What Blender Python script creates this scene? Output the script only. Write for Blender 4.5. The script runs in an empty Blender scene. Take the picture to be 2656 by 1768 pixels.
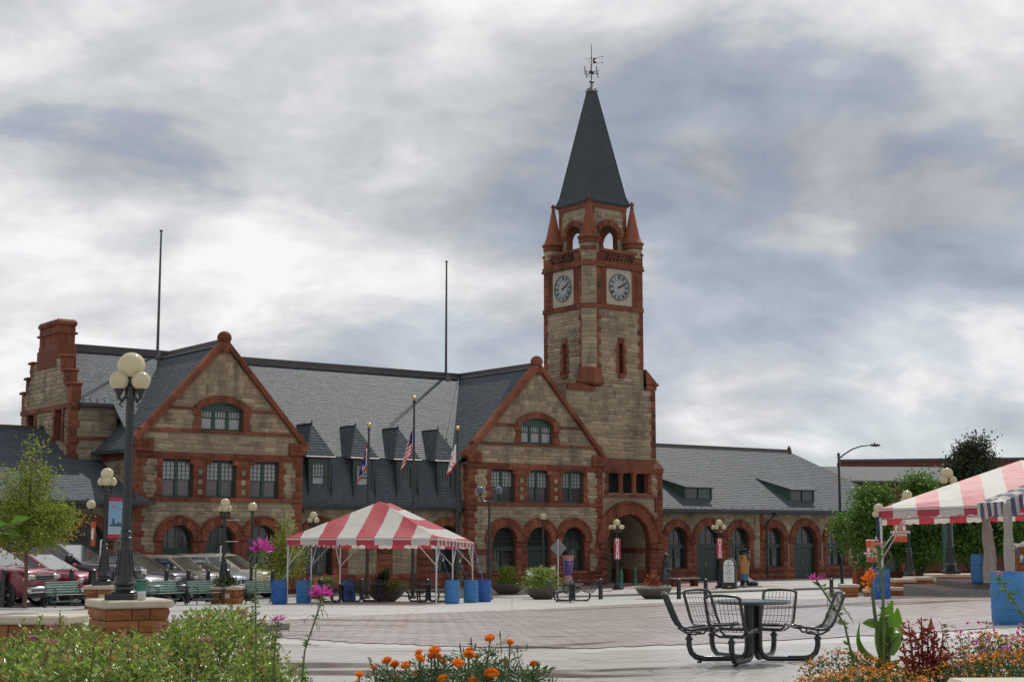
import bpy, bmesh, math, random
import numpy as np
from mathutils import Vector, Matrix
SC = bpy.context.scene
COL = SC.collection
RND = random.Random(11)
rad = math.radians
Vec = Vector

# ------------------------------------------------------------------ camera
CAMZ = 3.2
cam_d = bpy.data.cameras.new('camera'); cam = bpy.data.objects.new('camera', cam_d); COL.objects.link(cam)
cam_d.sensor_width = 36; cam_d.lens = 52.18; cam_d.clip_start = 0.1; cam_d.clip_end = 6000
cam.location = (0, 0, CAMZ); cam.rotation_euler = (rad(90 + 7.341), 0, 0)
SC.camera = cam

# ------------------------------------------------------------------ sky, sun, exposure
SUN_DIR = Vector((0.345 * 0.592, 0.938 * 0.592, 0.806)).normalized()      # towards the sun
SUN_EL = math.asin(SUN_DIR.z); SUN_AZ = math.atan2(SUN_DIR.x, SUN_DIR.y)
W = bpy.data.worlds.new('World'); SC.world = W; W.use_nodes = True
nt = W.node_tree; nt.nodes.clear()
def N(t, typ, **kw):
    n = t.nodes.new(typ)
    for k, v in kw.items(): setattr(n, k, v)
    return n
L = lambda t, a, b: t.links.new(a, b)
def math_node(t, op, a=None, b=None, clamp=False):
    n = N(t, 'ShaderNodeMath', operation=op); n.use_clamp = clamp
    for i, x in enumerate((a, b)):
        if x is None: continue
        if isinstance(x, (int, float)): n.inputs[i].default_value = x
        else: L(t, x, n.inputs[i])
    return n.outputs[0]
def ramp(t, fac, stops, interp='LINEAR'):
    n = N(t, 'ShaderNodeValToRGB'); n.color_ramp.interpolation = interp
    e = n.color_ramp.elements
    while len(e) > len(stops): e.remove(e[-1])
    while len(e) < len(stops): e.new(0.5)
    for el, (p, c) in zip(e, stops):
        el.position = p; el.color = (*c, 1) if len(c) == 3 else c
    L(t, fac, n.inputs[0]); return n.outputs[0]
def mixc(t, fac, a, b, blend='MIX'):
    n = N(t, 'ShaderNodeMix', data_type='RGBA', blend_type=blend)
    for sock, x in ((n.inputs[0], fac), (n.inputs[6], a), (n.inputs[7], b)):
        if isinstance(x, (int, float)): sock.default_value = x
        elif isinstance(x, (tuple, list)): sock.default_value = (*x, 1) if len(x) == 3 else x
        else: L(t, x, sock)
    return n.outputs[2]
def noise_tex(t, vec, scale, detail=4, rough=0.5, dist=0.0):
    n = N(t, 'ShaderNodeTexNoise'); n.inputs['Scale'].default_value = scale
    n.inputs['Detail'].default_value = detail; n.inputs['Roughness'].default_value = rough
    n.inputs['Distortion'].default_value = dist
    if vec is not None: L(t, vec, n.inputs['Vector'])
    return n.outputs[0]
sky = N(nt, 'ShaderNodeTexSky', sky_type='NISHITA'); sky.sun_disc = False
sky.sun_elevation = SUN_EL; sky.sun_rotation = SUN_AZ; sky.altitude = 1800; sky.dust_density = 0.6
skyc = mixc(nt, 1.0, sky.outputs[0], (0.085, 0.085, 0.085), 'MULTIPLY')
tc = N(nt, 'ShaderNodeTexCoord')
sep = N(nt, 'ShaderNodeSeparateXYZ'); L(nt, tc.outputs['Generated'], sep.inputs[0])
# cloud layer: the view direction projected on a flat layer overhead
zz = math_node(nt, 'ADD', math_node(nt, 'MAXIMUM', sep.outputs[2], 0.0), 0.42)
cx = math_node(nt, 'DIVIDE', sep.outputs[0], zz); cy = math_node(nt, 'DIVIDE', sep.outputs[1], zz)
comb = N(nt, 'ShaderNodeCombineXYZ'); L(nt, cx, comb.inputs[0]); L(nt, cy, comb.inputs[1])
mp = N(nt, 'ShaderNodeMapping'); L(nt, comb.outputs[0], mp.inputs[0])
mp.inputs['Location'].default_value = (33.5, 41.3, 0); mp.inputs['Rotation'].default_value = (0, 0, rad(-20)); mp.inputs['Scale'].default_value = (1.0, 1.2, 1)
big = noise_tex(nt, mp.outputs[0], 1.0, 4, 0.5, 0.3)
mp2 = N(nt, 'ShaderNodeMapping'); L(nt, mp.outputs[0], mp2.inputs[0]); mp2.inputs['Location'].default_value = (5.3, 2.9, 1.7)
shade = noise_tex(nt, mp2.outputs[0], 1.15, 4, 0.48, 0.3)
puff = noise_tex(nt, mp.outputs[0], 3.2, 12, 0.58, 0.3)
wisp = noise_tex(nt, mp2.outputs[0], 7.5, 8, 0.55, 0.6)
t1 = math_node(nt, 'ADD', math_node(nt, 'MULTIPLY', shade, 0.50), math_node(nt, 'ADD', math_node(nt, 'MULTIPLY', puff, 0.35), math_node(nt, 'MULTIPLY', wisp, 0.15)))
cloudc = ramp(nt, t1, [(0.385, (0.31, 0.332, 0.372)), (0.45, (0.45, 0.472, 0.512)), (0.505, (0.62, 0.64, 0.665)), (0.575, (0.92, 0.925, 0.93))])
covm = ramp(nt, math_node(nt, 'ADD', math_node(nt, 'MULTIPLY', puff, 0.5), math_node(nt, 'MULTIPLY', big, 0.5)), [(0.36, (0, 0, 0)), (0.48, (1, 1, 1))])
covm = math_node(nt, 'MAXIMUM', covm, 0.78)
final = mixc(nt, covm, skyc, cloudc)
bg = N(nt, 'ShaderNodeBackground'); L(nt, final, bg.inputs[0]); bg.inputs[1].default_value = 1.0
wo = N(nt, 'ShaderNodeOutputWorld'); L(nt, bg.outputs[0], wo.inputs[0])
sun_d = bpy.data.lights.new('sun', 'SUN'); sun_d.energy = 3.2; sun_d.angle = rad(1.2); sun_d.color = (1.0, 0.95, 0.87)
sun = bpy.data.objects.new('sun', sun_d); COL.objects.link(sun); sun.location = (30, 60, 60)
sun.rotation_euler = SUN_DIR.to_track_quat('Z', 'Y').to_euler()
SC.view_settings.view_transform = 'Standard'; SC.view_settings.look = 'None'
SC.view_settings.exposure = 0.0; SC.view_settings.gamma = 1.0; SC.view_settings.use_curve_mapping = False

# ------------------------------------------------------------------ mesh helpers
class MB:
    def __init__(s): s.v = []; s.f = []; s.m = []
    def add(s, vs, fs, mi=0, M=None):
        o = len(s.v)
        if M is not None: vs = [M @ Vec(p) for p in vs]
        s.v.extend([tuple(p) for p in vs])
        s.f.extend([tuple(i + o for i in f) for f in fs]); s.m.extend([mi] * len(fs)); return s
    def box(s, c, d, M=None, mi=0, b=0.0):
        x, y, z = d[0] / 2, d[1] / 2, d[2] / 2
        T = Matrix.Translation(c)
        if M is not None: T = M @ T
        if b <= 0:
            vs = [(i * x, j * y, k * z) for i in (-1, 1) for j in (-1, 1) for k in (-1, 1)]
            fs = [(0, 1, 3, 2), (4, 6, 7, 5), (0, 4, 5, 1), (2, 3, 7, 6), (0, 2, 6, 4), (1, 5, 7, 3)]
            return s.add(vs, fs, mi, T)
        b = min(b, x * .9, y * .9, z * .9); vs = []; idx = {}
        for i in (-1, 1):
            for j in (-1, 1):
                for k in (-1, 1):
                    idx[i, j, k, 0] = len(vs); vs.append((i * x, j * (y - b), k * (z - b)))
                    idx[i, j, k, 1] = len(vs); vs.append((i * (x - b), j * y, k * (z - b)))
                    idx[i, j, k, 2] = len(vs); vs.append((i * (x - b), j * (y - b), k * z))
        fs = []
        for q in (-1, 1):
            fs.append([idx[q, -1, -1, 0], idx[q, 1, -1, 0], idx[q, 1, 1, 0], idx[q, -1, 1, 0]][::q])
            fs.append([idx[-1, q, -1, 1], idx[-1, q, 1, 1], idx[1, q, 1, 1], idx[1, q, -1, 1]][::q])
            fs.append([idx[-1, -1, q, 2], idx[1, -1, q, 2], idx[1, 1, q, 2], idx[-1, 1, q, 2]][::q])
            for r in (-1, 1):
                fs.append([idx[q, r, -1, 0], idx[q, r, 1, 0], idx[q, r, 1, 1], idx[q, r, -1, 1]][::-q * r])
                fs.append([idx[q, -1, r, 0], idx[q, 1, r, 0], idx[q, 1, r, 2], idx[q, -1, r, 2]][::q * r])
                fs.append([idx[-1, q, r, 1], idx[1, q, r, 1], idx[1, q, r, 2], idx[-1, q, r, 2]][::-q * r])
                for t in (-1, 1):
                    fs.append([idx[q, r, t, 0], idx[q, r, t, 1], idx[q, r, t, 2]][::q * r * t])
        return s.add(vs, fs, mi, T)
    def tube(s, path, r, n=8, mi=0, M=None, closed=False, cap=True):
        P = [Vec(p) for p in path]; k = len(P)
        rs = r if isinstance(r, (list, tuple)) else [r] * k
        tang = []
        for i in range(k):
            a = P[(i - 1) % k] if (closed or i > 0) else P[i]; b = P[(i + 1) % k] if (closed or i < k - 1) else P[i]
            tang.append((b - a).normalized() if (b - a).length > 1e-9 else Vec((0, 0, 1)))
        t0 = tang[0]; ref = Vec((0, 0, 1)) if abs(t0.z) < .9 else Vec((1, 0, 0))
        nrm = (ref - t0 * ref.dot(t0)).normalized(); vs = []
        for i in range(k):
            t = tang[i]; nrm = nrm - t * nrm.dot(t)
            nrm = nrm.normalized() if nrm.length > 1e-6 else t.orthogonal().normalized()
            bi = t.cross(nrm)
            for j in range(n):
                a = 2 * math.pi * j / n
                vs.append(P[i] + (nrm * math.cos(a) + bi * math.sin(a)) * rs[i])
        fs = []
        for i in range(k if closed else k - 1):
            i2 = (i + 1) % k
            for j in range(n):
                j2 = (j + 1) % n; fs.append((i * n + j, i * n + j2, i2 * n + j2, i2 * n + j))
        if cap and not closed:
            fs.append(tuple(range(n))[::-1]); fs.append(tuple((k - 1) * n + j for j in range(n)))
        return s.add(vs, fs, mi, M)
    def lathe(s, prof, n=16, mi=0, M=None, c=(0, 0, 0), a0=0.0):
        vs = []; fs = []; k = len(prof)
        for (r, z) in prof:
            for j in range(n):
                a = a0 + 2 * math.pi * j / n; vs.append((c[0] + r * math.cos(a), c[1] + r * math.sin(a), c[2] + z))
        for i in range(k - 1):
            for j in range(n):
                j2 = (j + 1) % n; fs.append((i * n + j, i * n + j2, (i + 1) * n + j2, (i + 1) * n + j))
        fs.append(tuple(range(n))[::-1]); fs.append(tuple((k - 1) * n + j for j in range(n)))
        return s.add(vs, fs, mi, M)
    def sphere(s, c, r, nu=16, nv=10, mi=0, M=None, sc=(1, 1, 1)):
        vs = [(c[0], c[1], c[2] - r * sc[2])]; fs = []
        for i in range(1, nv):
            p = -math.pi / 2 + math.pi * i / nv
            for j in range(nu):
                a = 2 * math.pi * j / nu
                vs.append((c[0] + r * sc[0] * math.cos(p) * math.cos(a), c[1] + r * sc[1] * math.cos(p) * math.sin(a), c[2] + r * sc[2] * math.sin(p)))
        vs.append((c[0], c[1], c[2] + r * sc[2])); top = len(vs) - 1
        for j in range(nu):
            j2 = (j + 1) % nu; fs.append((0, 1 + j2, 1 + j)); fs.append((top, top - nu + j, top - nu + j2))
        for i in range(nv - 2):
            for j in range(nu):
                j2 = (j + 1) % nu; a = 1 + i * nu; fs.append((a + j, a + j2, a + nu + j2, a + nu + j))
        return s.add(vs, fs, mi, M)
    def prism(s, poly, fn, d0, d1, mi=0):
        """polygon (list of 2-tuples) swept from depth d0 to d1; fn(x, y, d) gives the 3D point"""
        k = len(poly); vs = [fn(x, y, d0) for x, y in poly] + [fn(x, y, d1) for x, y in poly]
        fs = [tuple(range(k)), tuple(range(2 * k - 1, k - 1, -1))]
        for i in range(k):
            j = (i + 1) % k; fs.append((i, i + k, j + k, j))
        return s.add(vs, fs, mi)
    def grid(s, fn, nu, nv, mi=0, closed_u=False):
        vs = [fn(i / nu, j / nv) for j in range(nv + 1) for i in range(nu + (0 if closed_u else 1))]
        w = nu if closed_u else nu + 1; fs = []
        for j in range(nv):
            for i in range(nu):
                i2 = (i + 1) % w; fs.append((j * w + i, j * w + i2, (j + 1) * w + i2, (j + 1) * w + i))
        mis = mi if callable(mi) else None
        o = len(s.f); s.add(vs, fs, 0 if mis else mi)
        if mis:
            for q in range(len(fs)): s.m[o + q] = mis((q % nu + .5) / nu, (q // nu + .5) / nv)
        return s
    def mesh(s, name, mats, smooth=None):
        me = bpy.data.meshes.new(name); me.from_pydata(s.v, [], s.f)
        if not isinstance(mats, (list, tuple)): mats = [mats]
        for m in mats: me.materials.append(m)
        if len(mats) > 1: me.polygons.foreach_set('material_index', s.m)
        if smooth is not None:
            me.shade_smooth(); me.set_sharp_from_angle(angle=rad(smooth))
        me.update(); return me
    def build(s, name, mats, parent=None, smooth=None, **props):
        return link(name, s.mesh(name, mats, smooth), parent, **props)

OFF = {}      # shift of a thing's builder coordinates to its own origin
def link(name, data, parent=None, matrix=None, **props):
    o = bpy.data.objects.new(name, data); COL.objects.link(o)
    if parent is not None:
        o.parent = parent
        off = OFF.get(parent.name)
        if off is not None:
            o.matrix_basis = Matrix.Translation(-off) @ (matrix if matrix is not None else Matrix())
            matrix = None
    if matrix is not None: o.matrix_basis = matrix
    for k, v in props.items(): o[k] = v
    return o
def thing(name, label, cat, loc=(0, 0, 0), rz=0.0, group=None, off=None):
    o = link(name, None); o.location = loc; o.rotation_euler = (0, 0, rz); o['label'] = label; o['category'] = cat
    o.empty_display_size = 0.3
    if group: o['group'] = group
    if off is not None: OFF[o.name] = Vec(off)
    return o
def tag(o, label, cat, group=None):
    o['label'] = label; o['category'] = cat
    if group: o['group'] = group
    return o
def copy_thing(root, loc, rz=0.0, label=None, scale=None):
    r = root.copy(); COL.objects.link(r); r.location = loc; r.rotation_euler = (0, 0, rz)
    if label: r['label'] = label
    if scale: r.scale = (scale,) * 3
    for ch in root.children:
        c = ch.copy(); COL.objects.link(c); c.parent = r
        for g in ch.children:
            d = g.copy(); COL.objects.link(d); d.parent = c
    return r
def gz(x, y):
    """height of the plaza: it falls gently towards the station and rises a little to the right"""
    z = 2.047 - .0272 * y
    if y > 74: z = max(0.03 - (y - 74) * .01, 0.0)
    t = min(1., max(0., (64 - y) / 16.)); return z + .04 * max(0., x - 1) * t * min(1, 12 / max(12, x))

# ------------------------------------------------------------------ materials
def pmat(name, c1, c2=None, rough=.6, scale=4., detail=5, metal=0., bump=0., bscale=30., isl=0., spec=.5, coat=0., c3=None, rough2=None, trans=0., bdist=.02, ctr=.5, wid=.25, stain=0.):
    m = bpy.data.materials.new(name); m.use_nodes = True; t = m.node_tree; b = t.nodes['Principled BSDF']
    geo = N(t, 'ShaderNodeNewGeometry'); pos = geo.outputs['Position']
    nz = noise_tex(t, pos, scale, detail, .6)
    col = ramp(t, nz, [(ctr - wid, c1), (ctr + wid, c2 or c1)])
    if isl > 0 or c3:
        oi = N(t, 'ShaderNodeObjectInfo')
        r = math_node(t, 'FRACT', math_node(t, 'ADD', oi.outputs['Random'], geo.outputs['Random Per Island']))
        if c3: col = mixc(t, ramp(t, r, [(.5, (0, 0, 0)), (1., (1, 1, 1))]), col, c3)
        r2 = math_node(t, 'FRACT', math_node(t, 'MULTIPLY', r, 7.31))
        mr = N(t, 'ShaderNodeMapRange'); L(t, r2, mr.inputs[0]); mr.inputs[3].default_value = 1 - isl; mr.inputs[4].default_value = 1 + isl
        hs = N(t, 'ShaderNodeHueSaturation'); L(t, col, hs.inputs['Color']); L(t, mr.outputs[0], hs.inputs['Value']); col = hs.outputs[0]
    if stain > 0:      # soot and rain streaks with a shape of their own, longer than wide
        mpn = N(t, 'ShaderNodeMapping'); L(t, pos, mpn.inputs[0]); mpn.inputs['Scale'].default_value = (1.1, 1.1, .28)
        sv = ramp(t, noise_tex(t, mpn.outputs[0], 1.0, 7, .62, .3), [(.36, (1 - stain,) * 3), (.52, (1, 1, 1)), (.7, (1.06, 1.05, 1.03))]); col = mixc(t, 1.0, col, sv, 'MULTIPLY')
    L(t, col, b.inputs['Base Color'])
    b.inputs['Roughness'].default_value = rough; b.inputs['Metallic'].default_value = metal
    b.inputs['Specular IOR Level'].default_value = spec; b.inputs['Coat Weight'].default_value = coat
    b.inputs['Coat Roughness'].default_value = .06
    if rough2 is not None:
        rr = ramp(t, noise_tex(t, pos, scale * .6, 5, .6), [(.38, (rough,) * 3), (.62, (rough2,) * 3)]); L(t, rr, b.inputs['Roughness'])
    if bump > 0:
        bn = N(t, 'ShaderNodeBump'); bn.inputs['Strength'].default_value = bump; bn.inputs['Distance'].default_value = bdist
        L(t, noise_tex(t, pos, bscale, 5, .6), bn.inputs['Height']); L(t, bn.outputs[0], b.inputs['Normal'])
    if trans > 0:
        tr = N(t, 'ShaderNodeBsdfTranslucent'); L(t, col, tr.inputs[0]); mx = N(t, 'ShaderNodeMixShader'); mx.inputs[0].default_value = trans
        L(t, b.outputs[0], mx.inputs[1]); L(t, tr.outputs[0], mx.inputs[2]); L(t, mx.outputs[0], t.nodes['Material Output'].inputs[0])
    return m
MT = {}
MT['buff'] = pmat('buff_sandstone', (.305, .235, .155), (.39, .31, .21), .82, 1.1, 6, bump=.5, bscale=14, isl=.20, c3=(.275, .215, .155), spec=.25, stain=.38)
MT['mortar'] = pmat('buff_mortar', (.24, .20, .14), (.30, .25, .18), .9, 3, bump=.2, spec=.2)
MT['red'] = pmat('red_sandstone', (.185, .060, .034), (.25, .086, .048), .78, 1.3, 6, bump=.5, bscale=12, isl=.26, c3=(.165, .048, .028), spec=.25, stain=.40)
MT['redmortar'] = pmat('red_mortar', (.26, .08, .04), (.30, .10, .05), .9, 3, spec=.2)
MT['slate'] = pmat('slate', (.068, .086, .097), (.09, .107, .117), .62, 1.2, 5, isl=.10, spec=.16, bump=.25, bscale=9, bdist=.01, c3=(.075, .095, .115))
MT['spire'] = pmat('spire_slate', (.042, .054, .066), (.056, .068, .08), .6, 1.2, 5, isl=.05, spec=.25)
MT['slatebase'] = pmat('slate_backing', (.05, .058, .066), (.07, .08, .09), .6, 2, spec=.4)
MT['green'] = pmat('green_paint', (.012, .055, .040), (.018, .068, .05), .45, 2, spec=.5)
MT['dkgreen'] = pmat('dark_green_paint', (.010, .032, .026), (.016, .042, .034), .4, 2)
MT['glass'] = pmat('dark_window_glass', (.018, .022, .024), (.035, .038, .04), .08, .6, 3, spec=.8)
MT['curtain'] = pmat('window_glass_over_blind', (.26, .27, .26), (.34, .35, .34), .1, .8, 3, spec=.7)
MT['purple'] = pmat('window_glass_over_dim_curtain', (.055, .042, .05), (.095, .07, .08), .1, .9, 3, spec=.7)
MT['lead'] = pmat('lead_flashing', (.13, .14, .15), (.2, .21, .22), .4, 3, metal=.3)
MT['ridge'] = pmat('ridge_metal', (.055, .045, .045), (.085, .07, .068), .45, 2, metal=.2)
MT['gutter'] = pmat('gutter_paint', (.02, .028, .032), (.03, .04, .045), .4, 2)
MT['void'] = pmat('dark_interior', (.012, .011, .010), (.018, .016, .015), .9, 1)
MT['black'] = pmat('black_enamel', (.010, .012, .013), (.016, .018, .02), .32, 3, spec=.6)
MT['iron'] = pmat('dark_iron', (.018, .019, .02), (.03, .03, .032), .5, 5)
MT['pole'] = pmat('roof_pole_steel', (.06, .052, .052), (.09, .08, .08), .45, 3)
MT['globe'] = pmat('cream_globe', (.66, .59, .40), (.72, .65, .46), .12, 2, coat=.4, trans=.35)
MT['globeblue'] = pmat('smoked_globe', (.06, .075, .11), (.09, .1, .14), .1, 2, coat=.6)
MT['concrete'] = None
MT['coping'] = pmat('coping_stone', (.42, .36, .27), (.52, .46, .36), .7, 4, 5, bump=.25, bscale=40, spec=.3)
MT['wallstone'] = pmat('plaza_wall_stone', (.215, .082, .030), (.30, .125, .05), .75, 2.2, 6, bump=.8, bscale=14, isl=.2, spec=.3)
MT['wallmortar'] = pmat('plaza_wall_mortar', (.20, .10, .05), (.24, .12, .06), .9, 3)
MT['steel'] = pmat('galvanised_steel', (.48, .48, .47), (.62, .62, .61), .38, 8, metal=.55)
MT['tentred'] = pmat('red_tent_vinyl', (.46, .048, .075), (.52, .065, .095), .5, 2, trans=.42, bump=.4, bscale=2.2, bdist=.06)
MT['tentwhite'] = pmat('white_tent_vinyl', (.60, .59, .55), (.68, .67, .63), .55, 2, trans=.45, bump=.4, bscale=2.2, bdist=.06)
MT['navy'] = pmat('navy_canvas', (.045, .055, .13), (.075, .085, .18), .6, 6, trans=.3)
MT['canvas'] = pmat('off_white_canvas', (.40, .36, .32), (.50, .46, .41), .7, 6, trans=.25, bump=.3, bscale=8)
MT['barrel'] = pmat('blue_barrel', (.010, .075, .30), (.025, .13, .42), .42, 5, trans=0, bump=.06, bscale=6)
MT['barrelb'] = pmat('sky_blue_barrel', (.02, .14, .36), (.045, .22, .48), .42, 5, bump=.06, bscale=6)
MT['bronze'] = pmat('dark_bronze', (.055, .058, .062), (.11, .115, .12), .38, 9, metal=.6)
MT['bowl'] = pmat('brown_concrete_bowl', (.085, .06, .05), (.13, .095, .08), .6, 6, bump=.2)
MT['soil'] = pmat('dark_soil', (.03, .02, .014), (.06, .042, .03), .95, 12, bump=.6)
MT['teal'] = pmat('teal_bench_slat', (.12, .235, .20), (.17, .29, .25), .45, 5)
MT['mailgreen'] = pmat('green_box_paint', (.01, .13, .08), (.015, .16, .10), .4, 3)
MT['white'] = pmat('white_paint', (.74, .74, .72), (.80, .80, .78), .5, 3)
MT['bannerred'] = pmat('red_banner', (.50, .018, .060), (.56, .03, .075), .6, 3, trans=.1)
MT['orange'] = pmat('orange_banner', (.58, .11, .035), (.66, .15, .05), .6, 3, trans=.2)
MT['gold'] = pmat('gilt_ball', (.62, .42, .16), (.72, .5, .22), .3, 4, metal=.7)
MT['bark'] = pmat('bark', (.07, .05, .038), (.13, .10, .08), .9, 9, bump=.6)
MT['bark2'] = pmat('red_brown_bark', (.10, .05, .035), (.16, .09, .065), .85, 9, bump=.5)
MT['asphalt'] = None
def leafmat(name, a, b, rough=.45, tr=.4, c3=None, isl=.3): return pmat(name, a, b, rough, 1.5, 3, isl=isl, trans=tr, c3=c3, spec=.45)
MT['leaf_lime'] = leafmat('lime_green_leaves', (.17, .24, .025), (.24, .31, .04), c3=(.28, .29, .06), tr=.5)
MT['leaf_mid'] = leafmat('mid_green_leaves', (.09, .19, .028), (.14, .26, .045), c3=(.065, .14, .024), tr=.5)
MT['leaf_dark'] = leafmat('dark_green_leaves', (.03, .05, .02), (.05, .075, .03), c3=(.03, .042, .02), tr=.3)
MT['leaf_bush'] = leafmat('spirea_leaves', (.15, .24, .04), (.23, .34, .06), rough=.28, c3=(.27, .34, .09), tr=.48, isl=.4)
MT['leaf_tip'] = leafmat('rusty_shoot_tips', (.25, .13, .05), (.38, .22, .09), c3=(.28, .26, .08))
MT['leaf_canna'] = leafmat('canna_leaf', (.07, .17, .018), (.12, .25, .03), rough=.35, tr=.45, isl=.1)
MT['leaf_marigold'] = leafmat('marigold_foliage', (.04, .085, .03), (.07, .13, .045), c3=(.09, .15, .05))
MT['fl_marigold'] = pmat('marigold_orange', (.75, .20, .005), (.88, .30, .01), .6, 30, isl=.22, trans=.25)
MT['fl_pink'] = pmat('cleome_pink', (.52, .035, .30), (.68, .10, .46), .6, 20, isl=.25, trans=.3)
MT['fl_canna'] = pmat('canna_orange', (.80, .18, .02), (.92, .32, .04), .5, 25, isl=.1, trans=.3)
MT['amaranth'] = leafmat('amaranth_crimson', (.20, .018, .035), (.34, .05, .045), c3=(.28, .08, .03), tr=.35)
MT['dry'] = leafmat('dry_stalks', (.26, .17, .08), (.36, .25, .13), c3=(.18, .10, .05), tr=.2)
MT['sedum'] = leafmat('orange_tagetes', (.55, .19, .015), (.70, .30, .03), c3=(.60, .12, .01))
MT['stem'] = leafmat('green_stem', (.10, .14, .04), (.15, .19, .06), tr=.1)
# ================================================================== ground
def ground_mat(name, c1, c2, wetc, score=None, wet_amt=.5, base_rough=.55, bed=False, isl=0.):
    m = bpy.data.materials.new(name); m.use_nodes = True; t = m.node_tree; b = t.nodes['Principled BSDF']
    geo = N(t, 'ShaderNodeNewGeometry'); pos = geo.outputs['Position']
    nz = noise_tex(t, pos, .55, 8, .62); fine = noise_tex(t, pos, 22, 4, .6)
    col = ramp(t, nz, [(.3, c1), (.7, c2)])
    col = mixc(t, .35, col, mixc(t, fine, (.55, .55, .55), (1.25, 1.25, 1.25)), 'MULTIPLY')
    if isl:
        mr = N(t, 'ShaderNodeMapRange'); L(t, geo.outputs['Random Per Island'], mr.inputs[0]); mr.inputs[3].default_value = 1 - isl; mr.inputs[4].default_value = 1 + isl
        hs = N(t, 'ShaderNodeHueSaturation'); L(t, col, hs.inputs['Color']); L(t, mr.outputs[0], hs.inputs['Value']); col = hs.outputs[0]
    if score:
        br = N(t, 'ShaderNodeTexBrick'); br.offset = 0.0; br.inputs['Scale'].default_value = 1; br.inputs['Mortar Size'].default_value = .012
        br.inputs['Brick Width'].default_value = score; br.inputs['Row Height'].default_value = score
        br.inputs['Color1'].default_value = (1, 1, 1, 1); br.inputs['Color2'].default_value = (.93, .93, .93, 1); br.inputs['Mortar'].default_value = (.35, .34, .33, 1)
        L(t, pos, br.inputs['Vector']); col = mixc(t, 1.0, col, br.outputs[0], 'MULTIPLY')
    mp = N(t, 'ShaderNodeMapping'); L(t, pos, mp.inputs[0]); mp.inputs['Scale'].default_value = (.10, .42, 1); mp.inputs['Location'].default_value = (1.7, .6, 0)
    wet = noise_tex(t, mp.outputs[0], 1.0, 7, .58, .6)
    wm = ramp(t, wet, [(.54, (0, 0, 0)), (.60, (.4, .4, .4)), (.66, (1, 1, 1))])
    wm = math_node(t, 'MULTIPLY', wm, wet_amt)
    col = mixc(t, wm, col, mixc(t, 1.0, col, wetc, 'MULTIPLY'))
    L(t, col, b.inputs['Base Color'])
    L(t, ramp(t, math_node(t, 'ADD', wm, math_node(t, 'MULTIPLY', math_node(t, 'SUBTRACT', nz, .5), .5)), [(0., (base_rough,) * 3), (.4, (.34,) * 3), (.9, (.10,) * 3)]), b.inputs['Roughness'])
    bn = N(t, 'ShaderNodeBump'); bn.inputs['Strength'].default_value = .2; bn.inputs['Distance'].default_value = .006
    L(t, noise_tex(t, pos, 60, 3, .6), bn.inputs['Height']); L(t, bn.outputs[0], b.inputs['Normal'])
    b.inputs['Specular IOR Level'].default_value = .55
    return m
MT['concrete'] = ground_mat('plaza_concrete', (.38, .37, .355), (.48, .47, .45), (.6, .57, .54), score=3.0, wet_amt=.6, base_rough=.40)
MT['slab'] = ground_mat('wet_concrete_slabs', (.32, .31, .29), (.42, .405, .38), (.45, .42, .38), wet_amt=.9, base_rough=.33, isl=.07)
MT['paver'] = ground_mat('red_brown_pavers', (.385, .332, .32), (.455, .41, .398), (.45, .38, .36), wet_amt=.85, base_rough=.26, isl=.10)
MT['joint'] = ground_mat('sanded_joints', (.14, .125, .115), (.19, .17, .155), (.6, .6, .6), wet_amt=.5)
MT['sidewalk'] = ground_mat('sidewalk_concrete', (.27, .26, .25), (.35, .34, .32), (.6, .58, .56), score=1.5, wet_amt=.5)
MT['kerb'] = pmat('kerb_concrete', (.16, .155, .15), (.24, .235, .225), .6, 5, bump=.2)
MT['brickpath'] = ground_mat('sidewalk_brick', (.19, .10, .09), (.26, .15, .135), (.6, .55, .55), wet_amt=.4)

def lattice(xs, ys, zf):
    mb = MB(); nx = len(xs)
    mb.v = [(x, y, zf(x, y)) for y in ys for x in xs]
    mb.f = [(j * nx + i, j * nx + i + 1, (j + 1) * nx + i + 1, (j + 1) * nx + i) for j in range(len(ys) - 1) for i in range(nx - 1)]
    mb.m = [0] * len(mb.f); return mb
xs = [-1500, -700, -300, -120, -60] + [-40 + i for i in range(92)] + [70, 120, 300, 700, 1500]
ys = [-400, -100, -30, -10] + [i for i in range(0, 110)] + [130, 180, 300, 600, 1200, 2500]
g = lattice(xs, ys, lambda x, y: gz(x, max(y, -10)) - (.004 if 8 < y < 60 else 0)); g.build('ground', MT['concrete'], None, smooth=30, kind='structure')
# paver field and slab field: real pieces laid a few millimetres proud of their jointed bed
def inside(p, poly):
    c = False; x, y = p
    for i in range(len(poly)):
        (x1, y1), (x2, y2) = poly[i], poly[i - 1]
        if (y1 > y) != (y2 > y) and x < (x2 - x1) * (y - y1) / (y2 - y1) + x1: c = not c
    return c
FIELD = [(-6.2, 34), (-4.6, 40.5), (0, 48), (5, 53.5), (10, 56.5), (17, 57.5), (23, 50), (22, 36), (16, 28), (8, 24.6), (3, 23.4), (-.8, 24.2), (-4.2, 27.6)]
def smooth_poly(P, k=4):
    out = []; n = len(P)
    for i in range(n):
        p0, p1, p2, p3 = (Vec((*P[(i + d) % n], 0)) for d in (-1, 0, 1, 2))
        for j in range(k):
            t = j / k; q = .5 * ((2 * p1) + (p2 - p0) * t + (2 * p0 - 5 * p1 + 4 * p2 - p3) * t * t + (3 * p1 - p0 - 3 * p2 + p3) * t ** 3); out.append((q.x, q.y))
    return out
FIELD = smooth_poly(FIELD)
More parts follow.
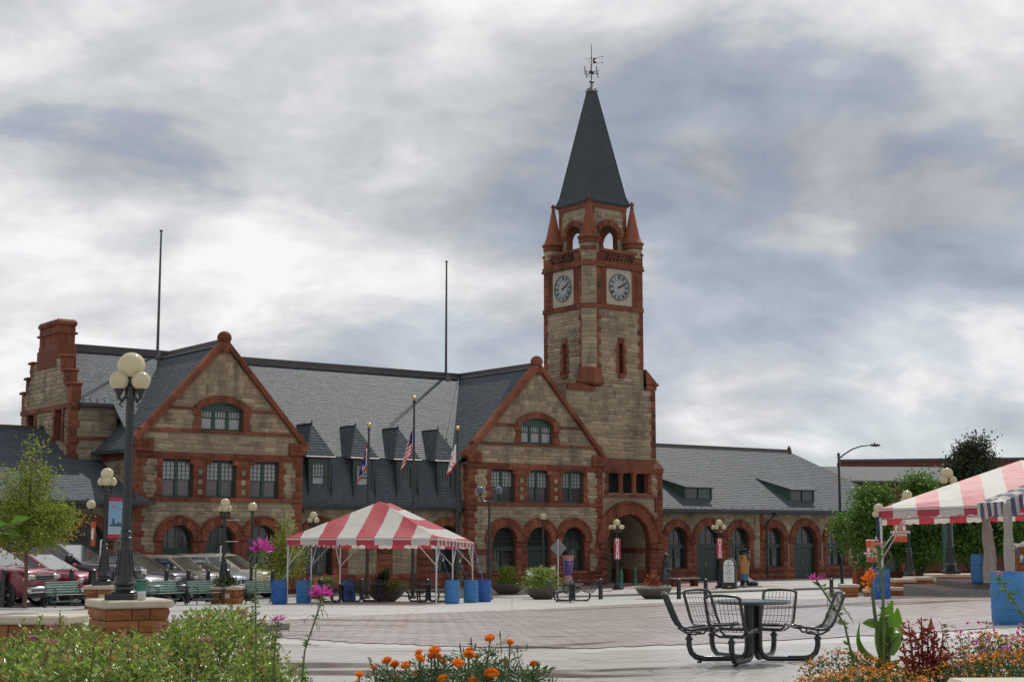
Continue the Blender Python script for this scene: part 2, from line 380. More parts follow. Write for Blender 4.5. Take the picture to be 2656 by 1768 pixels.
def pieces(name, mat, bedname, poly, w, d, rot, gap, lift, bond, tilt=.004):
    x0 = min(p[0] for p in poly); x1 = max(p[0] for p in poly); y0 = min(p[1] for p in poly); y1 = max(p[1] for p in poly)
    ca, sa = math.cos(rot), math.sin(rot); mb = MB(); bed = MB()
    cxm, cym = (x0 + x1) / 2, (y0 + y1) / 2; R = math.hypot(x1 - x0, y1 - y0) / 2
    nj = int(2 * R / d) + 1; ni = int(2 * R / w) + 2
    for j in range(nj):
        for i in range(ni):
            a = -R + i * w + (w / 2 if bond and j % 2 else 0); b = -R + j * d
            X = cxm + a * ca - b * sa; Y = cym + a * sa + b * ca
            if not inside((X, Y), poly): continue
            z = gz(X, Y) + lift; q = []
            dz = RND.uniform(-.0015, .0015); tx = RND.uniform(-tilt, tilt); ty = RND.uniform(-tilt, tilt)
            for (sa_, sb_) in ((-1, -1), (1, -1), (1, 1), (-1, 1)):
                aa = a + sa_ * (w - gap) / 2; bb = b + sb_ * (d - gap) / 2
                xx = cxm + aa * ca - bb * sa; yy = cym + aa * sa + bb * ca
                q.append((xx, yy, gz(xx, yy) + lift + dz + sa_ * tx * w / 2 + sb_ * ty * d / 2))
            lo = [(p[0], p[1], p[2] - lift * .6) for p in q]
            mb.add(q + lo, [(0, 1, 2, 3), (0, 4, 5, 1), (1, 5, 6, 2), (2, 6, 7, 3), (3, 7, 4, 0)])
    mb.build(name, mat, None, kind='stuff', label=name.replace('_', ' ') + ' laid across the plaza', category='paving')
    # bed
    step = 1.0
    for j in range(int((y1 - y0) / step) + 1):
        for i in range(int((x1 - x0) / step) + 1):
            X, Y = x0 + i * step, y0 + j * step
            if all(inside((X + a_, Y + b_), poly) for a_ in (0, 1) for b_ in (0, 1)):
                bed.add([(X + a, Y + b, gz(X + a, Y + b) + .004) for a, b in ((0, 0), (step, 0), (step, step), (0, step))], [(0, 1, 2, 3)])
    bed.build(bedname, MT['joint'], None, kind='structure')
pieces('red_brown_pavers', MT['paver'], 'paver_bed', FIELD, .34, .30, rad(33), .018, .012, True)
SLABS = [(-7, 9), (9.5, 9), (9.5, 22.3), (5, 22.0), (0, 22.6), (-4.5, 25.2), (-7, 26)]
pieces('pale_concrete_slabs', MT['slab'], 'slab_bed', SLABS, .62, .40, rad(-24), .007, .008, True, .0015)
# ================================================================== station frame: local x along the front, local y into the building
ORG = Vec((5.495, 90.0, 0.0)); RZ = rad(37)
def uvw(u, v, z=0.): return Vec((ORG.x + u * math.cos(RZ) - v * math.sin(RZ), ORG.y + u * math.sin(RZ) + v * math.cos(RZ), z))
MUV = Matrix.Translation(ORG) @ Matrix.Rotation(RZ, 4, 'Z')
sw = MB()
sw.add([MUV @ Vec(p) for p in ((-15, -11, .10), (34, -11, .10), (34, 6, .10), (-40, 6, .10), (-40, -2.6, .10), (-19, -2.6, .10))], [(0, 1, 2, 3, 4, 5)])
sw.build('sidewalk', MT['sidewalk'], None, kind='structure')
kb = MB()
def strip(p, q, k=12):
    for i in range(k):
        a = i / k; b = (i + 1) / k - .004 / max(.1, (Vec(q) - Vec(p)).length)
        A = Vec(p).lerp(Vec(q), a); B = Vec(p).lerp(Vec(q), b); d = (B - A); c = (A + B) / 2
        T = MUV @ Matrix.Translation((c.x, c.y, .02)) @ Matrix.Rotation(math.atan2(d.y, d.x), 4, 'Z')
        kb.box((0, -.09, 0), (d.length, .18, .20), T, b=.02)
strip((-15, -11), (34, -11), 26); strip((-19, -2.6), (-15, -11), 5); strip((-40, -2.6), (-19, -2.6), 10)
kb.build('kerb', MT['kerb'], None, kind='structure')
bp = MB(); bp.add([MUV @ Vec(p) for p in ((-3, -8.5, .106), (6.5, -8.5, .106), (6.5, -.4, .106), (-3, -.4, .106))], [(0, 1, 2, 3)])
bp.build('brick_path', MT['brickpath'], None, kind='structure')

# ------------------------------------------------------------------ masonry toolkit
def cut(o, z):
    k = o[0]
    if k == 'rect': return (o[1], o[2]) if o[3] <= z <= o[4] else None
    if k == 'arch':
        _, c, r, z0, zs = o
        if z < z0 or z >= zs + r: return None
        h = r if z <= zs else math.sqrt(max(0, r * r - (z - zs) ** 2)); return (c - h, c + h)
    if k == 'seg':
        _, c, hw, z0, zs, rise = o
        if z < z0 or z >= zs + rise: return None
        if z <= zs: return (c - hw, c + hw)
        Rr = (hw * hw + rise * rise) / (2 * rise); cz = zs + rise - Rr
        h = math.sqrt(max(0, Rr * Rr - (z - cz) ** 2)); return (c - h, c + h)
def free(z, lo, hi, ops):
    segs = [(lo, hi)]
    for o in ops:
        c = cut(o, z)
        if not c: continue
        out = []
        for a, b in segs:
            if c[1] <= a or c[0] >= b: out.append((a, b)); continue
            if c[0] > a: out.append((a, c[0]))
            if c[1] < b: out.append((c[1], b))
        segs = out
    return [s for s in segs if s[1] - s[0] > .02]
# rough-faced stone meshes, unit size, outward +y
def rock_mesh(seed, bulge=1.0):
    r = random.Random(seed); xs_ = (-.5, -.2 + r.uniform(-.1, .1), .2 + r.uniform(-.1, .1), .5); zs_ = (-.5, r.uniform(-.12, .12), .5)
    vs = []
    for k, z in enumerate(zs_):
        for i, x in enumerate(xs_):
            edge = i in (0, 3) or k in (0, 2)
            vs.append((x * .985, r.uniform(.25, .42) if edge else r.uniform(.55, 1.15) * bulge, z * .97))
    fs = [(k * 4 + i, k * 4 + i + 4, k * 4 + i + 5, k * 4 + i + 1) for k in range(2) for i in range(3)]
    ring = [0, 1, 2, 3, 7, 11, 10, 9, 8, 4]
    o = len(vs); vs += [(vs[i][0], -.2, vs[i][2]) for i in ring]
    for i in range(10):
        j = (i + 1) % 10; fs.append((ring[i], ring[j], o + j, o + i))
    return vs, fs
ROCK = [rock_mesh(i) for i in range(10)]
ROCK_NP = [(np.array(v), f) for v, f in ROCK]
def dressed():
    mb = MB(); mb.box((0, .4, 0), (.985, 1.2, .975), b=.04); return mb.v, mb.f
DRESSED = dressed()
MESHC = {}
def unit_mesh(kind, i, mat):
    key = (kind, i, mat)
    if key not in MESHC:
        vs, fs = ROCK[i] if kind == 'rock' else DRESSED
        me = bpy.data.meshes.new(kind + '_stone'); me.from_pydata(vs, [], fs); me.materials.append(MT[mat]); MESHC[key] = me
    return MESHC[key]
def frame_matrix(p, n, w, d, h):
    z = Vec((0, 0, 1)); x = n.cross(z)
    return Matrix(((x.x * w, n.x * d, 0, p.x), (x.y * w, n.y * d, 0, p.y), (x.z * w, n.z * d, h, p.z), (0, 0, 0, 1)))
class Masonry:
    """collects the stones of one thing; the largest 300 become objects, the rest one joined part"""
    def __init__(s, root, wallpart=None): s.root = root; s.st = []; s.n = 0
    def stone(s, p, n, w, h, d=.06): s.st.append((w * h, Vec(p), Vec(n), w, h, d, RND.randrange(10)))
    def finish(s, part, limit=300, name='stone'):
        s.st.sort(key=lambda q: -q[0])
        base = Matrix()
        off = OFF.get(s.root.name); base = Matrix.Translation(-off) if off is not None else Matrix()
        for a, p, n, w, h, d, i in s.st[:limit]:
            link(name, unit_mesh('rock', i, 'buff'), part, frame_matrix(p, n, w, d, h))
        rest = s.st[limit:]
        if not rest: return
        V_, F_, o = [], [], 0
        for a, p, n, w, h, d, i in rest:
            vs, fs = ROCK_NP[i]; M = np.array(frame_matrix(p, n, w, d, h))
            V_.append(vs @ M[:3, :3].T + M[:3, 3]); F_ += [tuple(q + o for q in f) for f in fs]; o += len(vs)
        me = bpy.data.meshes.new('small_stones'); me.from_pydata(np.concatenate(V_).tolist(), [], F_); me.materials.append(MT['buff'])
        link('small_stones', me, part, kind='stuff')
def reveal(mb, pt, q, d0=.02, d1=-.36):
    if q[0] == 'rect': loop = [(q[1], q[3]), (q[2], q[3]), (q[2], q[4]), (q[1], q[4])]
    elif q[0] == 'arch': loop = [(q[1] - q[2], q[3]), (q[1] + q[2], q[3])] + [(q[1] + q[2] * math.cos(math.pi * i / 16), q[4] + q[2] * math.sin(math.pi * i / 16)) for i in range(17)]
    else:
        Rr = (q[2] ** 2 + q[5] ** 2) / (2 * q[5]); cz = q[4] + q[5] - Rr; h = math.asin(q[2] / Rr)
        loop = [(q[1] - q[2], q[3]), (q[1] + q[2], q[3])] + [(q[1] + Rr * math.sin(h * (1 - i / 5)), cz + Rr * math.cos(h * (1 - i / 5))) for i in range(11)]
    k = len(loop); vs = [pt(s_, z, d0) for s_, z in loop] + [pt(s_, z, d1) for s_, z in loop]
    mb.add(vs, [(i, (i + 1) % k, (i + 1) % k + k, i + k) for i in range(k)])
def wall(mas, backing, o, a, n, zlo, zhi, lo, hi, ops, excl, hs=(.19, .23, .27), ws=(.38, .85), stones=True, rev=None, depth=.06, step=.06):
    """wall plane through o along a, facing n. lo/hi: edge functions of z. ops: holes; excl: trim that replaces field stone"""
    o, a, n = Vec(o), Vec(a), Vec(n)
    pt = lambda s_, z, d=0.: o + a * s_ + n * d + Vec((0, 0, z))
    if backing is not None:
        cur = {}
        z = zlo
        while z < zhi - 1e-6:
            z1 = min(z + step, zhi)
            for (s0, s1) in free((z + z1) / 2, lo((z + z1) / 2), hi((z + z1) / 2), ops):
                backing.add([pt(s0, z), pt(s1, z), pt(s1, z1), pt(s0, z1)], [(0, 1, 2, 3)])
            z = z1
    if rev is not None:
        for q in ops: reveal(rev, pt, q)
    if not stones: return
    z = zlo
    while z < zhi - .1:
        h = RND.choice(hs)
        if z + h > zhi - .08: h = zhi - z
        segs = None
        for q in (.04, .5, .96):
            zz_ = z + h * q
            f = free(zz_, lo(zz_), hi(zz_), list(ops) + list(excl))
            segs = f if segs is None else [(max(x[0], y[0]), min(x[1], y[1])) for x in segs for y in f if min(x[1], y[1]) - max(x[0], y[0]) > .06]
        for (s0, s1) in segs:
            x = s0
            while x < s1 - 1e-4:
                w = RND.uniform(*ws)
                if x + w > s1 - .22: w = s1 - x
                if h > .2 and w > .45 and RND.random() < .3:      # two thin stones in one course
                    for hh in (0, 1): mas.stone(pt(x + w / 2, z + h * (.25 + .5 * hh)), n, w - .012, h / 2 - .012, depth * .85)
                else: mas.stone(pt(x + w / 2, z + h / 2), n, w - .012, h - .012, depth * RND.uniform(.7, 1.2))
                x += w
        z += h
def red_block(part, p, n, w, h, d=.09, kind='rock', name='quoin', mat='red'):
    link(name, unit_mesh(kind, RND.randrange(10) if kind == 'rock' else 0, mat), part, frame_matrix(Vec(p), Vec(n), w - .01, d, h - .01))
def quoins(part, o, a, n, s, z0, z1, side, h=.34, wl=.62, wsht=.38, d=.09, kind='rock'):
    """alternating long and short corner blocks; side +1 grows towards +a from s"""
    k = max(1, round((z1 - z0) / h)); hh = (z1 - z0) / k
    for i in range(k):
        w = wl if i % 2 == 0 else wsht
        red_block(part, Vec(o) + Vec(a) * (s + side * w / 2) + Vec((0, 0, z0 + (i + .5) * hh)), n, w, hh, d, kind)
def band(part, o, a, n, s0, s1, z0, z1, d=.10, name='string_course', step=1.1, kind='dressed'):
    k = max(1, round((s1 - s0) / step)); w = (s1 - s0) / k
    for i in range(k): red_block(part, Vec(o) + Vec(a) * (s0 + (i + .5) * w) + Vec((0, 0, (z0 + z1) / 2)), n, w, z1 - z0, d, kind, name)
def wedge_mesh(r0, r1, da, d):
    key = ('wedge', round(r0, 3), round(r1, 3), round(da, 4), d)
    if key not in MESHC:
        mb = MB(); e = .004
        prof = []
        for (rr, aa) in ((r0, -da / 2), (r1, -da / 2), (r1, 0), (r1, da / 2), (r0, da / 2), (r0, 0)):
            g_ = e / rr if aa else 0; aa = aa - math.copysign(g_, aa) if aa else 0
            prof.append((rr * math.sin(aa), rr * math.cos(aa)))
        b = .02; mid = Vec((0, (r0 + r1) / 2)); inn = [tuple(mid + (Vec(q) - mid) * .965) for q in prof]
        vs = [(x, -.25, z) for x, z in prof] + [(x, d * .86, z) for x, z in prof] + [(x, d, z) for x, z in inn]
        fs = [tuple(range(12, 18))]
        for q in (0, 6):
            for i in range(6): fs.append((q + i, q + (i + 1) % 6, q + 6 + (i + 1) % 6, q + 6 + i))
        me = bpy.data.meshes.new('voussoir'); me.from_pydata(vs, [], fs); me.materials.append(MT['red']); MESHC[key] = me
    return MESHC[key]
def arch_ring(part, o, a, n, c, zs, r0, r1, k, d=.10, a0=-90, a1=90, name='voussoir'):
    da = rad(a1 - a0) / k; me = wedge_mesh(r0, r1, da, d); n = Vec(n); x = n.cross(Vec((0, 0, 1)))
    base = Vec(o) + Vec(a) * c + Vec((0, 0, zs))
    for i in range(k):
        th = rad(a0) + (i + .5) * da
        M = Matrix(((x.x, n.x, 0, base.x), (x.y, n.y, 0, base.y), (0, 0, 1, base.z), (0, 0, 0, 1))) @ Matrix.Rotation(th, 4, 'Y')
        link(name, me, part, M)
# ------------------------------------------------------------------ windows and doors: a frame mesh with its panes
def fr(o, a, n):
    o, a, n = Vec(o), Vec(a), Vec(n)
    return lambda s_, z, d=0.: o + a * s_ + n * d + Vec((0, 0, z))
def bar(mb, P, s0, s1, z0, z1, d0, d1):
    vs = [P(s, z, d) for s in (s0, s1) for z in (z0, z1) for d in (d0, d1)]
    mb.add(vs, [(0, 1, 3, 2), (4, 6, 7, 5), (0, 4, 5, 1), (2, 3, 7, 6), (0, 2, 6, 4), (1, 5, 7, 3)])
def pane(part, P, s0, s1, z0, z1, d, mat, tiltr=.004):
    t = RND.uniform(-tiltr, tiltr); u = RND.uniform(-tiltr, tiltr)
    mb = MB(); mb.add([P(s0, z0, d + t), P(s1, z0, d + u), P(s1, z1, d - t), P(s0, z1, d - u), P(s0, z0, d + t - .012), P(s1, z0, d + u - .012), P(s1, z1, d - t - .012), P(s0, z1, d - u - .012)],
                      [(0, 1, 2, 3), (7, 6, 5, 4), (0, 4, 5, 1), (1, 5, 6, 2), (2, 6, 7, 3), (3, 7, 4, 0)])
    return mb.build('pane', MT[mat], part)
def sash(root_frame, wmb, P, s0, s1, z0, z1, d, nx, nz, up, lowmat, upmat):
    """two-over sash: upper lights with a grid of glazing bars, clear pane below"""
    zm = z0 + (z1 - z0) * up
    bar(wmb, P, s0, s1, zm - .03, zm + .03, d - .03, d + .02)
    for i in range(1, nx): x = s0 + (s1 - s0) * i / nx; bar(wmb, P, x - .011, x + .011, zm + .03, z1, d - .015, d + .012)
    for j in range(1, nz): z = zm + (z1 - zm) * j / nz; bar(wmb, P, s0, s1, z - .011, z + .011, d - .015, d + .0118)
    root_frame.append((s0, s1, z0, zm, d - .02, lowmat)); root_frame.append((s0, s1, zm, z1, d - .02, upmat))
def window_pair(thing_, o, a, n, s0, s1, z0, z1, d=-.22, mats=('purple', 'curtain'), lights=2, nx=3, nz=4, up=.47, mull=.17, name='window'):
    P = fr(o, a, n); mb = MB(); fw = .08; panes = []
    bar(mb, P, s0, s0 + fw, z0, z1, d - .06, d + .06); bar(mb, P, s1 - fw, s1, z0, z1, d - .06, d + .06)
    bar(mb, P, s0 + fw, s1 - fw, z0, z0 + .10, d - .06, d + .075); bar(mb, P, s0 + fw, s1 - fw, z1 - .09, z1, d - .06, d + .07)
    W_ = (s1 - s0 - 2 * fw - mull * (lights - 1)) / lights
    for i in range(lights):
        x = s0 + fw + i * (W_ + mull)
        if i: bar(mb, P, x - mull, x, z0 + .10, z1 - .09, d - .06, d + .062)
        sash(panes, mb, P, x, x + W_, z0 + .10, z1 - .09, d, nx, nz, up, *mats)
    w = mb.build(name, MT['green'], thing_)
    for q in panes: pane(w, P, *q)
    return w
def arch_fill(thing_, o, a, n, c, r, z0, zs, tz, door, d=-.30, seg=14):
    """fill of a round-headed opening: fanlight, heavy transom bar, then sashes or a pair of door leaves"""
    P = fr(o, a, n); mb = MB(); fw = .08
    pts = [(c + (r) * math.cos(math.pi * i / seg), zs + (r) * math.sin(math.pi * i / seg)) for i in range(seg + 1)]
    inn = [(c + (r - fw) * math.cos(math.pi * i / seg), zs + (r - fw) * math.sin(math.pi * i / seg)) for i in range(seg + 1)]
    for i in range(seg):
        vs = [P(*pts[i], d + .05), P(*pts[i + 1], d + .05), P(*inn[i + 1], d + .05), P(*inn[i], d + .05), P(*inn[i + 1], d - .05), P(*inn[i], d - .05)]
        mb.add(vs, [(0, 1, 2, 3), (3, 2, 4, 5)])
    bar(mb, P, c - r, c - r + fw, z0, zs, d - .05, d + .05); bar(mb, P, c + r - fw, c + r, z0, zs, d - .05, d + .05)
    bar(mb, P, c - r + fw, c + r - fw, tz - .12, tz + .10, d - .05, d + .10)          # transom
    bar(mb, P, c - r + fw, c + r - fw, tz + .10, tz + .14, d - .05, d + .14)
    for k in range(1, 4):                                                              # leaded fanlight bars
        x = c - r + 2 * r * k / 4; zt = zs + math.sqrt(max(0, (r - fw) ** 2 - (x - c) ** 2)); bar(mb, P, x - .012, x + .012, tz + .14, zt, d - .02, d + .01)
    for k in range(1, 4):
        z = tz + .14 + (zs + r - tz - .14) * k / 4; h = (r - fw) if z <= zs else math.sqrt(max(.001, (r - fw) ** 2 - (z - zs) ** 2)); bar(mb, P, c - h, c + h, z - .012, z + .012, d - .02, d + .0095)
    fan = [(c + r - fw, tz + .14)] + [q for q in inn] + [(c - r + fw, tz + .14)]
    if door:
        w = mb.build('door', MT['dkgreen'], thing_)
        for s_ in (-1, 1):
            lf = MB(); x0 = c + (s_ < 0) * -(r - fw) + (s_ > 0) * .006; x1 = c - .006 if s_ < 0 else c + r - fw
            bar(lf, P, x0, x1, z0 + .02, tz - .12, d - .04, d)
            for k in range(9):
                zz_ = z0 + .1 + (tz - .3 - z0) * k / 9; bar(lf, P, x0 + .07, x1 - .07, zz_, zz_ + (tz - .3 - z0) / 9 - .018, d, d + .012)
            for x in (x0, x1 - .07): bar(lf, P, x, x + .07, z0 + .02, tz - .12, d, d + .022)
            lf.build('door_leaf', MT['dkgreen'], w)
        hb = MB(); bar(hb, P, c - .10, c - .07, z0 + .95, z0 + 1.2, d + .022, d + .06); hb.build('handle', MT['gold'], w)
    else:
        bar(mb, P, c - r + fw, c + r - fw, z0, z0 + .09, d - .05, d + .06)
        pn = []
        W_ = (2 * r - 2 * fw - .14) / 2; bar(mb, P, c - .07, c + .07, z0 + .09, tz - .12, d - .05, d + .055)
        for x in (c - r + fw, c + .07): sash(pn, mb, P, x, x + W_, z0 + .09, tz - .12, d, 3, 2, .52, 'glass', 'glass')
        w = mb.build('window', MT['dkgreen'], thing_)
        for q in pn: pane(w, P, *q)
    fm = MB(); fm.prism(fan, lambda x, z, dd: P(x, z, dd), d - .03, d - .02); fm.build('fanlight', MT['glass'], w)
    return w
# ------------------------------------------------------------------ roofs
def slates(mb, p0, ax, up, n, smax, lo, hi, rowh=.2, w=.3, th=.012):
    """courses of slates on the plane p0 + ax*s + up*t; lo/hi edge functions of t"""
    p0, ax, up, n = Vec(p0), Vec(ax), Vec(up), Vec(n); t = 0.; row = 0
    while t < smax - .02:
        t1 = min(t + rowh * 1.12, smax); tm = t + rowh * .5
        a, b = lo(tm), hi(tm)
        x = a - (w / 2 if row % 2 else 0) - RND.uniform(0, .05)
        while x < b:
            ww = w * RND.uniform(.85, 1.15); x0, x1 = max(x, a), min(x + ww, b)
            if x1 - x0 > .04:
                l0 = .022 + RND.uniform(-.003, .007); l1 = .006; tw = RND.uniform(-.003, .003); e = .004; tj = RND.uniform(-.006, .006)
                q = [p0 + ax * (x0 + e) + up * (t + tj) + n * (l0 + tw), p0 + ax * (x1 - e) + up * (t + tj) + n * (l0 - tw), p0 + ax * (x1 - e) + up * t1 + n * l1, p0 + ax * (x0 + e) + up * t1 + n * l1,
                     p0 + ax * (x0 + e) + up * (t + tj) + n * .0, p0 + ax * (x1 - e) + up * (t + tj) + n * .0]
                mb.add(q, [(0, 1, 2, 3), (4, 5, 1, 0), (4, 0, 3), (1, 5, 2)])
            x += ww
        t += rowh; row += 1
def roof_plane(base, sl, A, B, C_, D_, thick=.06, rowh=.2, w=.3):
    """quad A,B (eave) C,D (top; D above A): backing slab plus slates"""
    A, B, C_, D_ = (Vec(p) for p in (A, B, C_, D_))
    ax = (B - A).normalized(); n = (B - A).cross(D_ - A).normalized()
    if n.z < 0: n = -n
    up = n.cross(ax); up = up if up.z > 0 else -up
    H = (D_ - A).dot(up); H2 = (C_ - A).dot(up); sm = max(H, H2)
    la = (D_ - A).dot(ax); lb = (C_ - A).dot(ax); wd = (B - A).dot(ax)
    lo = lambda t: la * t / sm; hi = lambda t: wd + (lb - wd) * t / sm
    base.add([A, B, C_, D_, A - n * thick, B - n * thick, C_ - n * thick, D_ - n * thick], [(0, 1, 2, 3), (7, 6, 5, 4), (0, 4, 5, 1), (1, 5, 6, 2), (2, 6, 7, 3), (3, 7, 4, 0)])
    slates(sl, A, ax, up, n, sm, lo, hi, rowh, w)
# ================================================================== main station building
X_, Y_ = Vec((1, 0, 0)), Vec((0, 1, 0)); FR = Vec((0, -1, 0)); LF = Vec((-1, 0, 0))
RZ_ = RZ
main = thing('station_building', 'long sandstone station hall with two tall red-trimmed gables and slate roof', 'building', uvw(-15, 4), RZ, off=(-15, 4, 0))
mas = Masonry(main); back = MB(); redback = MB(); roofb = MB(); sl = MB()
holder = MB(); holder.box((-15, 6, .4), (8, 1, .3))       # solid core inside the hall, carries the masonry pieces
GW = holder.build('masonry_core', MT['mortar'], main)
def gable(c, half, apex, wins, att, arches, zs, rout, doors, clipl=None, right_q=True):
    o = (0, 0, 0); lo = lambda z: c - half if z < 7.62 else c - half * max(0, 1 - (z - 7.62) / (apex - 7.62)); hi = lambda z: c + half if z < 7.62 else c + half * max(0, 1 - (z - 7.62) / (apex - 7.62))
    aL, aR, a0, asz, acr = att
    ops = [('rect', w0, w1, 4.92, 6.75) for w0, w1 in wins] + [('seg', (aL + aR) / 2, (aR - aL) / 2, a0, asz, acr - asz)]
    ops += [('arch', cc, r, (.0 if d else .95), zs) for (cc, r), d in zip(arches, doors)]
    ac = (aL + aR) / 2; ahw = (aR - aL) / 2
    excl = [('rect', c - half, c + half, 6.78, 7.15), ('rect', c - half, c + half, 4.72, 4.92), ('rect', c - half, c + half, 0, .95),
            ('rect', wins[0][0] - .3, wins[-1][1] + .3, 4.92, 6.78), ('rect', c - half, c - half + .42, .95, 7.15), ('rect', c + half - .42, c + half, .95, 7.15),
            ('rect', c - half, c - half + .84, 7.15, 7.70), ('rect', c + half - .84, c + half, 7.15, 7.70),
            ('rect', c - half, c + half, a0 - .15, a0), ('rect', c - half, c + half, 9.28, 9.42), ('seg', ac, ahw + .36, a0, asz, acr - asz + .36)]
    excl += [('arch', cc, rout, 0, zs) for cc, r in arches] + [('rect', cc - r - .36, cc + r + .36, 0, zs) for cc, r in arches] + [('rect', c - half, c + half, 1.98, 2.28)]
    wall(mas, back, o, X_, FR, 0, 10.2, lo, hi, ops, excl, rev=redback)
    wall(mas, back, o, X_, FR, 10.2, apex - .05, lo, hi, [], [], hs=(.30, .33), ws=(.3, .5), depth=.04)
    # red trim
    band(GW, o, X_, FR, c - half, c + half, 6.78, 7.15, .13, 'lintel', 1.35, 'rock')
    band(GW, o, X_, FR, c - half, c + half, 4.72, 4.92, .12, 'sill_course', 1.3)
    band(GW, o, X_, FR, c - half, c + half, a0 - .15, a0, .12, 'string_course', 1.2)
    band(GW, o, X_, FR, c - half * (1 - (9.35 - 7.62) / (apex - 7.62)), ac - ahw - .36, 9.28, 9.42, .11); band(GW, o, X_, FR, ac + ahw + .36, c + half * (1 - (9.35 - 7.62) / (apex - 7.62)), 9.28, 9.42, .11)
    k = 0; edges = [c - half] 
    for (cc, r), d in zip(arches, doors):
        if d: edges += [cc - r, cc + r]
    edges.append(c + half)
    for i in range(0, len(edges), 2):
        band(GW, o, X_, FR, edges[i], edges[i + 1], .10, .5, .16, 'plinth_block', .9, 'rock'); band(GW, o, X_, FR, edges[i], edges[i + 1], .5, .80, .13, 'plinth_block', .8, 'rock')
        band(GW, o, X_, FR, edges[i], edges[i + 1], .80, .95, .15, 'plinth_block', 1.2)
    for z0, z1 in ((.95, 1.98), (2.28, 4.72), (4.92, 6.78)):
        quoins(GW, o, X_, FR, c - half, z0, z1, 1, wl=.62, wsht=.42); quoins(GW, o, X_, FR, c + half, z0, z1, -1, wl=.62, wsht=.42)
    for e, sd in ((wins[0][0], -1), (wins[-1][1], 1)): quoins(GW, o, X_, FR, e, 4.92, 6.78, sd, h=.31, wl=.44, wsht=.28, d=.08)
    for (w0, w1), (w2, w3) in zip(wins, wins[1:]):                  # piers between the paired windows, with small pale squares let in
        zz_ = 4.92; m = (w1 + w2) / 2; W_ = w2 - w1
        for i in range(6):
            h = 1.86 / 6
            red_block(GW, Vec((m, 0, zz_ + h / 2)), FR, W_, h, .07, 'dressed', 'pier_block'); zz_ += h
        for i in range(3): red_block(GW, Vec((m, -.075, 5.2 + i * .49)), FR, .24, .27, .03, 'dressed', 'inlay_stone', 'buff')
        for s_ in (-1, 1): red_block(GW, Vec((m + s_ * (W_ / 2 + .05), 0, 6.66)), FR, .30, .24, .12, 'dressed', 'corbel')
    for w0, w1 in wins: window_pair(main, o, X_, FR, w0, w1, 4.92, 6.75)
    # attic window
    segR = ((ahw) ** 2 + (acr - asz) ** 2) / (2 * (acr - asz)); cz = acr - segR; half_a = math.degrees(math.asin(ahw / segR))
    arch_ring(GW, o, X_, FR, ac, cz, segR, segR + .36, 9, .12, -half_a - 6, half_a + 6)
    for e, sd in ((aL, -1), (aR, 1)): quoins(GW, o, X_, FR, e, a0, asz + .02, sd, h=.36, wl=.46, wsht=.34, d=.1, kind='dressed')
    w = window_pair(main, o, X_, FR, aL, aR, a0, asz, mats=('curtain', 'curtain'), lights=3, nx=4, nz=1, up=.62, mull=.16)
    hd = MB(); P = fr(o, X_, FR)
    poly = [(aL, asz), (aR, asz)] + [(ac + segR * math.sin(rad(t)), cz + segR * math.cos(rad(t))) for t in np.linspace(half_a, -half_a, 11)]
    hd.prism(poly, lambda x, z, d: P(x, z, d), -.26, -.14); hd.build('window_head', MT['green'], w)
    # ground floor arches
    for i, ((cc, r), d) in enumerate(zip(arches, doors)):
        da = 180
        arch_ring(GW, o, X_, FR, cc, zs, r, rout - .12, 11, .14); arch_ring(GW, o, X_, FR, cc, zs, rout - .12, rout, 9, .17, name='hood_mould')
        z0 = .1 if d else .95
        for s_ in (-1, 1):
            nb = [q for q, _ in arches if (q - cc) * s_ > 0]
            lim = min((abs(q - cc) / 2 for q in nb), default=r + .42); wq = lim - r
            kz = 5 if not d else 7
            for j in range(kz): hh = (zs - z0) / kz; red_block(GW, Vec((cc + s_ * (r + wq / 2), 0, z0 + (j + .5) * hh)), FR, wq, hh, .10, 'rock', 'jamb_block')
        arch_fill(main, o, X_, FR, cc, r, z0, zs, 2.28, d)
    band(GW, o, X_, FR, c - half + .4, arches[0][0] - arches[0][1] - .4, 1.98, 2.28, .10, 'impost_course', .8)
    band(GW, o, X_, FR, arches[-1][0] + arches[-1][1] + .4, c + half - .4, 1.98, 2.28, .10, 'impost_course', .8)
    # kneelers, raking copings and the ball on the apex
    for s_ in (-1, 1):
        kn = MB(); kn.box((c + s_ * (half - .40), -.02, 7.45), (.92, .32, .62), b=.04)
        kn.tube([(c + s_ * (half - .02), -.2, 7.62), (c + s_ * (half - .02), .45, 7.62)], .26, 12)
        for q in range(18):
            aa = q * 2.4; rr = .05 + .013 * q; kn.sphere((c + s_ * (half - .42) + rr * math.cos(aa), -.18, 7.46 + rr * .85 * math.sin(aa)), .05, 6, 4)
        kn.build('kneeler', MT['red'], main, smooth=40)
        p0 = Vec((c + s_ * (half + .06), 0, 7.70)); p1 = Vec((c + s_ * .12, 0, apex + .12)); k = 7
        dv = (p1 - p0); ln = dv.length / k; dv.normalize(); nn = Vec((-dv.z * s_, 0, dv.x * s_)); nn = nn if nn.z > 0 else -nn
        for i in range(k):
            a = p0 + dv * (i * ln + .004); b = p0 + dv * ((i + 1) * ln - .004); cp = MB()
            q = [(-.24, -.14), (-.24, .10), (-.10, .17), (.30, .17), (.42, .10), (.42, -.14)]
            vs = [pp + Vec((0, 1, 0)) * y + nn * h for pp in (a, b) for y, h in q]
            cp.add(vs, [tuple(range(6)), tuple(range(11, 5, -1))] + [(j, j + 6, (j + 1) % 6 + 6, (j + 1) % 6) for j in range(6)]); cp.build('coping', MT['red'], main)
    bl = MB(); bl.lathe([(.32, -.55), (.34, -.2), (.27, -.05), (.30, .0)], 16, c=(c, .08, apex + .25)); bl.sphere((c, .08, apex + .46), .37, 18, 12, sc=(1, 1, .95)); bl.build('apex_ball', MT['red'], main, smooth=50)
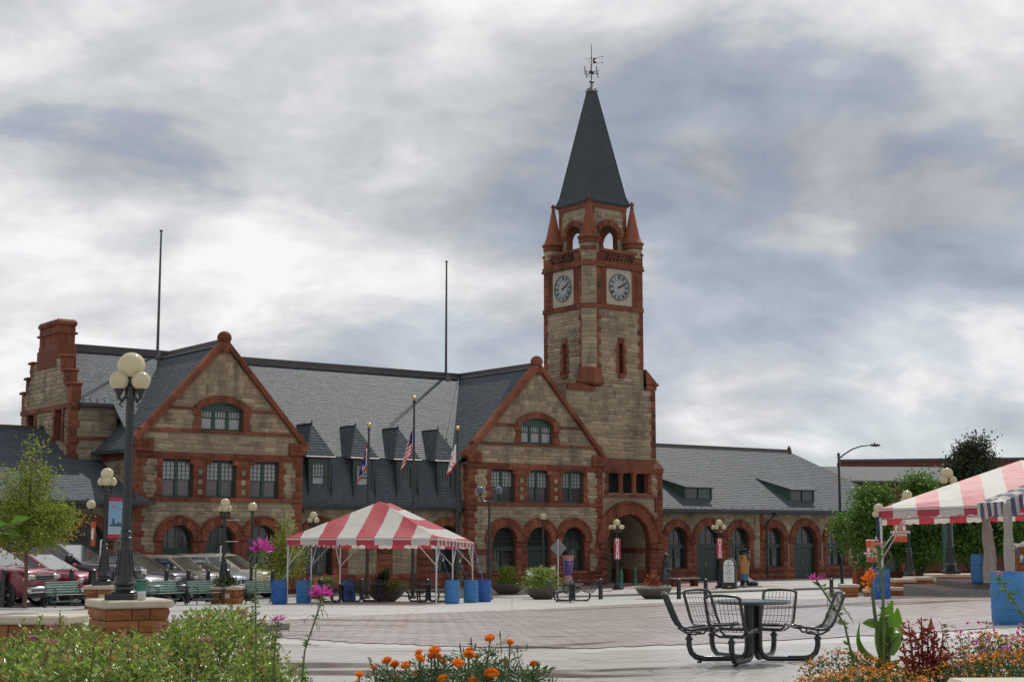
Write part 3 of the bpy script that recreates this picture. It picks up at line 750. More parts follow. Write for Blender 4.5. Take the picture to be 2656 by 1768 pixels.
G1 = dict(c=-25.15, half=4.6, apex=12.55, wins=[(-28.32, -26.72), (-25.97, -24.38), (-23.58, -21.95)], att=(-26.36, -24.06, 8.28, 9.34, 9.69),
          arches=[(-27.42, .79), (-25.13, .77), (-22.85, .79)], zs=2.77, rout=1.28, doors=(False, True, False))
G2 = dict(c=-5.0, half=4.95, apex=12.72, wins=[(-8.36, -6.69), (-5.79, -4.14), (-3.26, -1.55)], att=(-6.26, -3.84, 8.34, 9.42, 9.83),
          arches=[(-7.43, .85), (-4.92, .85), (-2.35, .86)], zs=2.66, rout=1.40, doors=(False, True, False))
gable(**G1); gable(**G2)
# side wall of the left gable wing and of the recess
wall(mas, back, (-29.75, 0, 0), Y_, LF, 0, 7.15, lambda z: 0, lambda z: 4.3, [], [('rect', 0, .42, 0, 7.15), ('rect', 0, 4.3, 6.7, 7.15)])
quoins(GW, (-29.75, 0, 0), Y_, LF, 0, 4.4, 6.7, 1, wl=.6, wsht=.4); band(GW, (-29.75, 0, 0), Y_, LF, 0, 4.3, 6.72, 7.1, .1, 'lintel', 1.1, 'rock')
RT = Vec((1, 0, 0))
wall(mas, back, (-20.55, 0, 0), Y_, RT, 0, 7.15, lambda z: 0, lambda z: 1.5, [], [], stones=False)
wall(mas, back, (-9.95, 0, 0), Y_, LF, 0, 7.15, lambda z: 0, lambda z: 1.5, [], [('rect', 0, .45, 0, 7.15)])
quoins(GW, (-9.95, 0, 0), Y_, LF, 0, .1, 7.1, 1, wl=.55, wsht=.4)
# recess ground floor wall (v = 1)
RV = 1.0; ro = (0, RV, 0)
rops = [('arch', -18.95, .82, .95, 2.75), ('arch', -10.75, .88, .95, 2.70)]
rex = [('arch', -18.95, 1.3, 0, 2.75), ('arch', -10.75, 1.36, 0, 2.7), ('rect', -20.55, -17.15, 0, 2.75), ('rect', -15.35, -14.33, 0, 2.75), ('rect', -12.75, -9.95, 0, 2.75), ('rect', -20.6, -9.9, 0, .95)]
wall(mas, back, ro, X_, FR, 0, 4.45, lambda z: -20.55, lambda z: -9.95, rops, rex, hs=(.3, .36, .4), ws=(.5, 1.0), rev=redback)
for c_, r_, zs_ in ((-18.95, .82, 2.75), (-10.75, .88, 2.70)):
    arch_ring(GW, ro, X_, FR, c_, zs_, r_, r_ + .48, 11, .12); arch_fill(main, ro, X_, FR, c_, r_, .95, zs_, 2.28, False)
def red_grid(part, o, a, n, s0, s1, z0, z1, w=.85, h=.36, d=.09, name='jamb_block'):
    k = max(1, round((z1 - z0) / h)); hh = (z1 - z0) / k; m = max(1, round((s1 - s0) / w)); ww = (s1 - s0) / m
    for i in range(k):
        for j in range(m): red_block(part, Vec(o) + Vec(a) * (s0 + (j + .5) * ww) + Vec((0, 0, z0 + (i + .5) * hh)), n, ww, hh, d * RND.uniform(.8, 1.2), 'rock', name)
for s0, s1 in ((-20.55, -19.77), (-18.13, -17.15), (-15.35, -14.33), (-12.75, -11.63), (-9.87, -9.95 + .3)):
    if s1 - s0 > .1: red_grid(GW, ro, X_, FR, s0, s1, .95, 2.72)
band(GW, ro, X_, FR, -20.55, -9.95, .1, .52, .18, 'plinth_block', 1.0, 'rock'); band(GW, ro, X_, FR, -20.55, -9.95, .52, .95, .14, 'plinth_block', 1.0, 'rock')
# set-back front wall left of the gable, and the stepped end gable with its chimney
fo = (0, 4.3, 0)
wall(mas, back, fo, X_, FR, 6.6, 9.75, lambda z: -31.45, lambda z: -29.0, [], [('rect', -31.45, -29, 9.45, 9.75), ('rect', -31.45, -29, 7.85, 8.02), ('rect', -31.5, -31.05, 6.6, 9.75)], hs=(.22, .27, .3))
band(GW, fo, X_, FR, -31.45, -29.2, 9.47, 9.75, .1, 'lintel', .9); band(GW, fo, X_, FR, -31.05, -29.2, 7.85, 8.02, .1, 'sill_course', .9)
quoins(GW, fo, X_, FR, -31.45, 6.7, 10.55, 1, h=.42, wl=.5, wsht=.36)
eo = (-31.45, 0, 0)
def elo(z): return 4.25 if z < 10.58 else (4.85 if z < 11.32 else 5.45)
def ehi(z): return 11.55 if z < 10.58 else (10.95 if z < 11.32 else 10.35)
eops = [('rect', 5.35, 6.3, 7.85, 9.4), ('rect', 9.4, 10.3, 7.9, 9.4)]
wall(mas, back, eo, Y_, LF, 5.5, 12.1, elo, ehi, eops, [('rect', 4.2, 11.6, 9.42, 9.68), ('rect', 5.05, 6.62, 7.7, 9.42), ('rect', 9.1, 10.6, 7.7, 9.42), ('rect', 4.2, 4.68, 5, 9.42)], rev=redback)
band(GW, eo, Y_, LF, 4.25, 11.55, 9.42, 9.68, .1, 'string_course', 1.0)
for (v0, v1) in ((5.35, 6.3), (9.4, 10.3)):
    quoins(GW, eo, Y_, LF, v0, 7.75, 9.42, -1, wl=.34, wsht=.24, kind='dressed'); quoins(GW, eo, Y_, LF, v1, 7.75, 9.42, 1, wl=.34, wsht=.24, kind='dressed')
    wn = MB(); wn.box((-31.2, (v0 + v1) / 2, 8.63), (.05, v1 - v0, 1.6)); wo_ = wn.build('window', MT['green'], main)
    pane(wo_, fr((-31.23, 0, 0), Y_, LF), v0 + .08, v1 - .08, 7.9, 9.35, .02, 'glass')
quoins(GW, eo, Y_, LF, 4.25, 6.6, 9.42, 1, h=.4, wl=.48, wsht=.34)
for (v0, z0, z1) in ((4.25, 9.68, 10.60), (4.85, 10.60, 11.34), (5.45, 11.34, 12.12)):         # crow steps
    for s_ in (0, 1):
        vv = v0 if s_ == 0 else 15.8 - v0
        red_block(GW, Vec((-31.45, vv + (.22 if s_ == 0 else -.22), (z0 + z1) / 2)), LF, .46, z1 - z0, .12, 'rock', 'step_block')
        cb = MB(); cb.box((-31.25, vv + (.27 if s_ == 0 else -.27), z1 + .05), (.75, .66, .14), b=.03); cb.build('step_coping', MT['red'], main)
        sb = MB(); sb.box((-31.19, vv + (.31 if s_ == 0 else -.31), (z0 + z1) / 2), (.5, .58, z1 - z0)); sb.build('crow_step', MT['red'], main)
ch = MB(); chx, chy = -30.98, 7.9
ch.box((chx, chy, 12.2), (1.08, 2.9, 1.0), b=.03); ch.box((chx, chy, 12.72), (.98, 2.78, .5), b=.04)
for i in range(7): ch.box((chx - .455, chy - 1.1 + i * .37, 13.2), (.07, .27, .62), b=.02)
for i in range(2): ch.box((chx - .22 + i * .44, chy - 1.36, 13.2), (.30, .06, .62), b=.02)
ch.box((chx, chy, 13.2), (.92, 2.70, .7))
ch.tube([(chx - .52, chy - 1.42, 13.5), (chx + .52, chy - 1.42, 13.5), (chx + .52, chy + 1.42, 13.5), (chx - .52, chy + 1.42, 13.5)], .07, 8, closed=True)
ch.box((chx, chy, 13.68), (.96, 2.74, .34), b=.03)
for i in range(6): ch.box((chx, chy - 1.2 + i * .48, 14.02), (1.16, .47, .40), b=.13)
ch.build('chimney', MT['red'], main, smooth=30)
# main roof: upper slope, steep lower slope of the recess, two cross gables
RDZ = 12.9; RDV = 8.0; sp = .826
def rz_(v): return RDZ - sp * (RDV - v)
roof_plane(roofb, sl, (-31.05, 4.05, rz_(4.05)), (-29.3, 4.05, rz_(4.05)), (-29.3, 8, RDZ), (-31.05, 8, RDZ))
roof_plane(roofb, sl, (-29.3, 1.15, rz_(1.15)), (-2.5, 1.15, rz_(1.15)), (-2.5, 8, RDZ), (-29.3, 8, RDZ))
roof_plane(roofb, sl, (-20.6, .5, 4.68), (-9.9, .5, 4.68), (-9.9, 1.22, 7.26), (-20.6, 1.22, 7.26), rowh=.17)
roofb.add([(-31.05, 8, RDZ - .02), (-2.5, 8, RDZ - .02), (-2.5, 15, 7.2), (-31.05, 15, 7.2)], [(0, 1, 2, 3)])
for gd, ez in ((G1, 7.2), (G2, 7.2)):
    c_, hf, ap = gd['c'], gd['half'] + .42, gd['apex'] + .16
    roof_plane(roofb, sl, (c_ - hf, 4.3 if gd is G1 else 3.2, ez), (c_ - hf, .35, ez), (c_, .35, ap), (c_, 8, ap)) if gd is G1 else roof_plane(roofb, sl, (c_ - hf, 3.2, ez), (c_ - hf, .35, ez), (c_, .35, ap), (c_, 8, ap))
    roof_plane(roofb, sl, (c_ + hf, .35, ez), (c_ + hf, 3.2, ez), (c_, 8, ap), (c_, .35, ap))
RB = roofb.build('roof', MT['slatebase'], main)
sl.build('slates', MT['slate'], RB, kind='stuff')
rc = MB()
def ridge_roll(mb, a, b, w=.42, h=.22):
    a, b = Vec(a), Vec(b); d = (b - a).normalized(); s_ = d.cross(Vec((0, 0, 1))).normalized()
    prof = [(-w / 2, -.14), (-.08, 0), (-.08, h), (.08, h), (.08, 0), (w / 2, -.14)]
    vs = [p + s_ * x + Vec((0, 0, z)) for p in (a, b) for x, z in prof]
    mb.add(vs, [(i, i + 6, i + 7, i + 1) for i in range(5)] + [tuple(range(6)), tuple(range(11, 5, -1))])
ridge_roll(rc, (-30.4, 8, RDZ + .02), (-2.5, 8, RDZ + .02)); rc.build('main_ridge_cap', MT['ridge'], main)
for gd in (G1, G2):
    rc = MB(); ridge_roll(rc, (gd['c'], .5, gd['apex'] + .20), (gd['c'], 8, gd['apex'] + .20)); rc.build('ridge_cap', MT['ridge'], main)
# bright strip of flashing under the ridge and down the valley
fl = MB(); fl.box((-16.5, 7.74, rz_(7.74) + .05), (28, .16, .02), Matrix.Identity(4)); fl.build('flashing', MT['lead'], main)
vl = MB(); vl.tube([(-5.2 - 4.4 * t, 7.8 - 5.1 * t, rz_(7.8 - 5.1 * t) + .07) for t in (0, 1)], .045, 5); vl.build('flashing', MT['lead'], main)
# gutters and downpipes
def gutter(part, pts, r=.11, name='gutter'):
    gm = MB()
    for (p, q) in zip(pts, pts[1:]):
        p, q = Vec(p), Vec(q); d = (q - p).normalized(); s_ = d.cross(Vec((0, 0, 1)))
        vs = [e + s_ * x + Vec((0, 0, z)) for e in (p, q) for x, z in ((-.13, .10), (-.13, -.08), (.13, -.08), (.13, .10))]
        gm.add(vs, [(0, 4, 5, 1), (1, 5, 6, 2), (2, 6, 7, 3), (3, 7, 4, 0), (0, 1, 2, 3), (7, 6, 5, 4)])
        k = int((q - p).length / .85)
        for i in range(1, k): c_ = p + d * ((q - p).length * i / k); gm.box(tuple(c_ + Vec((0, 0, .12))), (.03, .03, .05))
    return gm.build(name, MT['gutter'], part)
def snow_guards(part, p, q, up, k):
    sg = MB(); p, q, up = Vec(p), Vec(q), Vec(up).normalized()
    for i in range(k): a = p.lerp(q, (i + .5) / k); sg.tube([a, a + up * .28], .022, 4)
    sg.build('snow_guard', MT['lead'], part)
gutter(main, [(-20.55, .42, 4.62), (-9.97, .42, 4.62)]); gutter(main, [(-31.1, 3.95, rz_(4.05) - .05), (-29.4, 3.95, rz_(4.05) - .05)]); gutter(main, [(-30.2, .35, 7.12), (-30.2, 4.4, 7.12)])
snow_guards(main, (-31, 4.2, rz_(4.2) + .04), (-29.5, 4.2, rz_(4.2) + .04), (0, 1, sp), 4)
def downpipe(part, pts, r=.055):
    dp = MB(); dp.tube(pts, r, 8)
    hd = pts[0]; dp.box((hd[0], hd[1], hd[2] - .05), (.26, .24, .26), b=.03)
    for z in np.arange(.8, pts[-2][2] if len(pts) > 2 else 4, 1.2): dp.lathe([(r + .015, -.04), (r + .015, .04)], 8, c=(pts[-1][0], pts[-1][1], float(z)))
    return dp.build('downpipe', MT['gutter'], part, smooth=40)
downpipe(main, [(-20.2, .42, 4.5), (-20.25, .6, 4.2), (-20.3, .85, 3.9), (-20.3, .85, .15)]); downpipe(main, [(-10.3, .42, 4.5), (-10.2, .6, 4.2), (-10.15, .85, 3.9), (-10.15, .85, .15)])
# eave soffit boxes of the recess
sf = MB(); sf.box((-15.25, .78, 4.52), (10.6, .7, .16)); sf.build('soffit', MT['gutter'], main)
# dormers
for i, c_ in enumerate((-19.15, -16.42, -13.65, -10.95)):
    d_ = MB(); hw = .70; v0 = .72
    def mv(z): return .5 + (z - 4.68) * .72 / 2.58
    # front wall with the window hole left open
    wl, wr, wz0, wz1 = c_ - .47, c_ + .37, 5.30, 6.88
    P = fr((0, v0, 0), X_, FR)
    bar(d_, P, c_ - hw, wl, 4.95, 7.2, -.12, 0); bar(d_, P, wr, c_ + hw, 4.95, 7.2, -.12, 0); bar(d_, P, wl, wr, 4.95, wz0, -.12, .0); bar(d_, P, wl, wr, wz1, 7.2, -.12, 0)
    for s_ in (-1, 1):
        x = c_ + s_ * hw
        d_.add([(x, v0, 4.95), (x, mv(4.95) - .02, 4.95), (x, 1.6, 7.22), (x, v0, 7.22)], [(0, 1, 2, 3)])
    dm = d_.build('dormer', MT['slatebase'], main)
    e = .20; ez = 7.16; ev = v0 - .14; pk = Vec((c_, 1.62, 8.97)); eL = Vec((c_ - hw - e, ev, ez)); eR = Vec((c_ + hw + e, ev, ez))
    bk = Vec((c_, (8.97 - RDZ) / sp + RDV, 8.97)); yb = (ez - RDZ) / sp + RDV; bL = Vec((c_ - hw - e, yb + .15, ez)); bR = Vec((c_ + hw + e, yb + .15, ez))
    rb_, rs_ = MB(), MB()
    # slightly bell-cast front and left slopes: lower lift at the eave
    roof_plane(rb_, rs_, eL, eR, pk, pk, rowh=.17, w=.22)
    roof_plane(rb_, rs_, bL, eL, pk, bk, rowh=.17, w=.22); roof_plane(rb_, rs_, eR, bR, bk, pk, rowh=.17, w=.22)
    rr = rb_.build('dormer_roof', MT['slatebase'], dm); rs_.build('dormer_slates', MT['slate'], dm, kind='stuff')
    tr = MB(); tr.tube([pk + Vec((0, 0, .04)), bk + Vec((0, 0, .04))], .05, 6); tr.lathe([(.05, 0), (.05, .12), (.015, .22)], 6, c=tuple(pk)); tr.tube([eL, eR], .05, 6); tr.tube([bL, eL], .05, 6); tr.tube([pk, eL], .03, 5)
    tr.build('dormer_ridge', MT['ridge'], dm)
    mats = ('curtain', 'curtain') if i < 2 else ('glass', 'glass')
    window_pair(main, (0, v0, 0), X_, FR, wl, wr, wz0, wz1, d=-.05, mats=mats, lights=1, nx=4, nz=3, up=.52)
    cs = MB()
    for s_ in (-1, 1): cs.box((c_ + s_ * (hw - .09), v0 - .03, 6.05), (.17, .06, 2.3), b=.015)
    cs.build('dormer_casing', MT['dkgreen'], dm)
    ap = MB(); aps = MB(); roof_plane(ap, aps, (c_ - hw, v0 - .12, 4.9), (c_ + hw, v0 - .12, 4.9), (c_ + hw, v0 - .02, 5.28), (c_ - hw, v0 - .02, 5.28), rowh=.17, w=.22); ap.build('dormer_apron', MT['slatebase'], dm); aps.build('apron_slates', MT['slate'], dm, kind='stuff')
back.build('wall', MT['mortar'], main); redback.build('reveal', MT['red'], main)
core = MB()      # dark rooms behind the openings
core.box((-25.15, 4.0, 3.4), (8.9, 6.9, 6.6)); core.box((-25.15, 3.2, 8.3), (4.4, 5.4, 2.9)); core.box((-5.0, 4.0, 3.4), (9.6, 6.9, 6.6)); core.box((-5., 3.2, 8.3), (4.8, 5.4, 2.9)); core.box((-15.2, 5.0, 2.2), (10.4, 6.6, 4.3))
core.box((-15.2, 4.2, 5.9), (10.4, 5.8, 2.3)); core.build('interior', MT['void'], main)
mas.finish(GW)
# two bare poles on the main ridge
for n_, (u_, zt, lab) in enumerate(((-25.3, 19.85, 'bare roof pole rising behind the left gable'), (-6.05, 20.25, 'bare roof pole rising from the ridge near the clock tower'))):
    pl = thing('roof_pole', lab, 'pole', uvw(u_, 8, 12.9), RZ, 'bare poles on the main ridge')
    mb = MB(); mb.tube([(0, 0, -.1), (0, 0, zt - 13.0)], [.085, .05], 10); mb.build('shaft', MT['pole'], pl, smooth=50)
    mb = MB(); mb.lathe([(.03, 0), (.09, .04), (.10, .10), (.05, .15)], 10, c=(0, 0, zt - 13.0)); mb.build('truck', MT['pole'], pl, smooth=50)
    mb = MB(); mb.add([(-.3, -.35, -.30), (.3, -.35, -.30), (.3, .35, -.30), (-.3, .35, -.30), (0, -.30, .12), (0, .30, .12)], [(0, 1, 4), (1, 2, 5, 4), (2, 3, 5), (3, 0, 4, 5)]); mb.build('saddle', MT['lead'], pl)
# ================================================================== clock tower
tower = thing('clock_tower', 'tall sandstone clock tower with pinnacles, open belfry and dark slate spire', 'tower', uvw(1.6, 2.7), RZ, off=(1.6, 2.7, 0))
mas = Masonry(tower); back = MB(); rev = MB()
hc = MB(); hc.box((1.6, 2.7, 14), (1, 1, 3)); TW = hc.build('masonry_core', MT['mortar'], tower)
o0 = (0, 0, 0); bu0, bu1 = -.05, 4.86
aops = [('arch', 1.95, 1.72, 0, 2.55), ('rect', .45, 3.62, 5.55, 6.80)]
aex = [('arch', 1.95, 2.60, 0, 2.55), ('rect', -.65, 4.55, 0, 2.1), ('rect', .1, 3.95, 5.45, 7.1), ('rect', bu0, bu1, 6.80, 7.15), ('rect', bu1 - .42, bu1, 0, 7.1), ('rect', bu0, bu1, 0, .95), ('rect', -.25, 4.5, 5.28, 5.47)]
# big arch narrower: jamb lines at 0.24 and 3.66
wall(mas, back, o0, X_, FR, 0, 7.15, lambda z: bu0, lambda z: bu1, aops, aex, rev=rev)
arch_ring(TW, o0, X_, FR, 1.95, 2.55, 1.72, 2.40, 17, .18); arch_ring(TW, o0, X_, FR, 1.95, 2.55, 2.40, 2.56, 13, .24, name='hood_mould')
for s0, s1 in ((bu0 - .3, .22), (3.68, bu1)):
    red_grid(TW, o0, X_, FR, s0, s1, .95, 2.2, .6, .33, .12); band(TW, o0, X_, FR, s0, s1, 2.2, 2.5, .2, 'impost_course', .7)
    band(TW, o0, X_, FR, s0, s1, .1, .55, .2, 'plinth_block', .7, 'rock'); band(TW, o0, X_, FR, s0, s1, .55, .95, .15, 'plinth_block', .7, 'rock')
quoins(TW, o0, X_, FR, bu1, 2.5, 6.8, -1, wl=.6, wsht=.42); quoins(TW, o0, X_, FR, .43, 5.5, 6.8, -1, h=.3, wl=.36, wsht=.24); quoins(TW, o0, X_, FR, 3.64, 5.5, 6.8, 1, h=.3, wl=.36, wsht=.24)
band(TW, o0, X_, FR, bu0, bu1, 6.80, 7.15, .13, 'lintel', 1.2); band(TW, o0, X_, FR, -.2, 4.35, 5.32, 5.5, .12, 'sill_course', 1.1)
for x, z0, z1 in ((-.2, 4.72, 5.32), (4.26, 4.4, 5.32)): red_block(TW, Vec((x, 0, (z0 + z1) / 2)), FR, .2, z1 - z0, .11, 'dressed', 'string_step')
for x in (1.5, 2.57):
    cl = MB(); cl.lathe([(.2, 0), (.2, .08), (.15, .12), (.15, 1.05), (.2, 1.12), (.22, 1.25)], 14, c=(x, .12, 5.55)); cl.build('column', MT['red'], tower, smooth=40)
vd = MB()       # porch behind the great arch: side walls, back wall, dark vault
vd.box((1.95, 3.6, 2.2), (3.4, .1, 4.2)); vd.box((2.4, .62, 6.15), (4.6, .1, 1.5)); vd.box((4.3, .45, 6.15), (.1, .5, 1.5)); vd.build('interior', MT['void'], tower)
pw = MB(); wall(mas, pw, (3.67, 0, 0), Y_, LF, 0, 2.6, lambda z: .36, lambda z: 3.5, [], [('rect', 0, 4, 0, .95), ('rect', 0, 4, 1.95, 2.25)])
band(TW, (3.67, 0, 0), Y_, LF, .36, 3.5, .1, .95, .08, 'plinth_block', .8, 'rock'); band(TW, (3.67, 0, 0), Y_, LF, .36, 3.5, 1.95, 2.25, .1, 'impost_course', .8)
wall(mas, pw, (0, 3.5, 0), X_, FR, 0, 4.2, lambda z: .23, lambda z: 3.67, [('rect', .9, 2.1, .1, 2.4)], [])
pv = MB()
for i in range(12):
    a, b = math.pi * i / 12, math.pi * (i + 1) / 12
    pv.add([(1.95 + 1.72 * math.cos(t), d, 2.55 + 1.72 * math.sin(t)) for t, d in ((a, .3), (b, .3), (b, 3.5), (a, 3.5))], [(0, 1, 2, 3)])
pv.add([(.23, .36, 0), (.23, 3.5, 0), (.23, 3.5, 2.56), (.23, .36, 2.56)], [(0, 1, 2, 3)])
pv.build('porch_vault', MT['mortar'], tower); pw.build('porch_wall', MT['mortar'], tower)
wall(None, back, (bu1, 0, 0), Y_, RT, 0, 7.15, lambda z: 0, lambda z: 5.2, [], [], stones=False)
# weathering over the base, second stage
wt = MB()
wt.add([(bu0 + .1, -.12, 7.13), (bu1 + .05, -.12, 7.13), (4.62, .32, 7.72), (bu0 + .1, .32, 7.72), (bu1 + .05, 5.2, 7.13), (4.62, 5.2, 7.72)], [(0, 1, 2, 3), (1, 4, 5, 2)])
wt.box((2.4, .1, 7.08), (4.95, .44, .10)); wt.build('weathering', MT['red'], tower)
s2 = .3; s2o = (0, s2, 0); u0, u1 = -2.6, 4.62
wall(mas, back, s2o, X_, FR, 7.15, 12.0, lambda z: u0, lambda z: u1, [], [('rect', u1 - .4, u1, 7, 12.3), ('rect', -1.2, -.05, 11.55, 12.2), ('rect', u0, -.3, 11.72, 12.02)], hs=(.2, .24, .28), ws=(.4, .95))
wall(mas, back, (u0, 0, 0), Y_, LF, 8, 12.0, lambda z: s2, lambda z: 5.2, [], [], stones=False); wall(None, back, (u1, 0, 0), Y_, RT, 7, 12.4, lambda z: s2, lambda z: 5.2, [], [], stones=False)
quoins(TW, s2o, X_, FR, u1, 7.75, 12.4, -1, h=.36, wl=.5, wsht=.32); band(TW, s2o, X_, FR, u0, -.35, 11.72, 12.0, .14, 'weathering_course', 1.0)
wm = MB(); wm.add([(u0, s2 - .14, 12.0), (-.6, s2 - .14, 12.0), (-.6, .5, 12.16), (u0 + .2, .5, 12.16), (u0 + .2, 5.2, 12.16), (u0, 5.2, 12.0), (-.6, 5.2, 12.16)], [(0, 1, 2, 3), (0, 3, 4, 5), (3, 2, 6, 4)])
# right shoulder: sloped set-off with its own moulding
wm.add([(3.80, .35, 13.32), (3.80, 4.9, 13.32), (4.78, 4.9, 12.46), (4.78, .22, 12.46), (3.80, .22, 13.32), (3.80, .22, 12.4), (4.78, .22, 12.4)], [(0, 1, 2, 3), (4, 5, 6, 3), (4, 3, 0)])
wm.box((4.62, 2.5, 12.38), (.42, 4.7, .16), b=.03); wm.box((4.3, .30, 12.2), (.8, .12, .3)); wm.build('set_off', MT['red'], tower)
# shaft
TU, TV, TH = 1.6, 2.7, 2.22; fo_ = (0, TV - TH, 0); lo_ = (TU - TH, 0, 0)
su0, su1 = TU - TH, TU + TH; sv0, sv1 = TV - TH, TV + TH
def shaft_face(o, a, n, s0, s1, zlo, corner_first):
    """one visible face: field stone, slit window, clock stage, parapet. a runs from s0 to s1"""
    m = (s0 + s1) / 2 + (.22 if corner_first == 'front' else .22 * 0)
    sl0, sl1 = m - .02, m + .30
    wall(mas, back, o, a, n, zlo, 16.9, lambda z: s0, lambda z: s1, [('rect', sl0, sl1, 12.95, 14.85)], [('rect', sl0 - .28, sl1 + .28, 12.75, 15.2), ('rect', s0, s0 + .85, 0, 17), ('rect', s1 - .38, s1, 0, 17)] if corner_first == 'front' else
         [('rect', sl0 - .28, sl1 + .28, 12.75, 15.2), ('rect', s0, s0 + .85, 0, 17), ('rect', s1 - .38, s1, 0, 17)], hs=(.2, .24, .28), ws=(.4, .95), rev=rev)
    quoins(TW, o, a, n, s1, 13.3 if corner_first == 'front' else zlo, 16.9, -1, h=.36, wl=.5, wsht=.3); quoins(TW, o, a, n, s0 + .55, 12.4, 16.9, 1, h=.36, wl=.42, wsht=.22)
    quoins(TW, o, a, n, sl0, 12.95, 14.85, -1, h=.3, wl=.32, wsht=.2, d=.08); quoins(TW, o, a, n, sl1, 12.95, 14.85, 1, h=.3, wl=.32, wsht=.2, d=.08)
    red_block(TW, Vec(o) + Vec(a) * ((sl0 + sl1) / 2) + Vec((0, 0, 15.02)), n, .5, .34, .1, 'dressed', 'lintel'); red_block(TW, Vec(o) + Vec(a) * ((sl0 + sl1) / 2) + Vec((0, 0, 12.82)), n, .55, .25, .12, 'dressed', 'sill')
    band(TW, o, a, n, s0, s1, 16.88, 17.2, .12, 'string_course', 1.1)
    band(TW, o, a, n, s0, s1, 19.5, 19.66, .22, 'cornice', 1.1); band(TW, o, a, n, s0, s1, 19.66, 19.88, .14, 'cornice', 1.1); band(TW, o, a, n, s0, s1, 20.5, 20.68, .14, 'parapet_coping', 1.1)
    # clock panel and colonettes
    pc = (s0 + s1) / 2 + .22; P = fr(o, a, n)
    wall(None, back, o, a, n, 16.9, 20.6, lambda z: s0, lambda z: s1, [], [], stones=False)
    red_grid(TW, o, a, n, s0 + .5, pc - 1.48, 17.2, 19.5, .4, .46, .07, 'pier_block'); red_grid(TW, o, a, n, pc + 1.48, s1, 17.2, 19.5, .5, .46, .07, 'pier_block')
    cm = MB()
    for x in (pc - 1.38, pc - 1.25, pc - 1.12, pc + 1.12, pc + 1.25, pc + 1.38): cm.lathe([(.085, 0), (.085, .1), (.058, .14), (.058, 2.0), (.085, 2.08), (.09, 2.3)], 10, c=tuple(P(x, 17.2, .05)))
    cm.build('colonettes', MT['red'], tower, smooth=40)
    pm = MB(); bar(pm, P, pc - 1.05, pc + 1.05, 17.22, 19.48, -.05, .04); pn = pm.build('clock_panel', MT['clockstone'], tower)
    zc = 18.35; dm_ = MB(); x_ = n.cross(Vec((0, 0, 1))); B = Matrix(((x_.x, 0, n.x, P(pc, zc).x), (x_.y, 0, n.y, P(pc, zc).y), (0, 1, 0, zc), (0, 0, 0, 1)))
    for q in range(4):
        Bq = B
    dm_.lathe([(.84, .0), (.84, .075), (.80, .085), (.78, .06), (.74, .052), (.74, .05)], 40, M=B); ck = dm_.build('clock', MT['clockdial'], tower, smooth=30)
    rm = MB()
    for r_ in (.81, .47): rm.tube([B @ Vec((r_ * math.cos(t), r_ * math.sin(t), .085 if r_ > .5 else .057)) for t in np.linspace(0, 2 * math.pi, 40, endpoint=False)], 0.035 if r_ > .5 else .012, 5, closed=True)
    rm.build('dial_ring', MT['clockgreen'], ck)
    for h_, tx in enumerate(('XII', 'I', 'II', 'III', 'IIII', 'V', 'VI', 'VII', 'VIII', 'IX', 'X', 'XI')):
        an = -rad(30 * h_); text_mesh(tx, .26, MT['clockblack'], 'numeral', ck, B @ Matrix.Rotation(an + (0), 4, 'Z') @ Matrix.Translation((0, .62, .056)), flip=True, bold=.016, sx=.72)
    for nm, an, ln, wd in (('minute_hand', 64, .62, .035), ('hour_hand', 66 + 0, .0, .0)):
        pass
    hm = MB()
    Rm = B @ Matrix.Scale(-1, 4, (1, 0, 0))
    for nm, an, ln, wd in (('minute_hand', 62, .64, .030), ('hour_hand', 67, .40, .045)):
        hb_ = MB(); T = Rm @ Matrix.Rotation(-rad(an), 4, 'Z')
        hb_.add([(-wd, -.14, .09), (wd, -.14, .09), (wd * 1.3, ln * .75, .09), (0, ln, .09), (-wd * 1.3, ln * .75, .09), (-wd, -.14, .075), (wd, -.14, .075), (wd * 1.3, ln * .75, .075), (0, ln, .075), (-wd * 1.3, ln * .75, .075)],
                [(0, 1, 2, 3, 4), (9, 8, 7, 6, 5), (0, 5, 6, 1), (1, 6, 7, 2), (2, 7, 8, 3), (3, 8, 9, 4), (4, 9, 5, 0)], M=T); hb_.build(nm, MT['clockblack'], ck)
    # parapet: two rows of near-black blocks painting the shade of small openings
    pp = MB()
    for r_ in range(2):
        for k in range(8): x = pc - 1.05 + k * .3 + (.15 if r_ else 0); bar(pp, P, x - .055, x + .055, 20.02 + r_ * .22, 20.16 + r_ * .22, .02, .145)
    pp.build('parapet_hole_shade', MT['void'], tower)
    red_grid(TW, o, a, n, s0 + .4, s1, 19.88, 20.5, 1.0, .62, .13, 'parapet_block')
def text_mesh(body, size, mat, name, parent, M, flip=False, bold=0., sx=1., lines=1., align='CENTER'):
    cu = bpy.data.curves.new(name, 'FONT'); cu.body = body; cu.size = size; cu.align_x = align; cu.align_y = 'CENTER'; cu.extrude = .004; cu.offset = bold; cu.space_line = lines; cu.resolution_u = 2
    ob = bpy.data.objects.new('tmp_text', cu); COL.objects.link(ob)
    me = bpy.data.meshes.new_from_object(ob.evaluated_get(bpy.context.evaluated_depsgraph_get())); bpy.data.objects.remove(ob); bpy.data.curves.remove(cu)
    me.materials.clear(); me.materials.append(mat)
    S = Matrix.Diagonal((-sx if flip else sx, 1, 1, 1)); me.transform(S)
    return link(name, me, parent, M)
MT['clockstone'] = pmat('pale_clock_panel', (.36, .31, .24), (.45, .40, .32), .7, 3, 4, bump=.2)
MT['clockdial'] = pmat('grey_white_dial', (.27, .29, .285), (.34, .36, .355), .45, 2)
MT['clockgreen'] = pmat('verdigris_ring', (.05, .08, .075), (.09, .13, .12), .5, 4)
MT['clockblack'] = pmat('black_hands', (.012, .012, .014), (.02, .02, .022), .45, 3)
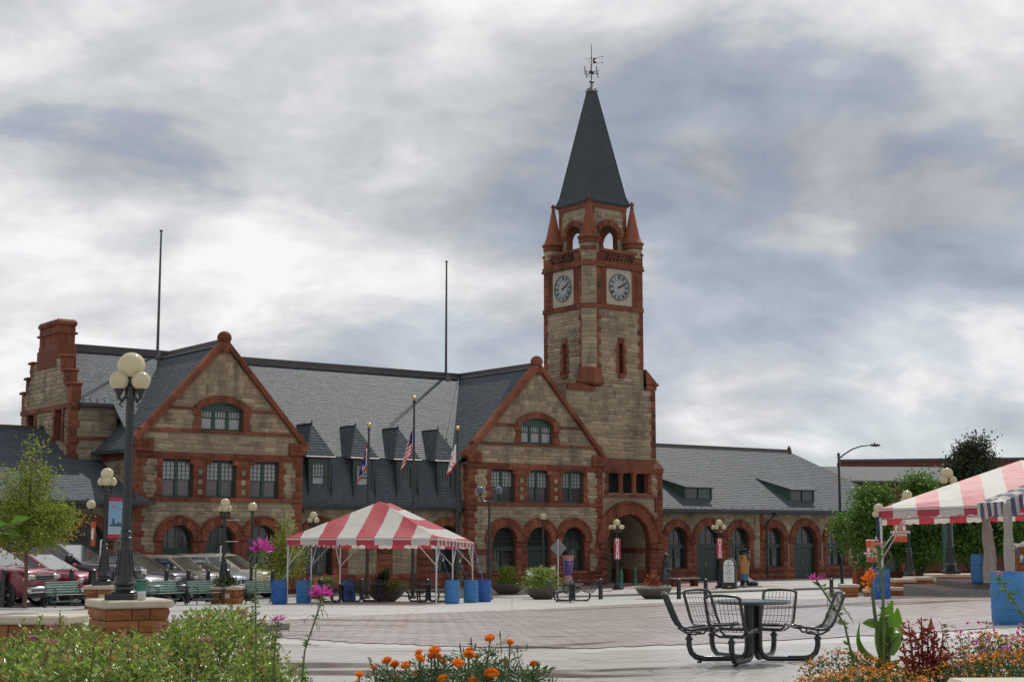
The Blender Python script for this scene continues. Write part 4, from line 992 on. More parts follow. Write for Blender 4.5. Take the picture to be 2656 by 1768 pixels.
shaft_face(fo_, X_, FR, su0, su1, 12.0, 'front'); shaft_face(lo_, Y_, LF, sv0, sv1, 12.0, 'left')
for o_, a_, n_ in (((su1, 0, 0), Y_, RT), ((0, sv1, 0), X_, Y_)):
    s0, s1 = (sv0, sv1) if a_ is Y_ else (su0, su1)
    wall(mas, back, o_, a_, n_, 12, 20.6, lambda z: s0, lambda z: s1, [], [], stones=False)
back.add([(su0, sv0, 20.55), (su1, sv0, 20.55), (su1, sv1, 20.55), (su0, sv1, 20.55)], [(0, 1, 2, 3)])
# rusticated edge stones that show as a toothed outline on the right-hand corner
for i in range(22): red_block(TW, Vec((su1, sv0 + .25, 13.4 + i * .16)), RT, .5, .15, .05, 'rock', 'quoin')
# corner turret on the front edge
tc_ = (su0 + .36, sv0 + .36); tr_ = .62
tb = MB(); tb.lathe([(.30, 11.75), (.42, 11.8), (.44, 12.02), (.72, 12.10), (.90, 12.22), (.92, 12.36), (.86, 12.5), (.80, 12.8), (.74, 13.18)], 8, c=(*tc_, 0), a0=rad(22.5)); tb.build('turret_corbel', MT['red'], tower)
dg_ = Vec((-.70711, -.70711, 0)); fcn = Vec((tc_[0], tc_[1], 0)) + dg_ * .55; RD = Matrix.Translation((*(Vec((tc_[0], tc_[1], 0)) + dg_ * .24)[:2], 0)) @ Matrix.Rotation(rad(-45), 4, 'Z')
tp = MB(); tp.box((0, 0, 16.85), (.86, .60, 7.5), RD); tp.build('turret', MT['mortar'], tower)
z = 13.15; ad_ = Vec((.70711, -.70711, 0))
while z < 20.55:
    h = RND.choice((.22, .28, .34)); h = min(h, 20.58 - z); cut_ = RND.uniform(-.2, .2)
    if not 16.7 < z + h / 2 < 17.25 and not 19.4 < z + h / 2 < 19.9:
        for a0_, a1_ in ((-.45, cut_), (cut_, .45)): mas.stone(fcn + ad_ * ((a0_ + a1_) / 2) + Vec((0, 0, z + h / 2)), dg_, a1_ - a0_ - .012, h - .012, .06)
    for sd_ in (-1, 1): mas.stone(fcn - dg_ * .2 + ad_ * (sd_ * .44) + Vec((0, 0, z + h / 2)), ad_ * sd_, .38, h - .012, .04)
    z += h
for z0, ex_ in ((16.86, .05), (19.5, .10), (20.42, .04)):
    rg = MB(); rg.box((0, 0, z0 + .15), (.94 + ex_, .66 + ex_ * 2, .30), RD, b=.03); rg.build('turret_band', MT['red'], tower)
# pinnacles
pins = [tc_, (su1 - .44, sv0 + .44), (su0 + .44, sv1 - .44), (su1 - .44, sv1 - .44)]
for x, y in pins:
    pd_ = MB(); pd_.lathe([(.60, 20.35), (.60, 20.95)], 16, c=(x, y, 0)); dr = pd_.build('pinnacle_drum', MT['buff'], tower, smooth=40)
    pc_ = MB(); pc_.lathe([(.60, 20.93), (.66, 20.97), (.66, 21.22), (.74, 21.28), (.74, 21.36), (.60, 21.5), (.47, 21.85), (.12, 23.55), (.09, 23.62)], 16, c=(x, y, 0))
    pc_.build('pinnacle', MT['red'], tower, smooth=40)
    pf = MB(); pf.lathe([(.10, 23.60), (.15, 23.66), (.07, 23.72), (.17, 23.86), (.13, 23.95), (.02, 24.08)], 10, c=(x, y, 0)); pf.build('finial', MT['red'], tower, smooth=40)
# belfry with open round arches on all four sides
BH = 1.52; bz0, bz1 = 20.55, 23.75; bel = MB()
for o_, a_, n_, c_ in (((0, TV - BH, 0), X_, FR, TU), ((TU - BH, 0, 0), Y_, LF, TV), ((TU + BH, 0, 0), Y_, RT, TV), ((0, TV + BH, 0), X_, Y_, TU)):
    lo = lambda z: c_ - BH; hi = lambda z: c_ + BH; vis = n_ in (FR, LF)
    ops = [('arch', c_, .76, bz0, 21.6)]
    for dd, stn in ((0, vis), (-.45, False)):
        wall(mas, bel, Vec(o_) + Vec(n_) * dd, a_, n_, bz0, bz1, lo, hi, ops, [('arch', c_, 1.14, bz0, 21.6), ('rect', c_ - BH, c_ - BH + .3, bz0, bz1), ('rect', c_ + BH - .3, c_ + BH, bz0, bz1), ('rect', c_ - BH, c_ + BH, 23.3, 23.8)], stones=stn, step=.1, hs=(.16, .2), ws=(.3, .6))
    rv = MB(); reveal(rv, fr(o_, a_, n_), ops[0], .02, -.45); rv.build('arch_reveal', MT['red'], tower)
    if vis:
        arch_ring(TW, o_, a_, n_, c_, 21.6, .76, 1.14, 11, .1)
        band(TW, o_, a_, n_, c_ - BH, c_ + BH, 23.42, 23.75, .08, 'frieze_block', .75)
        quoins(TW, o_, a_, n_, c_ - BH, bz0, 23.42, 1, h=.4, wl=.42, wsht=.32, d=.07); quoins(TW, o_, a_, n_, c_ + BH, bz0, 23.42, -1, h=.4, wl=.42, wsht=.32, d=.07)
bel.build('belfry_wall', MT['mortar'], tower)
sp_ = MB(); sps = MB()
cr = lambda h, z: [Vec((TU - h, TV - h, z)), Vec((TU + h, TV - h, z)), Vec((TU + h, TV + h, z)), Vec((TU - h, TV + h, z))]
rings = [(1.70, 23.82), (1.50, 24.35), (.20, 31.45)]
for (h0, z0), (h1, z1) in zip(rings, rings[1:]):
    A, B_ = cr(h0, z0), cr(h1, z1)
    for i in range(4):
        j = (i + 1) % 4; roof_plane(sp_, sps, A[i], A[j], B_[j], B_[i], .05, .21, .3)
SPR = sp_.build('spire', MT['slatebase'], tower); sps.build('slates', MT['spire'], SPR, kind='stuff') if 'spire' in MT else sps.build('slates', MT['slate'], SPR, kind='stuff')
ev = MB(); ev.box((TU, TV, 23.76), (3.36, 3.36, .10), b=.03); ev.build('spire_eave', MT['gutter'], tower)
hp = MB()
for i in range(4): hp.tube([cr(1.70, 23.85)[i], cr(1.50, 24.38)[i], cr(.2, 31.5)[i]], .035, 5)
hp.build('hip_roll', MT['gutter'], tower)
cpm = MB(); cpm.box((TU, TV, 31.45), (.62, .62, .14), b=.04); cpm.box((TU, TV, 31.58), (.48, .48, .12), b=.03); cpm.lathe([(.22, 31.6), (.09, 31.78), (.07, 31.95), (.18, 32.06), (.16, 32.12), (.03, 32.2)], 12, c=(TU, TV, 0)); cpm.build('spire_cap', MT['lead'], tower, smooth=40)
wv = MB(); wv.tube([(TU, TV, 32.1), (TU, TV, 34.6)], [.035, .02], 8)
for z in (33.2, 33.68): wv.sphere((TU, TV, z), .06, 8, 6)
wv.box((TU, TV, 32.70), (.34, .12, .18)); wv.tube([(TU - .55, TV, 32.7), (TU + .55, TV, 32.7)], .02, 5); wv.tube([(TU, TV - .5, 32.7), (TU, TV + .5, 32.7)], .02, 5)
for x, y in ((-.55, 0), (.55, 0), (0, -.5), (0, .5)): wv.tube([(TU + x, TV + y, 32.45), (TU + x, TV + y, 32.85), (TU + x * 1.08, TV + y * 1.08, 33.0)], .03, 5)
wv.tube([(TU, TV, 32.8), (TU - .18, TV, 33.0), (TU, TV, 33.1)], .015, 5); wv.tube([(TU - .22, TV, 32.6), (TU - .22, TV, 32.42), (TU, TV, 32.38)], .018, 5); wv.build('vane_mast', MT['iron'], tower, smooth=40)
vn = MB(); D_ = Vec((.75, -.55, 0)).normalized()
T = lambda x, z: Vec((TU, TV, z)) + D_ * x
poly = [(.1, 33.3), (.36, 33.33), (.30, 33.42), (.22, 33.45), (.20, 33.55), (.28, 33.6), (.34, 33.70), (.1, 33.66)]
vn.prism(poly, lambda x, z, d: T(x, z) + Vec((0, 1, 0)) * d, -.012, .012)
vn.tube([T(.3, 33.33), T(.7, 33.37)], .014, 5); vn.tube([T(.3, 33.68), T(.7, 33.76)], .014, 5); vn.sphere(tuple(T(.72, 33.375)), .04, 8, 5); vn.sphere(tuple(T(.72, 33.765)), .04, 8, 5)
vn.tube([T(-.1, 33.64), T(-.45, 33.6)], .012, 5); vn.tube([T(-.14, 33.62), T(-.14, 33.25)], .01, 5); vn.build('weather_vane', MT['iron'], tower)
back.build('wall', MT['mortar'], tower); rev.build('reveal', MT['red'], tower)
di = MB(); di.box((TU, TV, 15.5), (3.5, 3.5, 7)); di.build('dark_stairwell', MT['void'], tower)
mas.finish(TW)

# ================================================================== wings
def wing(root, W_, wv_, u0, u1, opens, ridge_v, ridge_z, eave_v, eave_z, hip=None, quo=()):
    global mas
    mas = Masonry(root); back = MB(); rev = MB(); o = (0, wv_, 0)
    ops, ex = [], [('rect', u0, u1, 0, .90)]
    for c_, r_, d_, zt in opens:
        zs = zt - r_; ops.append(('arch', c_, r_, .1 if d_ else .92, zs)); ex += [('arch', c_, r_ + .52, 0, zs), ('rect', c_ - r_ - .4, c_ + r_ + .4, 0, zs)]
    for q in quo: ex.append(('rect', q - .2, q + .2, 0, 4.5))
    wall(mas, back, o, X_, FR, 0, 4.6, lambda z: u0, lambda z: u1, ops, ex, rev=rev)
    prev = u0
    for i, (c_, r_, d_, zt) in enumerate(opens):
        zs = zt - r_
        arch_ring(W_, o, X_, FR, c_, zs, r_, r_ + .50, 11, .12)
        z0 = .1 if d_ else .92
        lnb = (c_ - opens[i - 1][0] - opens[i - 1][1] - r_) / 2 if i else 9; rnb = (opens[i + 1][0] - opens[i + 1][1] - c_ - r_) / 2 if i + 1 < len(opens) else 9
        for s_, lim in ((-1, lnb), (1, rnb)):
            wq = min(.44, lim)
            for j in range(5 if not d_ else 6): hh = (zs - z0) / (5 if not d_ else 6); red_block(W_, Vec((c_ + s_ * (r_ + wq / 2), wv_, z0 + (j + .5) * hh)), FR, wq, hh, .10, 'rock', 'jamb_block')
        arch_fill(root, o, X_, FR, c_, r_, z0, zs, 2.3, d_)
        if d_:
            band(W_, o, X_, FR, prev, c_ - r_, .1, .5, .16, 'plinth_block', .9, 'rock'); band(W_, o, X_, FR, prev, c_ - r_, .5, .92, .13, 'plinth_block', .9, 'rock'); prev = c_ + r_
    band(W_, o, X_, FR, prev, u1, .1, .5, .16, 'plinth_block', .9, 'rock'); band(W_, o, X_, FR, prev, u1, .5, .92, .13, 'plinth_block', .9, 'rock')
    for q in quo: quoins(W_, o, X_, FR, q - .18, .95, 4.5, 1, wl=.40, wsht=.30)
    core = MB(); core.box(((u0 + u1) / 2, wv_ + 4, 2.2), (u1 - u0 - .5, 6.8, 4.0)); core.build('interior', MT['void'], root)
    rb_, rs_ = MB(), MB(); hu = hip if hip is not None else u1
    roof_plane(rb_, rs_, (u0, eave_v, eave_z), (u1, eave_v, eave_z), (hu, ridge_v, ridge_z), (u0, ridge_v, ridge_z))
    rb_.add([(u0, ridge_v, ridge_z - .02), (hu, ridge_v, ridge_z - .02), (u1, 2 * ridge_v - eave_v, eave_z), (u0, 2 * ridge_v - eave_v, eave_z)], [(0, 1, 2, 3)])
    if hip is not None: roof_plane(rb_, rs_, (u1, eave_v, eave_z), (u1, 2 * ridge_v - eave_v, eave_z), (hu, ridge_v, ridge_z), (hu, ridge_v, ridge_z))
    r = rb_.build('roof', MT['slatebase'], root); rs_.build('slates', MT['slate'], r, kind='stuff')
    rc = MB(); ridge_roll(rc, (u0, ridge_v, ridge_z + .02), (hu, ridge_v, ridge_z + .02), .36, .15); rc.build('ridge_cap', MT['ridge'], root)
    gutter(root, [(u0, eave_v - .12, eave_z - .06), (u1 + .1, eave_v - .12, eave_z - .06)])
    k = int((u1 - u0) / .95); snow_guards(root, (u0, eave_v + .1, eave_z + .1), (u1, eave_v + .1, eave_z + .1), (0, ridge_v - eave_v, ridge_z - eave_z), k)
    sf = MB(); sf.box(((u0 + u1) / 2, (eave_v + wv_) / 2 + .1, eave_z - .18), (u1 - u0, wv_ - eave_v + .3, .14)); sf.build('soffit', MT['gutter'], root)
    back.build('wall', MT['mortar'], root); rev.build('reveal', MT['red'], root); mas.finish(W_)
west = thing('station_wing', 'low slate-roofed station wing left of the left gable, behind parked cars', 'building', uvw(-36, 4), RZ, off=(-36, 4, 0))
hb = MB(); hb.box((-36, 5, 1), (2, 1, 1)); WW = hb.build('masonry_core', MT['mortar'], west)
wing(west, WW, .3, -46, -29.78, [(-42.0, .8, False, 3.58), (-38.4, .8, True, 3.58), (-35.0, .8, False, 3.58), (-31.82, .79, False, 3.58)], 7.95, 8.52, -.5, 4.66)
downpipe(west, [(-30.35, -.3, 4.5), (-30.3, -.1, 4.2), (-30.25, .15, 3.9), (-30.25, .15, .15)])
hx = MB(); hxs = MB(); roof_plane(hx, hxs, (-29.78, -.5, 4.66), (-29.05, -.5, 4.66), (-29.72, -.02, 5.1), (-29.78, -.02, 5.1)); hx.build('eave_return', MT['slatebase'], west); hxs.build('return_slates', MT['slate'], west, kind='stuff')
gutter(west, [(-29.7, -.62, 4.6), (-29.0, -.62, 4.6), (-29.0, -.1, 4.6)])
east = thing('station_wing', 'low slate-roofed station wing right of the clock tower, with arched green doors', 'building', uvw(16, 4), RZ, off=(16, 4, 0))
hb = MB(); hb.box((16, 5, 1), (2, 1, 1)); EW = hb.build('masonry_core', MT['mortar'], east)
wing(east, EW, 1.2, 4.7, 30.4, [(7.18, .84, False, 3.54), (10.0, 1.13, True, 3.62), (12.79, .87, False, 3.54), (16.1, .86, False, 3.54), (19.15, 1.16, True, 3.64), (22.25, .87, False, 3.54), (25.3, .87, False, 3.54), (28.2, 1.1, True, 3.6)], 7.0, 9.1, .65, 4.66, hip=24.1, quo=(14.9,))
downpipe(east, [(5.2, .55, 4.5), (5.25, .7, 4.2), (5.3, 1.05, 3.9), (5.3, 1.05, .15)]); downpipe(east, [(15.6, .55, 4.5), (15.45, .7, 4.2), (15.25, 1.05, 3.9), (15.25, 1.05, .15)])
fi = MB(); fi.lathe([(.2, -.1), (.16, .15), (.09, .3), (.02, .42)], 8, c=(24.1, 7, 9.15)); fi.build('ridge_finial', MT['ridge'], east)
rs = .7
for a_, b_ in ((8.28, 10.75), (18.2, 20.65)):
    v0 = 1.6; zt = 6.12; zf = 5.30; sd = MB(); P = fr((0, v0, 0), X_, FR)
    bar(sd, P, a_, b_, zf - .12, zf, -.1, 0); bar(sd, P, a_, b_, zt - .12, zt, -.1, .0)
    for x in (a_, (a_ + b_) / 2 - .05, b_ - .12): bar(sd, P, x, x + .12, zf, zt - .12, -.1, .0)
    vt = 3.85; zr = 4.66 + (vt - .65) * rs
    sd.add([(a_, v0, zf - .12), (a_, v0, zt), (a_ - 1.0, vt, zr), ], [(0, 1, 2)]); sd.add([(b_, v0, zf - .12), (b_, v0, zt), (b_, vt, zr)], [(0, 1, 2)])
    d_ = sd.build('shed_dormer', MT['green'], east)
    for x0, x1 in ((a_ + .12, (a_ + b_) / 2 - .05), ((a_ + b_) / 2 + .07, b_ - .12)): pane(d_, P, x0, x1, zf, zt - .12, -.06, 'glass')
    rb_, rs_ = MB(), MB(); roof_plane(rb_, rs_, (a_ - .05, v0 - .18, zt - .02), (b_ + .08, v0 - .18, zt - .02), (b_ + .08, vt, zr + .03), (a_ - 1.05, vt, zr + .03), rowh=.2); rb_.build('dormer_roof', MT['slatebase'], d_); rs_.build('dormer_slates', MT['slate'], d_, kind='stuff')
# ================================================================== lamps
def lamp_base(mb, top, w=.30, sq=.30):
    """fluted bell base of a lamp post, foot at z=0"""
    mb.box((0, 0, .06), (sq * 2, sq * 2, .12), b=.015)
    mb.lathe([(.27, .12), (.275, .15), (.20, .20), (.19, .26), (.235, .29), (.24, .33), (.205, .37), (.19, .45), (.165, .62), (.14, .82), (.125, 1.0), (.128, 1.03), (.112, 1.06)], 12)
    for i in range(12):
        a = 2 * math.pi * i / 12; mb.tube([(r * math.cos(a), r * math.sin(a), z) for r, z in ((.192, .46), (.168, .62), (.143, .82), (.128, .98))], .012, 4)
    mb.lathe([(.115, 1.05), (.115, 1.18), (.128, 1.19), (.128, 1.23), (.105, 1.25), (.10, 1.32), (.115, 1.33), (.115, 1.36), (.085, 1.38)], 14)
def make_lamp(label, loc, rz, kind, H, group, base_scale=1.0):
    t = thing('street_lamp', label, 'street lamp', loc, rz, group); S = H / 4.0
    b = MB(); lamp_base(b, 0); b.v = [(x * base_scale, y * base_scale, z * base_scale) for x, y, z in b.v]; b.build('base', MT['black'], t, smooth=35)
    z0 = 1.36 * base_scale
    zt = {'cluster': H - .26, 'museum': H - .42, 'single': H - .22, 'twin': H - .2}[kind]
    s = MB(); s.tube([(0, 0, z0 - .05), (0, 0, zt)], [.078 * S, .066 * S] if kind == 'cluster' else [.07, .055], 12)
    for i in range(10):
        a = 2 * math.pi * i / 10
        if kind == 'cluster': s.tube([(.075 * S * math.cos(a), .075 * S * math.sin(a), z0), (.064 * S * math.cos(a), .064 * S * math.sin(a), zt - .2)], .007, 4)
    s.build('shaft', MT['black'], t, smooth=40)
    def globe(c, r, holder=True):
        g_ = MB(); g_.sphere(c, r, 24, 16); gl = g_.build('globe', MT['globe'] if kind != 'twin' else MT['globeblue'], t, smooth=180)
        if holder:
            h = MB(); h.lathe([(.03, -r - .16), (.035, -r - .10), (r * .55, -r * .93), (r * .58, -r * .86), (r * .5, -r * .84)], 12, c=c); h.build('fitter', MT['black'], gl, smooth=40)
    if kind == 'cluster':
        globe((0, 0, H), .235 * S)
        br = MB(); br.lathe([(.09 * S, zt - .32), (.11 * S, zt - .30), (.11 * S, zt - .12), (.08 * S, zt - .08)], 10)
        for i in range(3):
            a = rad(120 * i + 215) - (rz if kind == 'cluster' and rz > 3 else 0); c = (.215 * S * math.cos(a), .215 * S * math.sin(a), H - .27 * S); globe(c, .165 * S)
            br.tube([(.06 * math.cos(a), .06 * math.sin(a), zt - .28), (.18 * S * math.cos(a), .18 * S * math.sin(a), zt - .34), (c[0], c[1], c[2] - .165 * S - .12)], .028, 6)
            br.tube([(.12 * S * math.cos(a), .12 * S * math.sin(a), zt - .34), (.2 * S * math.cos(a), .2 * S * math.sin(a), zt - .42), (.14 * S * math.cos(a), .14 * S * math.sin(a), zt - .45)], .016, 5)
        br.build('bracket', MT['black'], t, smooth=40)
    elif kind == 'museum':
        globe((0, 0, H), .2)
        br = MB(); br.lathe([(.05, zt - .15), (.20, zt - .10), (.34, zt - .08), (.34, zt - .05), (.06, zt)], 14)
        for i in range(5):
            a = rad(72 * i + 15); globe((.33 * math.cos(a), .33 * math.sin(a), H - .24), .13, False)
        br.build('bracket', MT['black'], t, smooth=40)
    elif kind == 'single': globe((0, 0, H), .2)
    else:
        br = MB()
        for s_ in (-1, 1): br.tube([(0, 0, zt - .02), (s_ * .18, 0, zt - .02), (s_ * .34, 0, zt + .05), (s_ * .42, 0, zt + .2), (s_ * .42, 0, zt + .32)], .035, 8); globe((s_ * .42, 0, zt + .50), .175)
        br.build('bracket', MT['black'], t, smooth=40)
    return t
LG = 'globe street lamps on the plaza'
L1P = (-6.55, 25.4); L1Z = 2.08
lamp1 = make_lamp('tall black globe lamp on a stone pier behind the flowering shrubs', (*L1P, L1Z), rad(175), 'cluster', 3.96, LG, .84)
bx_ = MB(); bx_.box((-.36, .16, .07), (.12, .10, .14), b=.01); bx_.build('junction_box', MT['steel'], lamp1)
lamp2 = make_lamp('black globe lamp with a blue picture banner beside parked pickup', (-13.7, 50.4, 1.45), rad(175), 'cluster', 3.7, LG)
lamp3 = make_lamp('black globe lamp with empty banner arms near the cream car', (-11.2, 58.3, 1.13), rad(175), 'cluster', 3.2, LG, .85)
lamp4 = make_lamp('black globe lamp partly hidden behind the central striped tent', (-9.3, 70.0, .78), rad(175), 'cluster', 3.2, LG, .85)
SG = 'single-globe lamps before the station'
s1 = make_lamp('slim single-globe lamp with orange pennant before the left wing', (-17.9, 63.5, gz(-18, 63.5)), 0, 'single', 4.05, SG, .75)
s2_ = make_lamp('slim single-globe lamp between the conical tree and left gable', (-11.2, 64.5, gz(-11, 64.5)), 0, 'single', 4.0, SG, .75)
s3 = make_lamp('slim single-globe lamp before the right gable door', (1.68, 81.0, .1), 0, 'single', 3.95, SG, .75)
MG = 'five-globe lamps with museum banners'
m1 = make_lamp('five-globe lamp with red museum banner in front of the great arch', (5.77, 82.4, .106), rad(8), 'museum', 3.62, MG, .8)
m2 = make_lamp('five-globe lamp with red museum banner beside the information board', (11.75, 84.9, .1), rad(8), 'museum', 3.62, MG, .8)
tw = make_lamp('double-headed lamp with smoked globes at the tent corner', (-1.03, 67.9, gz(-1, 67.9)), rad(-8), 'twin', 4.6, None, .55)
r1 = make_lamp('globe lamp on the wide stone pier under the right tent edge', (16.95, 58.0, 1.62), rad(60), 'cluster', 3.85, LG)
r2 = make_lamp('globe lamp in front of the right trees, behind right tent', (16.15, 61.0, 1.2), rad(60), 'cluster', 3.5, LG)
r3 = make_lamp('globe lamp with orange banner at the left corner of right tent', (16.2, 66.0, .5), rad(60), 'cluster', 3.75, LG)
def banner(parent, x0, x1, z0, z1, mat, y=0., name='banner', rz=0.):
    mb = MB(); mb.grid(lambda a, b: (x0 + (x1 - x0) * a, y + .012 * math.sin(a * 5 + b * 4), z0 + (z1 - z0) * b), 4, 8); mb.grid(lambda a, b: (x0 + (x1 - x0) * a, y + .008 + .012 * math.sin(a * 5 + b * 4), z0 + (z1 - z0) * b), 4, 8)
    o = mb.build(name, mat, parent)
    if rz: o.rotation_euler = (0, 0, rz)
    for z in (z0, z1): ar = MB(); ar.tube([(0, y, z), (max(x1, x0, key=abs), y, z)], .014, 6); ar.build('banner_arm', MT['black'], o)
    return o
def text_front(body, size, mat, name, parent, p, rz=0., bold=.0, lines=1., sx=1.):
    M = Matrix.Translation(p) @ Matrix.Rotation(rz, 4, 'Z') @ Matrix.Rotation(rad(90), 4, 'X'); return text_mesh(body, size, mat, name, parent, M, bold=bold, lines=lines, sx=sx)
for m_ in (m1, m2):
    bo = banner(m_, -.19, .19, 1.62, 2.78, MT['bannerred'], y=-.09)
    for i, ch_ in enumerate('MUSEUM'): text_front(ch_, .255, MT['white'], 'letter', bo, (0, -.112, 2.66 - i * .185), bold=.012, sx=1.05 if ch_ != 'M' else .95)
# picture banner of the second lamp
MT['skyprint'] = pmat('blue_sky_print', (.12, .26, .44), (.22, .36, .50), .6, 1.2, 3); MT['seaprint'] = pmat('pale_water_print', (.22, .34, .38), (.34, .45, .48), .6, 9, 3); MT['townprint'] = pmat('dark_town_print', (.02, .07, .10), (.05, .11, .14), .6, 6)
lamp2.rotation_euler = (0, 0, 0)
b2_ = banner(lamp2, .10, .74, 1.55, 2.92, MT['bannerred'], y=-.03)
pb = MB(); pb.box((.42, -.052, 2.24), (.63, .006, 1.10)); pb.build('print', MT['skyprint'], b2_)
pb = MB(); pb.box((.42, -.058, 1.82), (.63, .006, .27)); pb.build('print', MT['seaprint'], b2_)
pb = MB(); pb.prism([(.12, 1.96), (.20, 2.02), (.24, 2.02), (.25, 2.20), (.28, 2.24), (.31, 2.20), (.32, 2.05), (.40, 2.03), (.42, 2.10), (.45, 2.12), (.48, 2.06), (.56, 2.04), (.60, 2.09), (.72, 2.12), (.72, 1.94)], lambda x, z, d: Vec((x, -.062 + d, z)), -.003, .003); pb.build('print', MT['townprint'], b2_)
pb = MB(); pb.tube([(.58 + .05 * math.cos(t), -.06, 2.62 + .035 * math.sin(t)) for t in np.linspace(0, 6.28, 12, endpoint=False)], .007, 4, closed=True); pb.tube([(.65 + .035 * math.cos(t), -.06, 2.62 + .035 * math.sin(t)) for t in np.linspace(0, 6.28, 12, endpoint=False)], .007, 4, closed=True); pb.build('emblem', MT['white'], b2_)
pb = MB(); pb.prism([(.22, 2.60), (.27, 2.67), (.34, 2.64), (.31, 2.58)], lambda x, z, d: Vec((x, -.06 + d, z)), -.003, .003); pb.build('emblem', MT['orange'], b2_)
def rolled(lamp, x, z0, z1):
    mb = MB(); mb.box((x, 0, (z0 + z1) / 2), (.07, .02, z1 - z0), b=.008)
    for z in (z0, (z0 + z1) / 2, z1): mb.tube([(0, 0, z), (x, 0, z)], .012, 5)
    mb.build('sign_blade', MT['steel'], lamp)
lamp3.rotation_euler = (0, 0, 0)
rolled(lamp2, -.13, .62, 1.5); rolled(lamp3, -.13, .95, 1.55)
for z_ in (2.55, 1.72): ea = MB(); ea.tube([(0, 0, z_), (.55, 0, z_)], .013, 5); ea.build('banner_arm', MT['steel'], lamp3)
# orange banners: rider emblem, two lines of lettering
MT['bannertan'] = pmat('tan_emblem', (.50, .24, .12), (.58, .3, .16), .6, 8)
def orange_banner(lamp, x0, x1, z0, z1, detail=True):
    bo = banner(lamp, x0, x1, z0, z1, MT['orange'], y=-.05); c = (x0 + x1) / 2; w = abs(x1 - x0); h = z1 - z0
    if not detail: return
    P = lambda x, z, d: Vec((c + x * w, -.075 + d, z0 + z * h))
    for nm, poly, mt in (('emblem', [(-.1, .62), (-.04, .75), (-.02, .86), (.06, .9), (.1, .82), (.06, .78), (.14, .66), (.16, .56), (-.06, .56)], 'bannertan'), ('emblem', [(-.38, .60), (-.26, .70), (-.16, .58), (-.2, .48), (-.38, .48)], 'white'), ('emblem', [(.38, .58), (.30, .70), (.20, .66), (.16, .5), (.38, .47)], 'white')):
        mb = MB(); mb.prism(poly, P, -.004, .004); mb.build(nm, MT[mt], bo)
    text_front('DOWNTOWN', .135 * w / .56, MT['white'], 'lettering', bo, (c, -.082, z0 + .40 * h), bold=.006, sx=.9); text_front('CHEYENNE', .115 * w / .56, MT['white'], 'lettering', bo, (c, -.082, z0 + .285 * h), bold=.004, sx=.9)
    mb = MB(); mb.sphere((c, -.08, z0 + .2 * h), .022, 8, 6); mb.build('emblem', MT['white'], bo)
for lp, d_ in ((r3, True), (r2, True)): lp.rotation_euler = (0, 0, 0)
orange_banner(r3, -.62, -.14, 1.40, 2.36); orange_banner(r2, -.62, -.06, 1.6, 2.62)
r1.rotation_euler = (0, 0, 0); orange_banner(r1, -.72, -.1, 1.9, 2.9, False)
orange_banner(s1, .03, .24, 2.3, 3.35, False); e_ = MB(); e_.prism([(.08, 2.6), (.16, 2.55), (.18, 3.0), (.12, 3.1), (.07, 2.9)], lambda x, z, d: Vec((x, -.08 + d, z)), -.004, .004); e_.build('emblem', MT['white'], s1)
# cobra-head street light
cl_ = thing('street_light', 'tall curved-arm street light in front of the right wing roof', 'street light', (19.0, 86.5, .1))
mb = MB(); mb.tube([(0, 0, 0), (0, 0, 7.55)], [.10, .065], 12); mb.box((0, 0, .1), (.4, .4, .2), b=.03); mb.lathe([(.11, 6.9), (.11, 7.1)], 10); mb.lathe([(.085, 7.5), (.085, 7.65), (.03, 7.7)], 10); mb.build('pole', MT['black'], cl_, smooth=40)
mb = MB(); mb.tube([(.02, 0, 7.35), (.35, -.02, 7.62), (.8, -.05, 7.9), (1.3, -.08, 8.07), (1.85, -.1, 8.13)], [.045, .042, .04, .036, .034], 8); mb.build('arm', MT['black'], cl_, smooth=40)
mb = MB(); mb.sphere((2.12, -.1, 8.13), .3, 14, 8, sc=(1.05, .42, .3)); mb.lathe([(.05, .05), (.05, .12)], 8, c=(2.1, -.1, 8.15)); mb.build('lamp_head', MT['iron'], cl_, smooth=60)

# ================================================================== flag poles
def flag_mesh(w, h, matfn, nu=24, nv=26, droop=1.0, seed=0):
    """flag hanging from its hoist, gathered in folds"""
    mb = MB(); r = random.Random(seed); ph = r.uniform(0, 6)
    def fn(a, b):        # a along fly, b along hoist (1 top)
        reach = .13 + .20 * (1 - b) ; x = -w * a * reach
        z = h * (b - 1) - droop * w * .62 * a * (1 - .25 * b)
        y = .07 * math.sin(a * 11 + b * 3 + ph) * (.3 + a) + .05 * math.sin(a * 19 + ph)
        return (x + .03 * math.sin(a * 12 + ph), y, z)
    mb.grid(fn, nu, nv, matfn); return mb
MT['flagred'] = pmat('flag_red', (.50, .02, .04), (.56, .03, .05), .7, 5, trans=.3); MT['flagwhite'] = pmat('flag_white', (.70, .69, .68), (.78, .77, .76), .7, 5, trans=.3); MT['flagblue'] = pmat('flag_blue', (.02, .025, .13), (.03, .035, .17), .7, 5, trans=.3)
def us(a, b): return 2 if (a < .42 and b > .46) else (0 if int((1 - b) * 13) % 2 == 0 else 1)
def wy(a, b):
    e = min(a, 1 - a, b, 1 - b)
    if e < .10: return 0
    if e < .17: return 1
    return 1 if (.36 < a < .68 and .32 < b < .62 and not (a > .6 and b > .55)) else 2
def wt_(a, b):
    d = math.hypot((a - .5) * 1.4, b - .5)
    return 0 if (.26 < d < .32 or (b < .10) or abs(a - b) < .03) else 1
FG = 'flag poles beside the central tent'
